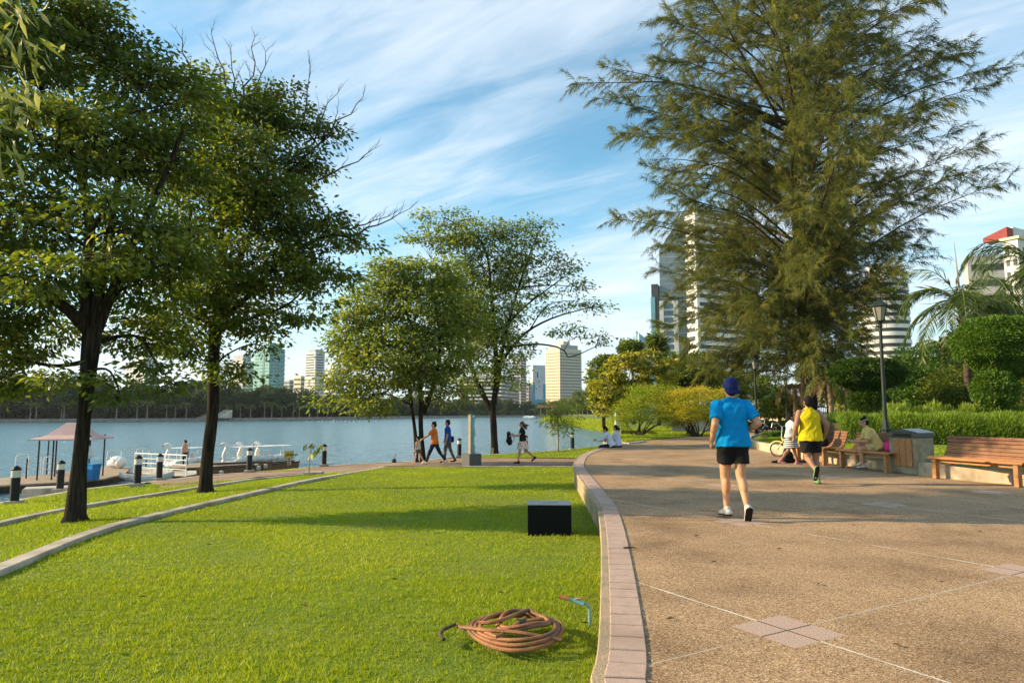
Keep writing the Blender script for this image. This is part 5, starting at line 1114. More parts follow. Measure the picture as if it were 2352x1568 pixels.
def fast_lawn(n, ylo, yhi):             # the lawn surface sampled from a table, quick for many points
    yy = ylo+(yhi-ylo)*rng.random(n); uu = rng.random(n); G = np.array([[list(lawn_pt(a/12, ylo+(yhi-ylo)*b/40)) for a in range(13)] for b in range(41)])
    fy = (yy-ylo)/(yhi-ylo)*39.999; iy = fy.astype(int); fy -= iy; fu = uu*11.999; iu = fu.astype(int); fu -= iu; fy = fy[:, None]; fu = fu[:, None]
    P = (G[iy, iu]*(1-fu)+G[iy, iu+1]*fu)*(1-fy)+(G[iy+1, iu]*(1-fu)+G[iy+1, iu+1]*fu)*fy; return P[view_ok(P)]
grass('lawn_grass', 'bright green short grass of the big lawn left of the plaza', [(fast_lawn(260000, 2.2, 7), .046, .0085), (fast_lawn(190000, 7, 13), .044, .011), (fast_lawn(150000, 13, 24.5), .045, .018)])
grass('verge_grass', 'strip of short grass between the two stone kerbs', [(scatter(bpt, 42000, 5, 12), .06, .012), (scatter(bpt, 50000, 12, 22.8), .055, .018)])
grass('bank_grass', 'strip of short grass along the water beside the dock', [(scatter(apt, 60000, 9, 21.8), .06, .017)])
def sheet_pts(A, B, n):
    A = resample(A, 40); B = resample(B, 40); out = []
    for _ in range(n):
        u = random.random()*38.99; i = int(u); f = u-i; out.append(A[i].lerp(A[i+1], f).lerp(B[i].lerp(B[i+1], f), random.random()))
    return np.array(out)
grass('shore_grass_blades', 'bright grass between the path and the lake near the young tree', [(sheet_pts(GL, GU, 26000), .06, .026)])
pt = [W(x, y, -.93) for x, y in [(600, 1086), (640, 1084), (700, 1079), (760, 1075.5)]]; pu = [W(x, y, -.93) for x, y in [(600, 1083.5), (640, 1080), (700, 1075.5), (760, 1073)]]
grass('path_edge_grass', 'thin patch of pale grass at the path edge by the yellow sign', [(sheet_pts(pt, pu, 3000), .07, .02)], .15)
bt = [Vector(b) for b in [(9.3, 14.2, .225), (9.05, 20, .225), (9.4, 26.5, .225), (10.8, 29, .225)]]; bu = [Vector(b) for b in [(14, 14, .225), (14, 20, .225), (13, 26, .225), (13.5, 34, .225)]]
grass('bed_grass_blades', 'grass growing in the raised bed behind the benches', [(sheet_pts(bt, bu, 40000), .08, .02)])
sbt = [W(x, y, .05) for x, y in [(1434, 1014), (1475, 1010), (1560, 1003), (1640, 996)]]; sbu = [Vector(b) for b in [(6.6, 43, .05), (8, 50, .05), (12, 60, .05), (18, 60, .05)]]
grass('shrub_bed_grass', 'grass under the golden bushes at the plaza edge', [(sheet_pts(sbt, sbu, 26000), .1, .03)])
gb = [Vector((x-.2, y, -2.05)) for x, y in SH]; gt = [Vector(t) for t in top]
grass('bank_rushes', 'yellow green tall grass on the bank along the right shore', [(sheet_pts(gb[2:8], gt[2:8], 30000), .5, .09)], .12)
# ================================================================ street furniture
def bench(p0, p1, label):
    """p0 far end, p1 near end, at the front legs; the seat opens to the left of p0->p1 seen from above"""
    a, b = Vector(p0), Vector(p1); d = (b-a); L = d.length; d.normalize(); back = Vector((-d.y, d.x, 0)); back = back if back.x > 0 else -back
    ang = math.atan2(d.y, d.x); t = thing('park_bench', label, 'bench', a.lerp(b, .5), ang); s = 1 if (Matrix.Rotation(-ang, 3, 'Z')@back).y > 0 else -1
    x0, x1 = -L/2-.14, L/2+.14
    prof = [(-.06, .405), (-.03, .432), (.04, .445), (.12, .440), (.20, .432), (.28, .425), (.36, .428), (.43, .455), (.475, .51), (.505, .58), (.53, .655), (.555, .73), (.575, .80), (.585, .865)]
    def slats(name, rows, m):
        mb = MB()
        for (y0, z0), (y1, z1) in rows:
            c = Vector(((x0+x1)/2, s*(y0+y1)/2, (z0+z1)/2)); dy, dz = s*(y1-y0), z1-z0; ln = math.hypot(dy, dz); mb.box(c, (x1-x0, ln-.010, .030), rot=Matrix.Rotation(math.atan2(dz, dy), 3, 'X'), bev=.006)
        mb.build(name, MATS[m], t)
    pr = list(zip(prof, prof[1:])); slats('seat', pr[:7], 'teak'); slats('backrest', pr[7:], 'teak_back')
    for x in (-L/2, L/2):
        mb = MB(); mb.box((x, s*.02, .205), (.085, .10, .41), bev=.008); mb.build('leg', MATS['teak'], t)
        mb = MB(); mb.box((x, s*.46, .205), (.085, .09, .41), bev=.008); mb.build('leg', MATS['teak'], t)
        mb = MB(); mb.tube([(x, s*.44, .38), (x, s*.53, .55), (x, s*.575, .74), (x, s*.60, .85)], .03, 6); mb.build('back_support', MATS['teak_back'], t)
    mb = MB(); mb.box((0, s*.07, .37), (L-.09, .05, .075), bev=.005); mb.box((0, s*.40, .37), (L-.10, .05, .075), bev=.005); mb.build('seat_beam', MATS['teak'], t)
    return t
bench(W(1833, 1058.5, 0), W(1893, 1068.5, 0), 'wooden slatted bench mostly hidden behind the jogger in yellow')
bench(W(1933, 1073, 0), W(2036, 1086, 0), 'wooden slatted bench with the woman in yellow sitting on it')
bench(W(2149, 1099, 0), W(2338, 1119, 0), 'empty wooden slatted bench nearest the camera, right of the bin')
def bin_():
    t = thing('litter_bin', 'square concrete litter bin with a wooden slatted side and dark pitched lid', 'bin', W(2097, 1087, 0), R(24)); w_, d_, h = .54, .66, .80
    mb = MB(); mb.box((0, 0, h/2), (w_, d_, h), bev=.02); mb.build('body', MATS['bin_concrete'], t)
    for k in (-1, 0, 1): mb = MB(); mb.box((-w_/2-.012, k*.145, .47), (.03, .135, .60), bev=.006); mb.build('slat', MATS['teak'], t)
    mb = MB(); mb.box((0, 0, h+.055), (w_+.03, d_+.03, .11), bev=.01)
    a, b = (w_+.03)/2, (d_+.03)/2; z = h+.112; mb.add([(-a, -b, z), (a, -b, z), (a, b, z), (-a, b, z), (-a, 0, z+.07), (a, 0, z+.07)], [(0, 1, 5, 4), (2, 3, 4, 5), (0, 4, 3), (1, 2, 5), (3, 2, 1, 0)]); lid = mb.build('lid', MATS['bin_lid'], t)
    e = .004; mb = MB(); mb.add([(-a, -b, z+e), (a, -b, z+e), (a, 0, z+.07+e), (-a, 0, z+.07+e), (-a, b, z+e), (a, b, z+e), (-a, -b-.004, z-.01), (a, -b-.004, z-.01)], [(0, 1, 2, 3), (3, 2, 5, 4), (6, 7, 1, 0)]); mb.build('lid_sheet', MATS['bin_lid_top'], lid)
    mb = MB(); mb.box((-w_/2-.018, 0, h+.05), (.02, .42, .06)); mb.build('slot', MATS['black_paint'], t)
bin_()
def lamp(name, label, loc, h=4.2, group=None):
    t = thing(name, label, 'street lamp', loc, R(20), group); k = h/4.2
    mb = MB(); mb.lathe([(.16, 0), (.16, .08), (.125, .12), (.115, .62), (.135, .66), (.10, .72), (.085, .85), (.06, .92)], n=8); mb.build('base', MATS['lamp_green'], t)
    mb = MB(); mb.lathe([(.055, .88), (.05, 2.2), (.042, 3.42*k), (.07, 3.45*k), (.045, 3.5*k), (.07, 3.56*k), (.105, 3.60*k)], n=12); mb.build('pole', MATS['lamp_green'], t, True)
    z0, z1 = 3.60*k, 4.0*k
    mb = MB(); mb.lathe([(.095, z0), (.175, z1)], n=6); g = mb.build('lantern_glass', MATS['lamp_glass'], t)
    mb = MB()
    for i in range(6): a = 2*PI*i/6; mb.tube([(.10*math.cos(a), .10*math.sin(a), z0), (.18*math.cos(a), .18*math.sin(a), z1)], .011, 5)
    for r, z in ((.105, z0), (.185, z1)): mb.tube([(r*math.cos(2*PI*i/6), r*math.sin(2*PI*i/6), z) for i in range(6)], .014, 5, closed=True)
    mb.build('lantern_frame', MATS['lamp_green'], t)
    mb = MB(); mb.lathe([(.235, z1), (.225, z1+.03*k), (.12, z1+.12*k), (.05, z1+.17*k), (.02, z1+.2*k), (.028, z1+.22*k), (.008, z1+.26*k)], n=6); mb.build('cap', MATS['lamp_green'], t)
    return t
L1 = lamp('street_lamp', 'tall dark green street lamp behind the bench with the seated woman', (D(2030, 900, 18.5).x, 18.5, .22), 4.2)
dup(L1, (W(1731, 1003, 0).x, 36.4, 0), R(10), 'dark green street lamp at the tip of the planted bed, right of the blue jogger')
dup(L1, (22.8, 57, 0), R(30), 'slim street lamp, taller of the two that line up beyond the cycle')
dup(L1, (31.2, 77, 0), R(5), 'slim street lamp, lower of the two that line up beyond the cycle')
dup(L1, (36, 106, 0), R(5), 'smallest and farthest street lamp, just above the blue shoulder')
def bollard(name, label, loc, h=.92):
    t = thing(name, label, 'bollard light', loc, 0, 'black and white bollard lights along the lake'); k = h/.92
    mb = MB(); mb.box((0, 0, .03), (.30, .30, .12), bev=.01); mb.build('foot', MATS['stone'], t)
    mb = MB(); mb.lathe([(.10, .085), (.10, .645*k)], n=16); mb.build('post', MATS['black_paint'], t, True)
    mb = MB()
    prof = []
    for i in range(6): z = (.645+.028*i)*k; prof += [(.108, z), (.108, z+.014*k), (.092, z+.018*k), (.092, z+.026*k)]
    mb.lathe(prof, n=16); mb.build('louvre_band', MATS['white_paint'], t)
    mb = MB(); mb.lathe([(.112, .812*k), (.112, .835*k), (.07, .89*k), (.02, .92*k)], n=12); mb.build('cap', MATS['black_paint'], t); return t
B0 = None
for px, py, z, lab in [(32, 1158, -.86, 'black and white bollard nearest the camera at the left edge'), (137, 1128, -1.0, 'bollard partly hidden by the largest tree trunk'), (315, 1116, -.86, 'bollard in the grass in front of the canoe, left of two'), (365, 1103, -1.0, 'bollard in front of the canoe, right of two'), (572, 1084, -.93, 'bollard standing before the three swan boats'), (744, 1070.5, -.9, 'lone bollard on the path edge right of the sapling'), (1055, 1050, -.84, 'bollard behind the man in royal blue'), (1315, 1033, -.64, 'bollard on the bank right of the slim young tree'), (1208, 1042, -.74, 'bollard hidden behind the young woman with the backpack')]:
    p = W(px, py, z)
    if B0 is None: B0 = bollard('bollard_light', lab, p)
    else: dup(B0, p, 0, lab)
# totem sign
def totem():
    p = W(1083, 1068, -.60); t = thing('totem_sign', 'slim standing sign of stacked teal glass on a grey stone block', 'sign', p, R(36))
    mb = MB(); mb.box((0, 0, .17), (.52, .52, .50), bev=.008); mb.build('block', MATS['grey_stone'], t)
    mb = MB(); mb.box((-.085, 0, .42+.72), (.035, .17, 1.45), bev=.004); mb.build('frame', MATS['beige_metal'], t)
    mb = MB()
    for i in range(46): z = .425+i*.031; o = .022*math.sin(i*.33)+.012*math.sin(i*.9+1); mb.box((.015+o*.5, 0, z+.0135), (.16+o, .15, .025))
    mb.build('glass_stack', MATS['teal_glass'], t)
    mb = MB(); mb.lathe([(.03, 0), (.03, .004)], n=16); o = mb.build('emblem', MATS['white_paint'], t); o.rotation_euler = (R(90), 0, 0); o.location = (.02, -.082, 1.78)
totem()
def granite():
    p0 = W(1213.5, 1230, -.335); p1 = W(1314, 1230, -.335); wd = (p1-p0).length; c = (p0+p1)/2+Vector((0, .22, 0)); t = thing('granite_block', 'low black granite block with a pale polished top standing in the lawn', 'block', c, R(-2))
    mb = MB(); mb.box((0, 0, .14), (wd, .44, .54), bev=.006); mb.build('body', MATS['granite'], t)
    mb = MB(); mb.box((0, 0, .416), (wd+.004, .444, .012), bev=.003); top = mb.build('top', MATS['granite_top'], t)
    mb = MB()
    for i in range(11): mb.box((-.10+i*.022, -.02, .4235), (.014 if i % 3 else .008, .03, .002))
    mb.build('engraving', MATS['granite'], top)
granite()
# hose, tap pipe and bits on the lawn
def hose():
    c = W(1194, 1454, -.165); t = thing('garden_hose', 'coiled orange brown garden hose lying in the grass near the kerb', 'hose', c); pts = []; rr = random.Random(4)
    def ring(n0, turns, r0, r1, cx, cy, zz, ph, jit):
        out = []
        N = int(turns*22)
        for i in range(N): a = ph+2*PI*turns*i/N; r = r0+(r1-r0)*i/N+jit*math.sin(i*.83+n0); out.append((cx+r*math.cos(a)*1.06, cy+r*math.sin(a)*1.0+.02*math.sin(a*2+n0), zz+.016*math.sin(i*.6+n0)+.0009*i))
        return out
    mb = MB(); mb.tube(smooth_curve([(-.55, .12, .03), (-.46, -.02, .05)]+ring(1, 3.3, .40, .29, -.02, -.02, .035, 2.6, .015)+[(.05, .10, .11)], 230), .0175, 8)
    mb.build('coil', MATS['hose'], t, True)
    mb = MB(); mb.tube(smooth_curve([(.02, .03, .09), (.18, .10, .10)]+ring(4, 2.2, .22, .19, .03, .06, .075, .4, .012)+[(-.20, -.02, .12), (-.36, .01, .10)], 150), .0175, 8); mb.build('coil', MATS['hose'], t, True)
    mb = MB(); mb.tube(smooth_curve([(-.50, .0, .06), (-.30, -.17, .10), (.0, -.26, .11), (.34, -.30, .06)], 30), .0185, 8); mb.build('loose_end', MATS['hose'], t, True)
    mb = MB(); mb.tube(smooth_curve([(-.57, .10, .05), (-.66, .02, .03), (-.68, -.08, .02), (-.64, -.17, .015)], 16), .0165, 8); mb.build('loose_end', MATS['bark_brown'], t, True)
    mb = MB(); mb.tube([(-.10, .305, .085), (-.02, .318, .09), (.04, .312, .09)], .021, 10); mb.build('connector', MATS['pipe_blue'], t, True)
    mb = MB(); mb.tube([(-.02, .02, .105), (.015, .0, .11), (.05, .0, .105)], .026, 8); mb.build('binding', MATS['tape'], t, True); t.scale = (.80, .92, .72)
hose()
def tap():
    p = W(1355, 1420, -.17); t = thing('water_pipe', 'pale blue water pipe with a tap bending out of the grass by the kerb', 'pipe', p); Y = p.y
    mb = MB(p); mb.tube([p+Vector((0, 0, -.06)), p+Vector((-.004, 0, .085)), p+Vector((-.02, 0, .105)), D(1322, 1379, Y+.02), D(1305, 1374, Y+.03)], .0115, 8); mb.build('pipe', MATS['pipe_blue'], t, True)
    mb = MB(p); mb.tube([D(1307, 1374.5, Y+.03), D(1285, 1368.5, Y+.05)], .016, 8); mb.build('hose_end', MATS['hose'], t, True)
    mb = MB(p); mb.tube([D(1341, 1387, Y), D(1318, 1378, Y+.02)], .0165, 10); mb.build('valve', MATS['pipe_blue'], t, True)
    mb = MB(p); c = D(1330, 1374, Y+.01); mb.tube([D(1330, 1381, Y+.01), c], .006, 6); mb.ell(c, (.035, .012, .008)); mb.build('handle', MATS['board'], t, True)
tap()
lf = None
for k, (px, py, z) in enumerate([(1085, 1162, -.33), (1222, 1307, -.20), (1345, 1430, -.15), (1095, 1430, -.15), (1230, 1250, -.28), (905, 1330, -.22), (1330, 1290, -.2), (700, 1390, -.2), (330, 1370, -.28), (980, 1250, -.28), (760, 1230, -.33), (880, 1180, -.35), (1150, 1360, -.19), (1050, 1290, -.25), (230, 1480, -.22), (480, 1250, -.36), (300, 1230, -.42)]):
    p = W(px, py, z+.035)
    if lf is None:
        mb = MB(); mb.add([(-.05, 0, .0), (0, -.022, .012), (.055, 0, .004), (0, .024, .014), (0, 0, .0)], [(0, 1, 4), (1, 2, 4), (2, 3, 4), (3, 0, 4)]); lf = mb.build('fallen_leaf', MATS['leaf_litter']); lf.location = p; lf.scale = (.75, .75, .75); tag(lf, 'small dry brown leaf lying on the lawn', 'leaf', 'dry leaves scattered on the lawn')
    else: o = lf.copy(); COL.objects.link(o); o.location = p; o.rotation_euler = (random.uniform(-.3, .3), random.uniform(-.3, .3), k*1.3)
pl_ = None
for k, (px, py) in enumerate([(1640, 1290), (1960, 1205), (2150, 1330), (1540, 1420), (2060, 1480), (1880, 1340), (1600, 1230), (2250, 1220), (1480, 1200), (1790, 1260)]):
    o = lf.copy(); COL.objects.link(o); o.location = W(px, py, .012); o.scale = (.62, .62, .8); o.rotation_euler = (0, 0, k*2.1); o.name = 'fallen_leaf'; tag(o, 'small dry brown leaf lying on the brown plaza', 'leaf', 'dry leaves scattered on the plaza')
mb = MB(); pt_ = W(1446, 1257, .02); mb.tube([(-.06, 0, 0), (0, .006, .003), (.07, -.01, 0)], [.006, .008, .004], 6); o = mb.build('fallen_twig', MATS['tape'], None); o.location = pt_; tag(o, 'short dark twig lying on the plaza just inside the brick edging', 'twig')
# folding bicycle by the girl
def bicycle(name, label, loc, rz, m, r=.21, drop=False):
    t = thing(name, label, 'bicycle', loc, rz); B = .46
    for x in (-B, B):
        mb = MB(); mb.tube([(x+r*math.cos(2*PI*i/20), 0, r+r*math.sin(2*PI*i/20)) for i in range(20)], .020, 6, closed=True)
        wv = mb.build('wheel', MATS['rubber'], t, True); mb = MB()
        for i in range(10): a = 2*PI*i/10; mb.tube([(x, 0, r), (x+r*.93*math.cos(a), 0, r+r*.93*math.sin(a))], .0022, 4)
        mb.tube([(x, -.04, r), (x, .04, r)], .018, 8); mb.build('spokes', MATS['chrome'], wv)
    mb = MB()
    for pts, rd in ([(-B, 0, r), (-.12, 0, .30)], .016), ([(-.12, 0, .30), (-.20, 0, .62)], .018), ([(-.12, 0, .30), (.30, 0, .52)], .026), ([(-B, 0, r), (-.19, 0, .52)], .012), ([(.29, 0, .46), (.33, 0, .60)], .022): mb.tube(pts, rd, 8)
    mb.build('frame', MATS[m], t, True)
    for s in (-1, 1): mb = MB(); mb.tube([(.29, s*.02, .46), (.36, s*.045, .38), (B, s*.045, r)], .012, 6); mb.build('fork', MATS[m], t, True)
    mb = MB(); mb.tube([(.33, 0, .58), (.29, 0, .90)], .014, 8); mb.build('stem', MATS['chrome'], t, True)
    mb = MB(); mb.tube([(.22, -.27, .93), (.28, -.14, .92), (.29, 0, .91), (.28, .14, .92), (.22, .27, .93)], .012, 8); mb.build('handlebar', MATS['chrome'], t, True)
    for s in (-1, 1): mb = MB(); mb.tube([(.235, s*.22, .928), (.20, s*.30, .93)], .018, 8); mb.build('grip', MATS['rubber'], t, True)
    mb = MB(); mb.tube([(-.20, 0, .60), (-.225, 0, .74)], .012, 6); mb.build('seat_post', MATS['chrome'], t, True)
    mb = MB(); mb.ell((-.26, 0, .765), (.13, .075, .03)); mb.ell((-.15, 0, .77), (.10, .03, .022)); mb.build('saddle', MATS['rubber'], t, True)
    for x in (-B, B): mb = MB(); mb.tube([(x+(r+.035)*math.cos(R(q)), 0, r+(r+.035)*math.sin(R(q))) for q in range(20, 165, 12)], .010, 5, flat=2.2); mb.build('mudguard', MATS[m], t, True)
    mb = MB(); mb.tube([(-.12, -.06, .30), (-.12, .06, .30)], .05, 12); mb.tube([(-.12, .06, .30), (-.02, .07, .18)], .010, 6); mb.tube([(-.12, -.06, .30), (-.22, -.07, .42)], .010, 6); mb.build('cranks', MATS['chrome'], t)
    return t
pb_ = W(1779, 1047, 0); bicycle('folding_bicycle', 'small cream folding bicycle leaning at the low wall behind the girl', (pb_.x+.44, pb_.y-.35, 0), R(143), 'bike_cream')
def bike2():
    t = bicycle('bicycle', 'black bicycle parked beside the lamp at the tip of the planted bed', (W(1722, 1004, 0).x, 34.2, 0), R(100), 'black_paint', .30)
bike2()
bicycle('bicycle', 'distant bicycle standing on the pavement beyond the planted bed', (W(1762, 993, 0).x, 44.0, 0), R(185), 'chrome', .28)
def cloth_heap():
    p = W(1793, 1063, 0); t = thing('black_bag', 'crumpled black bag and cloth lying on the plaza at the feet of the girl', 'bag', p)
    def f(mb): mb.capsule((-.20, 0, .02), (.25, .02, .05), .05, .07, .5, (1, 0, 0)); mb.capsule((.12, .05, .05), (.24, .18, .42), .10, .045); mb.capsule((.1, .0, .05), (.40, .05, .06), .07, .05); mb.ell((.28, .1, .16), (.12, .08, .16))
    blob('cloth', f, 'bag_black', t, .012, 3)
cloth_heap()
# ================================================================ the dock and its boats
ZD = -1.75
def plank_deck(name, label, px, z, th, m='dock_wood', gap=.13, rot=0, cat='dock', beam=True):
    P = [W(x, y, z) for x, y in px]; b = P[0].copy(); t = thing(name, label, cat, b)
    mb = MB(b); mb.prism([(p.x, p.y) for p in P], z-th*.45, z); mb.build('planking', MATS[m], t)
    if beam: mb = MB(b); c = sum(P, Vector())/len(P); Q = [c+(p-c)*.985 for p in P]; mb.prism([(p.x, p.y) for p in Q], z-th-.18, z-th*.45-.002); mb.build('beams', MATS['dark_wood'], t)
    return t
plank_deck('dock', 'weathered plank dock under the pink canopy at the left', [(-130, 1125), (0, 1114.3), (131, 1107), (191, 1103), (240, 1098.5), (288, 1086), (300, 1073), (225, 1070.5), (135, 1087), (0, 1097), (-130, 1108)], ZD, .16)
plank_deck('landing_ramp', 'pale landing ramp with a white railing leading to the boats', [(283, 1083), (345, 1087.5), (427, 1092), (460, 1087), (456, 1080), (333, 1075.5), (300, 1077)], -1.85, .10, 'pale_concrete', beam=False)
plank_deck('dock', 'plank dock by the swan boats where the woman in pink stands', [(395, 1074.5), (470, 1071.5), (560, 1066), (640, 1067.5), (640, 1062.5), (560, 1060), (495, 1060.5), (395, 1066)], ZD+.06, .12)
def rail(name, label, a, b, h, n, loops, mids, hoop=True):
    a, b = Vector(a), Vector(b); t = thing(name, label, 'railing', a); d = (b-a); up = Vector((0, 0, 1)); r = .028
    mb = MB(a)
    if hoop: mb.tube([a, a+up*(h-.14), a+up*(h-.04)+d.normalized()*.04, a+up*h+d.normalized()*.14, b+up*h-d.normalized()*.14, b+up*(h-.04)-d.normalized()*.04, b+up*(h-.14), b], r, 8)
    else: mb.tube([a+up*h, b+up*h], r, 8)
    mb.build('top_rail', MATS['white_paint'], t, True)
    for k in mids: mb = MB(a); mb.tube([a+up*h*k, b+up*h*k], r*.75, 6); mb.build('mid_rail', MATS['white_paint'], t)
    for k in range(n):
        f = (k+1)/(n+1) if hoop else k/(n-1); mb = MB(a); mb.tube([a+d*f, a+d*f+up*h], r*.85, 6); mb.build('post', MATS['white_paint'], t)
    return t
G = lambda px, py, z=ZD: W(px, py, z)
rail('railing', 'white tube railing at the far left end of the dock', G(34, 1092), G(93, 1090), 1.0, 1, 1, (.66, .33))
rail('railing', 'short white tube railing under the pink canopy', G(99, 1089.5), G(127, 1089), .86, 1, 1, (.63, .3))
rail('railing', 'white hooped railing behind the upturned white hull', G(245, 1072), G(309, 1069), .92, 1, 1, (.62, .3))
rail('railing', 'small hooped railing seen behind the two grass bollards', G(312, 1068.5), G(341, 1067.5), .95, 1, 1, (.66, .33))
rail('railing', 'long white railing with four posts along the landing ramp', G(308, 1083, -1.85), G(427, 1090, -1.85), .98, 4, 1, (.74, .5, .25), False)
def canopy():
    c = W(175, 1094, ZD); c = Vector((W(190, 1093, ZD).x, 32.6, ZD)); t = thing('dock_canopy', 'pink hipped canopy on thin dark posts over the dock', 'canopy', c, R(12))
    prof = [(1.30, 1.44, 1.80), (1.28, 1.42, 1.86), (.80, .86, 2.02), (.30, .10, 2.58)]; V = []; F = []
    for x, y, z in prof: V += [(-x, -y, z), (x, -y, z), (x, y, z), (-x, y, z)]
    for r in range(3):
        for i in range(4): F.append((r*4+i, r*4+(i+1) % 4, r*4+4+(i+1) % 4, r*4+4+i))
    F += [(12, 13, 14, 15)]; mb = MB(); mb.add(V, F); mb.build('roof', MATS['roof_pink'], t)
    for x, y in ((-1.05, -.9), (1.05, -.9), (-1.05, .9), (1.05, .9), (-.5, -.8)): mb = MB(); mb.tube([(x, y, 0), (x, y, 2.0)], .035, 8); mb.build('post', MATS['black_paint'], t)
    p = t.matrix_basis@Vector((1.05, -.9, 1.25))
    bt = thing('hanging_bag', 'white cloth bundle hanging from the right post of the pink canopy', 'bag', p)
    def f(mb): mb.capsule((-.03, -.08, .30), (-.10, -.10, .05), .05, .13); mb.capsule((.03, -.08, .22), (.06, -.10, -.16), .06, .15); mb.ell((.0, -.09, -.05), (.17, .12, .16))
    blob('bundle', f, 'white_bag', bt, .02, 2)
canopy()
def bluebin():
    p = W(210, 1101, ZD); t = thing('blue_bin', 'blue plastic bin with a brighter flap on the dock', 'bin', p, R(-12))
    mb = MB(); mb.add([(-.23, -.2, 0), (.23, -.2, 0), (.23, .2, 0), (-.23, .2, 0), (-.27, -.24, .66), (.27, -.24, .66), (.27, .24, .66), (-.27, .24, .66)], [(3, 2, 1, 0), (4, 5, 6, 7), (0, 1, 5, 4), (1, 2, 6, 5), (2, 3, 7, 6), (3, 0, 4, 7)]); mb.build('body', MATS['blue_plastic'], t)
    mb = MB(); mb.box((0, 0, .695), (.58, .52, .06), bev=.015); mb.add([(-.27, -.262, .66), (.27, -.262, .66), (.24, -.258, .46), (.05, -.258, .50), (-.1, -.258, .38)], [(0, 1, 2, 3, 4)]); mb.tube([(-.05, -.2, .72), (0, -.2, .77), (.05, -.2, .72)], .012, 6); mb.build('lid', MATS['blue_lid'], t)
bluebin()
def ring_():
    p = W(131, 1087, ZD); t = thing('life_ring', 'reddish brown life ring leaning on the railing under the canopy', 'life ring', p)
    mb = MB(); mb.tube([(.10*math.cos(2*PI*i/20)*.8, .06*math.cos(2*PI*i/20), .26+.20*math.sin(2*PI*i/20)) for i in range(20)], .06, 8, closed=True); mb.build('ring', MATS['ring_red'], t, True)
ring_()
for px, py, top, lab in [(59, 1108, 1054, 'dark mooring pole in the water at the left end of the dock'), (517, 1061, 1016, 'slim pole at the bow of the left swan boat'), (581, 1064, 1011, 'slim pole in front of the middle swan boat'), (432, 1068, 1018, 'slim pole beside the woman in pink'), (413, 1075, 1060, 'short post on the ramp edge'), (335, 1070, 1052, 'short dark blue post behind the ramp railing'), (107, 1086, 1006, 'slim dark pole behind the pink canopy')]:
    p = W(px, py, ZD-.2); hh = (py-top)*p.y/FL; o = MB().tube([(0, 0, -.6), (0, 0, hh)], .035, 8).build('mooring_pole', MATS['black_paint'] if px < 400 else MATS['grey_metal']); o.location = p; tag(o, lab, 'pole')
def hull_mesh(mb, L, B, Dp, sheer=.12, n=15, keel=.2, flat=False):
    """open boat hull along x: outer and inner skins"""
    rows = []; S = 9
    for sk in (0, 1):
        for i in range(n):
            u = -1+2*i/(n-1); w_ = B/2*(1-abs(u)**2.6)+.015; zt = sheer*abs(u)**2.2; r = []
            for k in range(S):
                a = -PI/2+PI*k/(S-1); y = math.sin(a)*(w_-sk*.03 if w_ > .05 else w_); z = zt-(Dp-sk*.05)*max(0, math.cos(a))**.7*(1-.35*abs(u)**3); r.append((u*L/2*(1-.0*sk)-.03*sk*u, y, z+sk*.001))
            rows.append(r)
    V = [p for r in rows for p in r]; F = []
    for sk in (0, 1):
        for i in range(n-1):
            for k in range(S-1): o = (sk*n+i)*S+k; F.append((o, o+1, o+S+1, o+S))
    for i in range(n-1):
        for k in (0, S-1): a = i*S+k; b = (n+i)*S+k; F.append((a, a+S, b+S, b))
    mb.add(V, F)
def canoe():
    a, b = W(272, 1109, -2.1), W(400, 1105, -2.1); c = (a+b)/2; d = b-a; t = thing('canoe', 'white canoe with an ochre inside floating at the bank', 'canoe', (c.x, c.y, -1.78), math.atan2(d.y, d.x)); L = d.length
    mb = MB(); hull_mesh(mb, L, .85, .36, .22); mb.build('hull', MATS['fibreglass'], t, True, False)
    mb = MB(); mb.box((0, 0, -.20), (L*.62, .46, .02)); mb.build('floor', MATS['ochre'], t)
    for x in (-.8, .7): mb = MB(); mb.box((x, 0, -.05), (.22, .66, .03)); mb.build('thwart', MATS['ochre'], t)
canoe()
def upturned():
    p = W(267, 1075, ZD); t = thing('upturned_hull', 'bulky white fibreglass boat shell tipped on its side on the dock', 'boat shell', p, R(-18))
    def f(mb): mb.capsule((-.35, 0, .26), (.30, 0, .34), .24, .30, .9, (0, 0, 1)); mb.ell((.05, 0, .42), (.45, .30, .26)); mb.ell((.32, -.02, .28), (.24, .28, .27))
    blob('shell', f, 'fibreglass', t, .025, 4)
    mb = MB(); mb.tube([(.42, -.26, .06), (.25, -.33, .30), (.10, -.33, .50), (-.2, -.26, .62)], .018, 6); mb.build('seam', MATS['white_paint'], t, True)
upturned()
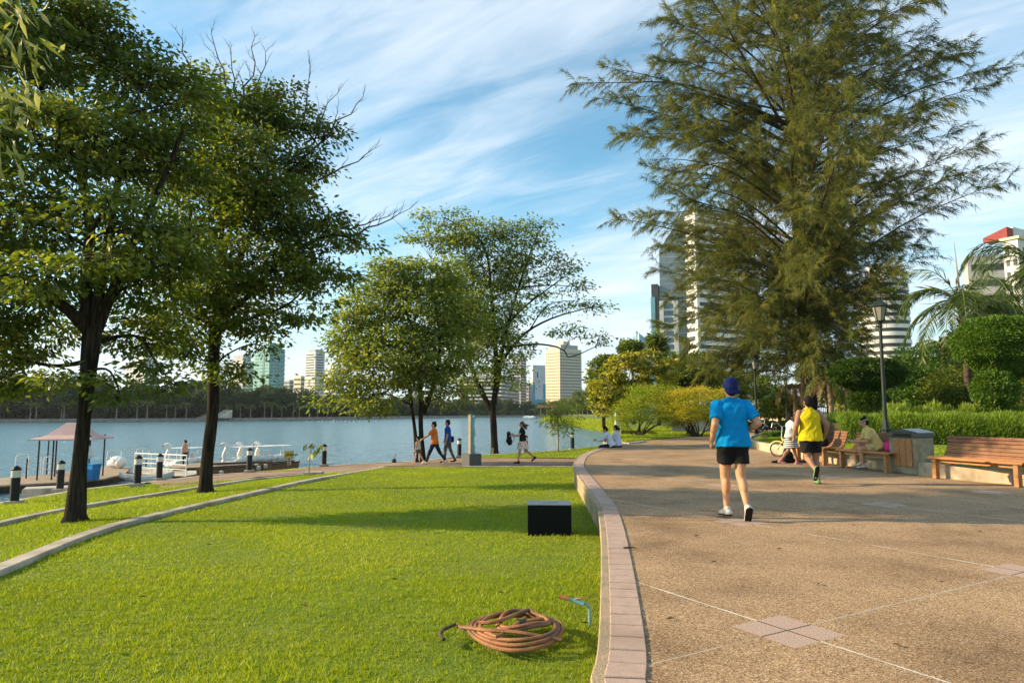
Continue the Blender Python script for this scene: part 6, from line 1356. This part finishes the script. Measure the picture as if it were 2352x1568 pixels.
def swan_boat(label, loc, rz, lowered=False, open_neck=False):
    t = thing('swan_boat', label, 'swan boat', loc, rz)           # faces +x
    def hull(mb): mb.ell((-.05, 0, .16), (1.25, .58, .34)); mb.capsule((.55, 0, .18), (1.05, 0, .30), .42, .20, .9, (0, 0, 1)); mb.ell((-.95, 0, .42), (.42, .46, .20), Matrix.Rotation(R(18), 3, 'Y'))
    blob('hull', hull, 'fibreglass', t, .03, 3)
    for s in (-1, 1):
        def wing(mb): mb.ell((-.25, s*.50, .42), (.72, .10, .20), Matrix.Rotation(R(6), 3, 'Y')); mb.ell((-.72, s*.46, .50), (.30, .08, .13), Matrix.Rotation(R(24), 3, 'Y'))
        blob('wing', wing, 'fibreglass', t, .025, 2)
    def neck(mb):
        P = smooth_curve([(.78, 0, .35), (1.06, 0, .62), (1.02, 0, .98), (.93, 0, 1.22), (.98, 0, 1.40), (1.10, 0, 1.44)], 14)
        for i in range(13): mb.capsule(P[i], P[i+1], .20-.011*i if i < 8 else .115-.004*(i-8), .19-.011*i if i < 7 else .11-.004*(i-8))
        mb.ell((1.14, 0, 1.42), (.15, .10, .105))
    nk = blob('neck', neck, 'fibreglass', t, .02, 2)
    mb = MB(); mb.capsule((1.24, 0, 1.40), (1.46, 0, 1.30), .055, .022); mb.build('beak', MATS['ring_red'] if not open_neck else MATS['roof_pink'], nk, True)
    for s in (-1, 1): mb = MB(); mb.ell((1.20, s*.085, 1.45), (.035, .02, .03), None, 8, 6); mb.build('eye', MATS['black_paint'], nk, True)
    mb = MB(); mb.capsule((-.75, 0, 1.22), (.45, 0, 1.22), .42, .42, .10, (0, 1, 0)); mb.build('canopy', MATS['fibreglass'], t, True)
    for x, y in ((.35, .36), (.35, -.36), (-.6, .36), (-.6, -.36)): mb = MB(); mb.tube([(x*1.15, y, .34), (x, y, 1.2)], .018, 6); mb.build('post', MATS['white_paint'], t)
    mb = MB(); mb.box((-.2, 0, .50), (.5, .8, .08), bev=.02); mb.box((-.45, 0, .70), (.08, .8, .36), bev=.02); mb.build('seat', MATS['white_bag'], t)
    return t
def sw(px, py): p = W(px, py, -2.1); return (p.x, p.y, -2.12)
SW1 = swan_boat('swan boat with a dark beak beside the woman in pink', sw(424, 1073), R(186))
def swan_copy(loc, rz, lab):
    o = dup(SW1, loc, rz, lab)
    for c in o.children:
        if c.name.startswith('neck'):
            for g in c.children:
                if g.name.startswith('beak'): g.data = g.data.copy(); g.data.materials[0] = MATS['roof_pink']
    return o
swan_copy(sw(556, 1069.5), R(200), 'left swan boat of the three moored side by side')
swan_copy(sw(590, 1067.5), R(200), 'middle swan boat of the three moored side by side')
swan_copy(sw(629, 1065), R(200), 'right swan boat of the three moored side by side')
def barge(label, a, b, wd, z, h=.28):
    a, b = Vector(a), Vector(b); c = (a+b)/2; d = b-a; L = d.length; t = thing('wooden_boat', label, 'boat', (c.x, c.y, z), math.atan2(d.y, d.x))
    V = []; F = []
    n = 9
    for i in range(n):
        u = -1+2*i/(n-1); w_ = wd/2*(1-.55*abs(u)**5); zt = h+.10*abs(u)**3; V += [(u*L/2, -w_, zt), (u*L/2*.97, -w_*.8, 0), (u*L/2*.97, w_*.8, 0), (u*L/2, w_, zt), (u*L/2*.98, w_-.04, zt), (u*L/2*.95, w_*.74, .06), (u*L/2*.95, -w_*.74, .06), (u*L/2*.98, -w_+.04, zt)]
    for i in range(n-1):
        for k in range(8): F.append((i*8+k, i*8+(k+1) % 8, i*8+8+(k+1) % 8, i*8+8+k))
    F += [tuple(range(8)), tuple(range((n-1)*8, n*8))]; mb = MB(); mb.add(V, F); mb.build('hull', MATS['boat_wood'], t)
    for s in (-1, 1): mb = MB(); mb.box((0, s*(wd/2-.01), h+.03), (L*.8, .05, .05)); mb.build('gunwale', MATS['dark_wood'], t)
    for k in range(4): mb = MB(); mb.box(((-.33+.22*k)*L, 0, h-.04), (.16, wd*.86, .035)); mb.build('thwart', MATS['boat_wood'], t)
    return t
barge('brown wooden boat moored below the yellow sign', W(600, 1083, -1.95), W(682, 1074, -1.95), .9, -2.0, .42)
barge('long low dark boat moored against the path behind the second tree trunk', W(455, 1094, -1.9), W(590, 1082, -1.9), .9, -1.98, .40)
barge('low wooden boat alongside the plank dock', W(480, 1079, -2.0), W(625, 1073.5, -2.0), .8, -2.0, .32)
for px, py, lab in [(508, 1086, 'pale cleat block on the dark boat, leftmost of four'), (594, 1074, 'pale cleat block, second of four from the left'), (610, 1070, 'pale cleat block, third of four from the left'), (664, 1064, 'pale cleat block by the yellow sign, rightmost of four')]:
    p = W(px, py, -1.55); o = MB().box((0, 0, .0), (.16, .14, .22), bev=.02).build('cleat_block', MATS['pale_concrete']); o.location = p; tag(o, lab, 'block')
def signb():
    p = W(663, 1076.5, -.93); t = thing('notice_sign', 'small yellow notice board on a post beside the moored boats', 'sign', p); k = p.y/FL
    mb = MB(); mb.tube([(0, 0, 0), (0, 0, 26*k)], .03, 8); mb.build('post', MATS['bark_brown'], t); mb = MB(); mb.box((0, -.03, 32*k), (21*k, .025, 17.5*k), bev=.004); bd = mb.build('board', MATS['sign_yellow'], t)
    mb = MB(); x = -7*k
    for i in range(9): wv = (.05, .035, .06, .02, .045, .055, .03, .05, .04)[i]; mb.box((x+wv/2, -.0445, 31*k+.012*(i % 3)), (wv, .003, .06+.02*(i % 2))); x += wv+.012
    mb.build('lettering', MATS['marks'], bd)
signb()
def tboard():
    p = W(1127, 1050, -.78); o = MB().box((0, 0, .14), (.14, .03, .28), rot=Matrix.Rotation(R(4), 3, 'Y'), bev=.004).build('tree_board', MATS['board']); o.location = (p.x, Y4-.28, p.z+.02); tag(o, 'small tan board leaning on the forked lakeside trunk', 'board')
tboard()
p = W(905, 1062, -.85); o = MB().lathe([(.06, 0), (.10, .04), (.10, .12), (.05, .17)], n=12).tube([(.02, 0, .15), (.08, 0, .36)], .012, 6).build('mooring_post', MATS['dark_wood'], None, True); o.location = p; tag(o, 'small dark round mooring stub on the lake edge left of the walkers', 'mooring post')
o = MB().box((0, 0, 0), (.55, .36, .12), bev=.02).build('stone_slab', MATS['stone']); o.location = W(722, 1087, -.64); tag(o, 'low stone slab by the sapling where the kerbs meet', 'slab')
o = MB().box((0, 0, 0), (1.5, .8, .5), R(28), bev=.02).build('stone_landing', MATS['stone']); o.location = W(120, 1136, -1.25); tag(o, 'stone landing at the water beside the half hidden bollard', 'landing')
# floats and fountain on the lake
fl = None
for k, (px, py) in enumerate([(705, 967.6), (719, 968), (733, 967.4), (742, 967.8), (752, 967.3), (760, 967.9), (768, 967.5), (777, 967.2), (786, 967.6), (795, 967.4), (806, 967.8), (815, 967.5), (826, 967.9), (868, 967.6), (652, 967.9)]):
    p = W(px, py, -2.1)
    if fl is None: fl = MB().ell((0, 0, .08), (.42, .3, .28), None, 10, 6).build('lake_float', MATS['float_dark'], None, True); fl.location = p; tag(fl, 'small dark float bobbing in the line across the middle of the lake', 'float', 'floats in a line on the lake')
    else: o = fl.copy(); COL.objects.link(o); o.location = p; o.rotation_euler = (0, 0, k); o.scale = (random.uniform(.7, 1.5),)*3
def fountain():
    p = W(1217, 960, -2.1); p = Vector((p.x*.8, p.y*.8, -2.1)); t = thing('fountain', 'low white fountain spray on the far lake', 'fountain', p); mb = MB(); rr = random.Random(2)
    for i in range(60):
        a = rr.random()*2*PI; r = rr.uniform(1.2, 2.8); h = rr.uniform(.8, 1.6); mb.tube([(r*math.cos(a)*f, r*math.sin(a)*f, h*(1-(1-f*1.6)**2)*1.0+.1) for f in (.1, .3, .55, .8, 1)], [.03, .05, .06, .07, .05], 4, cap=False)
    mb.build('spray', MATS['fountain_spray'], t)
    o = MB().lathe([(.3, -.1), (.3, .15), (.1, .3)], n=10).build('nozzle', MATS['grey_metal'], t)
fountain()
# ================================================================ walls and fences on the land side
def box_thing(name, label, cat, a, b, h, th, m, cap=None, z=0):
    a, b = Vector(a), Vector(b); d = b-a; t = thing(name, label, cat, a, math.atan2(d.y, d.x)); mb = MB(); mb.box((d.length/2, 0, h/2+z), (d.length, th, h), bev=.01); mb.build('wall', MATS[m], t)
    if cap: mb = MB(); mb.box((d.length/2, 0, h+z+.04), (d.length+.06, th+.08, .08), bev=.01); mb.build('coping', MATS[cap], t)
    return t
wa = W(1421, 999, .0)
box_thing('garden_wall', 'short white wall end beside the seated couple', 'wall', (wa.x, wa.y, 0), (wa.x+.9, wa.y+6.5, 0), .92, .30, 'white_paint', None)
box_thing('garden_wall', 'low pale wall behind the stems of the golden bush', 'wall', (W(1545, 992, 0).x, 45.5, 0), (W(1668, 992, 0).x, 44.5, 0), .78, .3, 'pale_concrete', 'stone')
box_thing('gate_pillar', 'slim white post rising left of the green bush', 'post', (D(1413, 960, 52).x, 52, 0), (D(1423, 960, 52).x, 52, 0), 2.2, .3, 'white_paint')
kk = smooth_curve([W(x, y, .06) for x, y in [(1402, 1004), (1428, 1014.5), (1452, 1015), (1478, 1011.5)]], 24)
kerb('bed_kerb', kk, .2, 'pale curved kerb of the shrub bed beside the seated couple', .2)
def fence(label, a, b, h, npost):
    a, b = Vector(a), Vector(b); d = b-a; L = d.length; t = thing('fence', label, 'fence', a, math.atan2(d.y, d.x))
    mb = MB(); n = int(L/.22)
    for i in range(n): mb.box((L*(i+.5)/n, 0, h*.52), (.05, .04, h*.62))
    mb.box((L/2, 0, h*.30), (L, .06, .08)); mb.box((L/2, 0, h*.80), (L, .06, .08)); mb.build('bars', MATS['fence_brown'], t)
    mb = MB(); mb.box((L/2, 0, .28), (L, .35, .56)); mb.build('plinth', MATS['pale_concrete'], t)
    for i in range(npost): mb = MB(); mb.box((L*i/(npost-1), 0, h*.5), (.5, .5, h), bev=.03); mb.build('pillar', MATS['bark_pale'], t)
    return t
fence('brown barred park fence behind the seated woman', (D(1935, 920, 66).x, 66, 0), (D(2230, 920, 58).x, 58, 0), 2.2, 6)
fence('brown barred park fence behind the street lamps', (D(1650, 930, 84).x, 84, 0), (D(1925, 930, 66.5).x, 66.5, 0), 2.2, 6)
def bare_stem(label, px, Y, ytop, r): 
    b = gz(px, Y, .1); tp = D(px, ytop, Y); t = thing('slim_trunk', label, 'tree', b); mb = MB(b); trunk_mesh(mb, [b, b.lerp(tp, .5)+Vector((.06, 0, 0)), tp], [r, r*.85, r*.7], 9); mb.build('trunk', MATS['bark_pale'], t, True)
    cr, C, I = crown_mesh('c', [(tp.x, tp.y, tp.z+.5, 1.3, 1.3, .9), (tp.x-.4, tp.y, tp.z-.6, 1.1, 1.1, .8)], 70, 18, .4, .26, .07, .9); add_crown(t, [cr], 'leaf_mid')
bare_stem('slim pale trunk with drooping leaves behind the seated woman', 2148, 40, 880, .13)
bare_stem('thin pale trunk left of the casuarina, behind the girl', 1940, 48, 880, .10)
def pavilion():
    b = Vector((14, 262, -.6)); b.x = D(1256, 940, 250).x; b.y = 250; t = thing('lake_pavilion', 'brown roofed open pavilion at the tip of the right shore', 'pavilion', b)
    for x in (-2.2, 0, 2.2):
        for y in (-1.5, 1.5): mb = MB(); mb.box((x, y, 1.6), (.35, .35, 3.4)); mb.build('column', MATS['bark_pale'], t)
    mb = MB(); mb.add([(-3.4, -2.6, 3.2), (3.4, -2.6, 3.2), (3.4, 2.6, 3.2), (-3.4, 2.6, 3.2), (-3.0, -2.0, 4.2), (3.0, -2.0, 4.2), (3, 2, 4.2), (-3, 2, 4.2)], [(3, 2, 1, 0), (4, 5, 6, 7), (0, 1, 5, 4), (1, 2, 6, 5), (2, 3, 7, 6), (3, 0, 4, 7)]); mb.build('roof', MATS['fence_brown'], t)
pavilion()
def stage():
    b = min((far_pos(k/400) for k in range(401)), key=lambda p: abs(screen_x(p)-460))+Vector((2, 4, .0)); t = thing('lakeside_steps', 'pale stepped terrace with a rail across the lake', 'steps', b, R(-32))
    for i in range(5): mb = MB(); mb.box((0, i*.9, .2+i*.3), (17-i*1.2, .9, .4+i*.6)); mb.build('step', MATS['pale_concrete'], t)
    for x in (-7.5, 7.5): mb = MB(); mb.tube([(x, -.4, .9), (x*.8, 4, 2.6)], .08, 6); mb.build('handrail', MATS['white_paint'], t)
    g = thing('gilded_statue', 'small golden statue standing on the terrace across the lake', 'statue', b+Vector((3.6, 4.5, 1.9)))
    mb = MB(); mb.lathe([(.7, -1.9), (.7, .3), (.5, .4)], n=10); mb.build('pedestal', MATS['pale_concrete'], g)
    def f(mb): mb.capsule((0, 0, .5), (0, 0, 1.6), .42, .32); mb.ell((0, 0, 2.2), (.24, .24, .32)); mb.capsule((.3, 0, 1.6), (.75, 0, 2.4), .13, .10); mb.capsule((-.3, 0, 1.6), (-.7, 0, .9), .13, .10); mb.capsule((0, 0, 2.5), (0, 0, 3.0), .10, .02)
    blob('figure', f, 'gold', g, .06, 2)
stage()
# ================================================================ buildings
mat('b_white', (.66, .66, .63), (.58, .58, .56), .3, .8)
mat('b_cream', (.66, .57, .40), (.60, .52, .36), .3, .8)
mat('b_grey', (.40, .41, .41), (.34, .35, .35), .3, .8)
mat('b_teal', (.20, .42, .37), (.17, .37, .33), .3, .7)
mat('b_stripe', (.78, .76, .72), (.70, .68, .65), .4, .7)
mat('b_window', (.035, .042, .05), (.06, .07, .08), .6, .4, spec=.2)
mat('b_window_teal', (.08, .17, .17), (.12, .22, .22), .6, .25, spec=.6)
mat('b_glass', (.10, .15, .17), (.16, .21, .23), .25, .15, spec=.8)
mat('b_glass_teal', (.08, .24, .28), (.12, .30, .34), .25, .15, spec=.8)
mat('b_glass_blue', (.02, .06, .10), (.05, .13, .2), .5, .15, spec=.8)
mat('b_dark', (.05, .055, .06), (.035, .04, .045), .4, .5)
mat('b_sky_panel', (.10, .36, .48), (.08, .30, .42), .3, .4)
mat('b_roof_red', (.30, .06, .055), (.24, .05, .045), .5, .8)
class Tower:
    """a block seen at a corner: the corner at pixel pc, its left face reaching pl, its right face pr"""
    def __init__(s, name, label, pl, pc, pr, ytop, Y, alpha, m, z0=-1.0, cat='building'):
        C0 = D(pc, 900, Y); s.C = Vector((C0.x, Y, z0)); al = R(alpha); s.u = Vector((-math.cos(al), math.sin(al), 0)); s.v = Vector((math.sin(al), math.cos(al), 0))
        def reach(px, d):                       # how far along d from the corner until the pixel column px
            a = (px-CX)/FL*math.cos(PITCH); q = (px-CX)/FL; den = d.x-q*d.y; return max(3.0, min(60, (q*s.C.y-s.C.x)/den if abs(den) > 1e-6 else 12))
        s.a = reach(pl, s.u); s.b = reach(pr, s.v); s.H = D(pc, ytop, Y).z-z0; s.t = thing(name, label, cat, s.C); s.z0 = z0; s.m = m; s.w = []
    def pt(s, i, j, z): return s.u*i+s.v*j+Vector((0, 0, z))
    def box(s, name, i0, i1, j0, j1, z0, z1, m, par=None):
        P = [s.pt(i0, j0, 0), s.pt(i1, j0, 0), s.pt(i1, j1, 0), s.pt(i0, j1, 0)]; mb = MB(); mb.prism([(p.x, p.y) for p in P], z0, z1); return mb.build(name, MATS[m], par or s.t)
    def body(s, m=None, h=None): return s.box('wall', 0, s.a, 0, s.b, 0, h or s.H, m or s.m)
    def bands(s, z0, z1, n, frac, m, name='window_band', pr=.12, faces='lr', ins=.0):
        for k in range(n):
            za = z0+(z1-z0)*(k+.5-frac/2)/n; zb = z0+(z1-z0)*(k+.5+frac/2)/n
            mb = MB()
            def add(i0, i1, j0, j1): P = [s.pt(i0, j0, 0), s.pt(i1, j0, 0), s.pt(i1, j1, 0), s.pt(i0, j1, 0)]; mb.prism([(p.x, p.y) for p in P], za, zb)
            if faces == 'lr': add(-pr+ins, s.a-ins, -pr, s.b-ins) if not ins else (add(ins, s.a-ins, -pr, .2), add(-pr, .2, ins, s.b-ins))
            elif faces == 'l': add(ins, s.a-ins, -pr, .2)
            else: add(-pr, .2, ins, s.b-ins)
            mb.build(name, MATS[m], s.t)
    def grid(s, face, z0, z1, rows, cols, wf, hf, pad=.04):
        L = s.a if face == 'l' else s.b; cw = L*(1-2*pad)/cols; rh = (z1-z0)/rows
        for r in range(rows):
            for c in range(cols):
                o = L*pad+cw*(c+.5); p = s.pt(o, 0, z0+rh*(r+.5)) if face == 'l' else s.pt(0, o, z0+rh*(r+.5)); s.w.append((face, p, cw*wf, rh*hf))
    def windows(s, m='b_window', th=.14):
        me = {}
        s.w.sort(key=lambda q: -q[2]*q[3]); rest = MB()
        for n, (face, p, w_, h_) in enumerate(s.w):
            d = s.u if face == 'l' else s.v; nn = s.v if face == 'l' else s.u; rot = Matrix((d, nn, Vector((0, 0, 1)))).transposed()
            if n < 100:
                k = (face, round(w_, 3), round(h_, 3))
                if k not in me: q = MB(); q.box((0, 0, 0), (w_, th, h_), rot=rot); o = q.build('window', MATS[m], s.t); me[k] = o
                else: o = me[k].copy(); COL.objects.link(o)
                o.location = p
            else: rest.box(p, (w_, th, h_), rot=rot)
        if rest.v: rest.build('window', MATS[m], s.t)['kind'] = 'stuff'
def city():
    T = Tower('apartment_tower', 'white stepped apartment block seen through the first tree', 288, 330, 362, 830, 480, 40, 'b_white'); T.body(); T.box('upper_storeys', T.a*.1, T.a*.6, T.b*.1, T.b*.7, T.H, T.H+7, 'b_white'); T.grid('l', 14, T.H-1, 9, 6, .55, .5); T.grid('r', 14, T.H-1, 9, 5, .55, .5); T.windows()
    T = Tower('office_tower', 'white office tower with a chamfered top left of the green tower', 526, 556, 584, 828, 520, 42, 'b_white'); T.body(); T.box('crown', T.a*.15, T.a*.85, T.b*.15, T.b*.85, T.H, T.H+5, 'b_grey'); T.grid('l', 8, T.H-1, 13, 9, .6, .5); T.grid('r', 8, T.H-1, 13, 8, .6, .5); T.windows()
    T = Tower('apartment_tower', 'sea green apartment tower with balcony rows across the lake', 582, 616, 653, 800, 500, 40, 'b_teal'); T.body(); T.box('crown', T.a*.0, T.a*.5, T.b*.0, T.b*.8, T.H, T.H+4, 'b_teal'); T.box('window_slot', T.a*.30, T.a*.40, -.25, .1, 3, T.H, 'b_window_teal')
    T.grid('l', 6, T.H-1, 17, 3, .66, .42); T.grid('r', 6, T.H-1, 17, 4, .78, .42); T.windows('b_window_teal', .3)
    for k in range(12): T.box('balcony', -.9, T.a*.05, T.b*.55, T.b, 6+k*(T.H-8)/12, 6.9+k*(T.H-8)/12, 'b_teal')
    T = Tower('apartment_tower', 'slim white tower with rows of small windows', 700, 722, 745, 808, 560, 40, 'b_white'); T.body(); T.box('parapet', T.a*.05, T.a*.7, T.b*.05, T.b*.9, T.H, T.H+2.2, 'b_grey'); T.grid('l', 5, T.H*.58, 9, 6, .5, .45); T.grid('r', 5, T.H*.58, 9, 5, .55, .45); T.windows(); T.bands(T.H*.60, T.H-1, 9, .42, 'b_window', 'window_band', .1, 'lr', 1.2)
    T = Tower('apartment_block', 'cream low block with balconies left of the slim white tower', 675, 690, 700, 863, 540, 40, 'b_cream'); T.body(); T.bands(4, T.H-1, 7, .4, 'b_window', 'window_band', .1, 'lr', .6)
    T = Tower('apartment_block', 'small pale grey block right of the sea green tower', 652, 664, 678, 872, 620, 40, 'b_white'); T.body('b_grey'); T.bands(4, T.H-1, 8, .4, 'b_window', 'window_band', .1, 'lr', .6)
    T = Tower('apartment_block', 'low white block in the gap between the small towers', 668, 690, 716, 897, 480, 40, 'b_white'); T.body(); T.bands(2, T.H-.5, 4, .4, 'b_window', 'window_band', .1, 'lr', .6)
    T = Tower('office_block', 'low stepped white building right of the slim tower', 744, 770, 792, 852, 600, 40, 'b_white'); T.body(); T.box('upper_storeys', T.a*.1, T.a*.7, T.b*.1, T.b*.7, T.H, T.H+6, 'b_white'); T.bands(4, T.H-1, 10, .35, 'b_window', 'window_band', .1, 'lr', .6)
    T = Tower('apartment_block', 'wide block with long balcony rows behind the middle trees', 1058, 1150, 1192, 862, 500, 20, 'b_grey'); T.body(); T.bands(3, T.H-1, 9, .5, 'b_window', 'window_band', .1, 'lr'); 
    for k in range(9): T.box('balcony', -.8, T.a+.2, -.9, T.b*.3, 3+k*(T.H-4)/9-.3, 3.6+k*(T.H-4)/9, 'b_white')
    T = Tower('office_tower', 'slim grey tower partly behind the airy middle tree', 1178, 1196, 1209, 822, 560, 40, 'b_grey'); T.body(); T.bands(4, T.H-1, 18, .45, 'b_window', 'window_band', .1, 'lr', .5)
    T = Tower('office_block', 'small grey block left of the white and blue building', 1207, 1214, 1222, 878, 600, 40, 'b_grey'); T.body(); T.bands(3, T.H-1, 8, .5, 'b_window', 'window_band', .1, 'lr', .4)
    T = Tower('office_tower', 'white building with pale blue glass sides and base', 1218, 1224, 1253, 838, 520, 62, 'b_white'); T.body(); T.box('glass_side', -.3, .2, 0, T.b*.16, 0, T.H*.62, 'b_sky_panel'); T.box('glass_side', -.3, .2, T.b*.82, T.b, 0, T.H*.62, 'b_sky_panel'); T.box('glass_base', -.35, .2, T.b*.16, T.b*.82, 0, T.H*.30, 'b_sky_panel'); T.box('entrance', -.4, .25, T.b*.35, T.b*.62, 0, T.H*.22, 'b_white'); T.box('slot_window', -.3, .2, T.b*.33, T.b*.40, T.H*.74, T.H*.86, 'b_window')
    T = Tower('hotel_tower', 'tall cream tower with a full grid of square windows', 1253, 1286, 1336, 800, 540, 52, 'b_cream'); T.body(); T.box('crown', T.a*.1, T.a*.9, T.b*.12, T.b*.9, T.H, T.H+3.5, 'b_grey'); T.box('plant_room', T.a*.2, T.a*.6, T.b*.3, T.b*.6, T.H+3.5, T.H+6.5, 'b_cream'); T.grid('l', 6, T.H-2.5, 18, 7, .5, .46); T.grid('r', 6, T.H-2.5, 18, 11, .56, .46); T.windows(); T.box('podium', -4, T.a+4, -4, T.b+6, 0, 6, 'b_white')
    T = Tower('apartment_block', 'distant small white tower just left of the dark park tree', 1346, 1354, 1364, 842, 700, 40, 'b_white'); T.body(); T.bands(4, T.H-1, 10, .4, 'b_window', 'window_band', .1, 'lr', .6)
    # the near high-rises on the right
    T = Tower('glass_tower', 'small teal glass tower with a slanted top left of the casuarina', 1462, 1470, 1500, 776, 420, 60, 'b_glass_teal'); P = [T.pt(0, 0, 0), T.pt(T.a, 0, 0), T.pt(T.a, T.b, 0), T.pt(0, T.b, 0)]; mb = MB(); mb.prism([(p.x, p.y) for p in P], 0, [T.H, T.H+5, T.H-1, T.H-6]); mb.build('curtain_wall', MATS['b_glass_teal'], T.t); T.bands(3, T.H-8, 12, .12, 'b_white', 'spandrel', .1, 'lr'); T.box('fin', -.4, .5, -.4, .5, 0, T.H+3, 'b_white')
    T = Tower('office_tower', 'thin dark slab tower with a pale edge beside the glass tower', 1500, 1516, 1521, 652, 330, 20, 'b_dark'); T.body(); T.box('glass_side', T.a*.45, T.a+.3, -.3, T.b*.6, 0, T.H*.9, 'b_glass_teal'); T.bands(3, T.H-2, 30, .2, 'b_glass', 'window_band', .15, 'r')
    T = Tower('office_tower', 'tower with blue glass bands between white columns', 1519, 1560, 1574, 690, 300, 12, 'b_white'); T.body(); T.bands(2, T.H-1, 16, .66, 'b_glass_blue', 'window_band', .15, 'l', 1.2); T.box('column', T.a-1.6, T.a+.2, -.5, .4, 0, T.H, 'b_white'); T.box('column', -.4, 1.6, -.5, .4, 0, T.H, 'b_white')
    T = Tower('glass_tower', 'tall grey glass tower with a sloping top behind the casuarina', 1520, 1588, 1600, 500, 330, 14, 'b_glass'); P = [T.pt(0, 0, 0), T.pt(T.a, 0, 0), T.pt(T.a, T.b, 0), T.pt(0, T.b, 0)]; mb = MB(); mb.prism([(p.x, p.y) for p in P], 0, [T.H+6, T.H-16, T.H-16, T.H+6]); mb.build('curtain_wall', MATS['b_glass'], T.t); T.bands(20, T.H-18, 22, .10, 'b_grey', 'mullion_band', .1, 'l')
    T = Tower('office_tower', 'huge white and dark striped tower behind the casuarina', 1583, 1607, 1745, 480, 250, 62, 'b_stripe', z0=-.2); T.body('b_dark'); T.bands(3, T.H-1, 23, .52, 'b_stripe', 'white_band', .35, 'lr'); T.box('corner_column', -.5, .8, -.5, .8, 0, T.H+1, 'b_stripe')
    def rnd(label, px, pyt, pyb, Y, wpx, n):
        c = D(px, 900, Y); r = wpx/2*Y/FL; t = thing('office_tower', label, 'building', (c.x, Y, -.2)); H = D(px, pyt, Y).z; mb = MB(); mb.lathe([(r*.96, 0), (r*.96, H)], n=28); mb.build('core', MATS['b_dark'], t, True)
        z0 = D(px, pyb, Y).z-6
        for k in range(n): z = z0+(H-z0)*k/n; mb = MB(); mb.lathe([(r, z), (r, z+(H-z0)/n*.52)], n=28); mb.build('white_band', MATS['b_stripe'], t, True)
        mb = MB(); mb.lathe([(r*.6, H), (r*.6, H+6)], n=20); mb.build('plant_room', MATS['b_stripe'], t, True)
    rnd('round white and dark striped tower behind the tall street lamp', 2040, 655, 815, 210, 108, 12)
    T = Tower('apartment_block', 'white building with a red roof at the right edge', 2350, 2364, 2500, 548, 150, 60, 'b_white', z0=-.2); T.body(); T.box('cornice', -.5, T.a+.5, -.5, T.b, T.H, T.H+.6, 'b_cream'); T.grid('r', 14, T.H-1, 9, 7, .5, .5); T.grid('l', 14, T.H-1, 9, 2, .5, .5); T.windows()
    T.box('upper_storeys', 2, T.a, T.b*.10, T.b, T.H+.6, T.H+3.6, 'b_white'); P = [T.pt(2, 0, 0), T.pt(T.a+4, 0, 0), T.pt(T.a+4, 3, 0), T.pt(2, 3, 0)]
    mb = MB(); mb.prism([(p.x, p.y) for p in P], T.H+.6, [T.H+3.2, T.H+1.6, T.H+1.6, T.H+3.2]); mb.build('red_roof', MATS['b_roof_red'], T.t)
    T2 = Tower('apartment_block', 'grey roofed wing left of the red roof, mostly behind the palms', 2240, 2335, 2350, 585, 175, 15, 'b_grey', z0=-.2); T2.body(); T2.bands(8, T2.H-1, 8, .4, 'b_window', 'window_band', .1, 'lr', .8)
city()
# ---------------------------------------------------------------- the air: a thin even haze over the whole place
def haze():
    m, t, N, out, L = nt('haze_air'); v = N('VolumePrincipled'); v.inputs['Color'].default_value = (.80, .88, 1, 1); v.inputs['Density'].default_value = .00009; v.inputs['Anisotropy'].default_value = .3; L(v.outputs[0], out.inputs['Volume'])
    o = MB().box((0, 1200, 55), (6000, 2900, 122)).build('haze', m); o['kind'] = 'stuff'; o['label'] = 'thin bluish haze in the air over the lake and the city'; o['category'] = 'haze'
    o.display_type = 'WIRE'
haze()
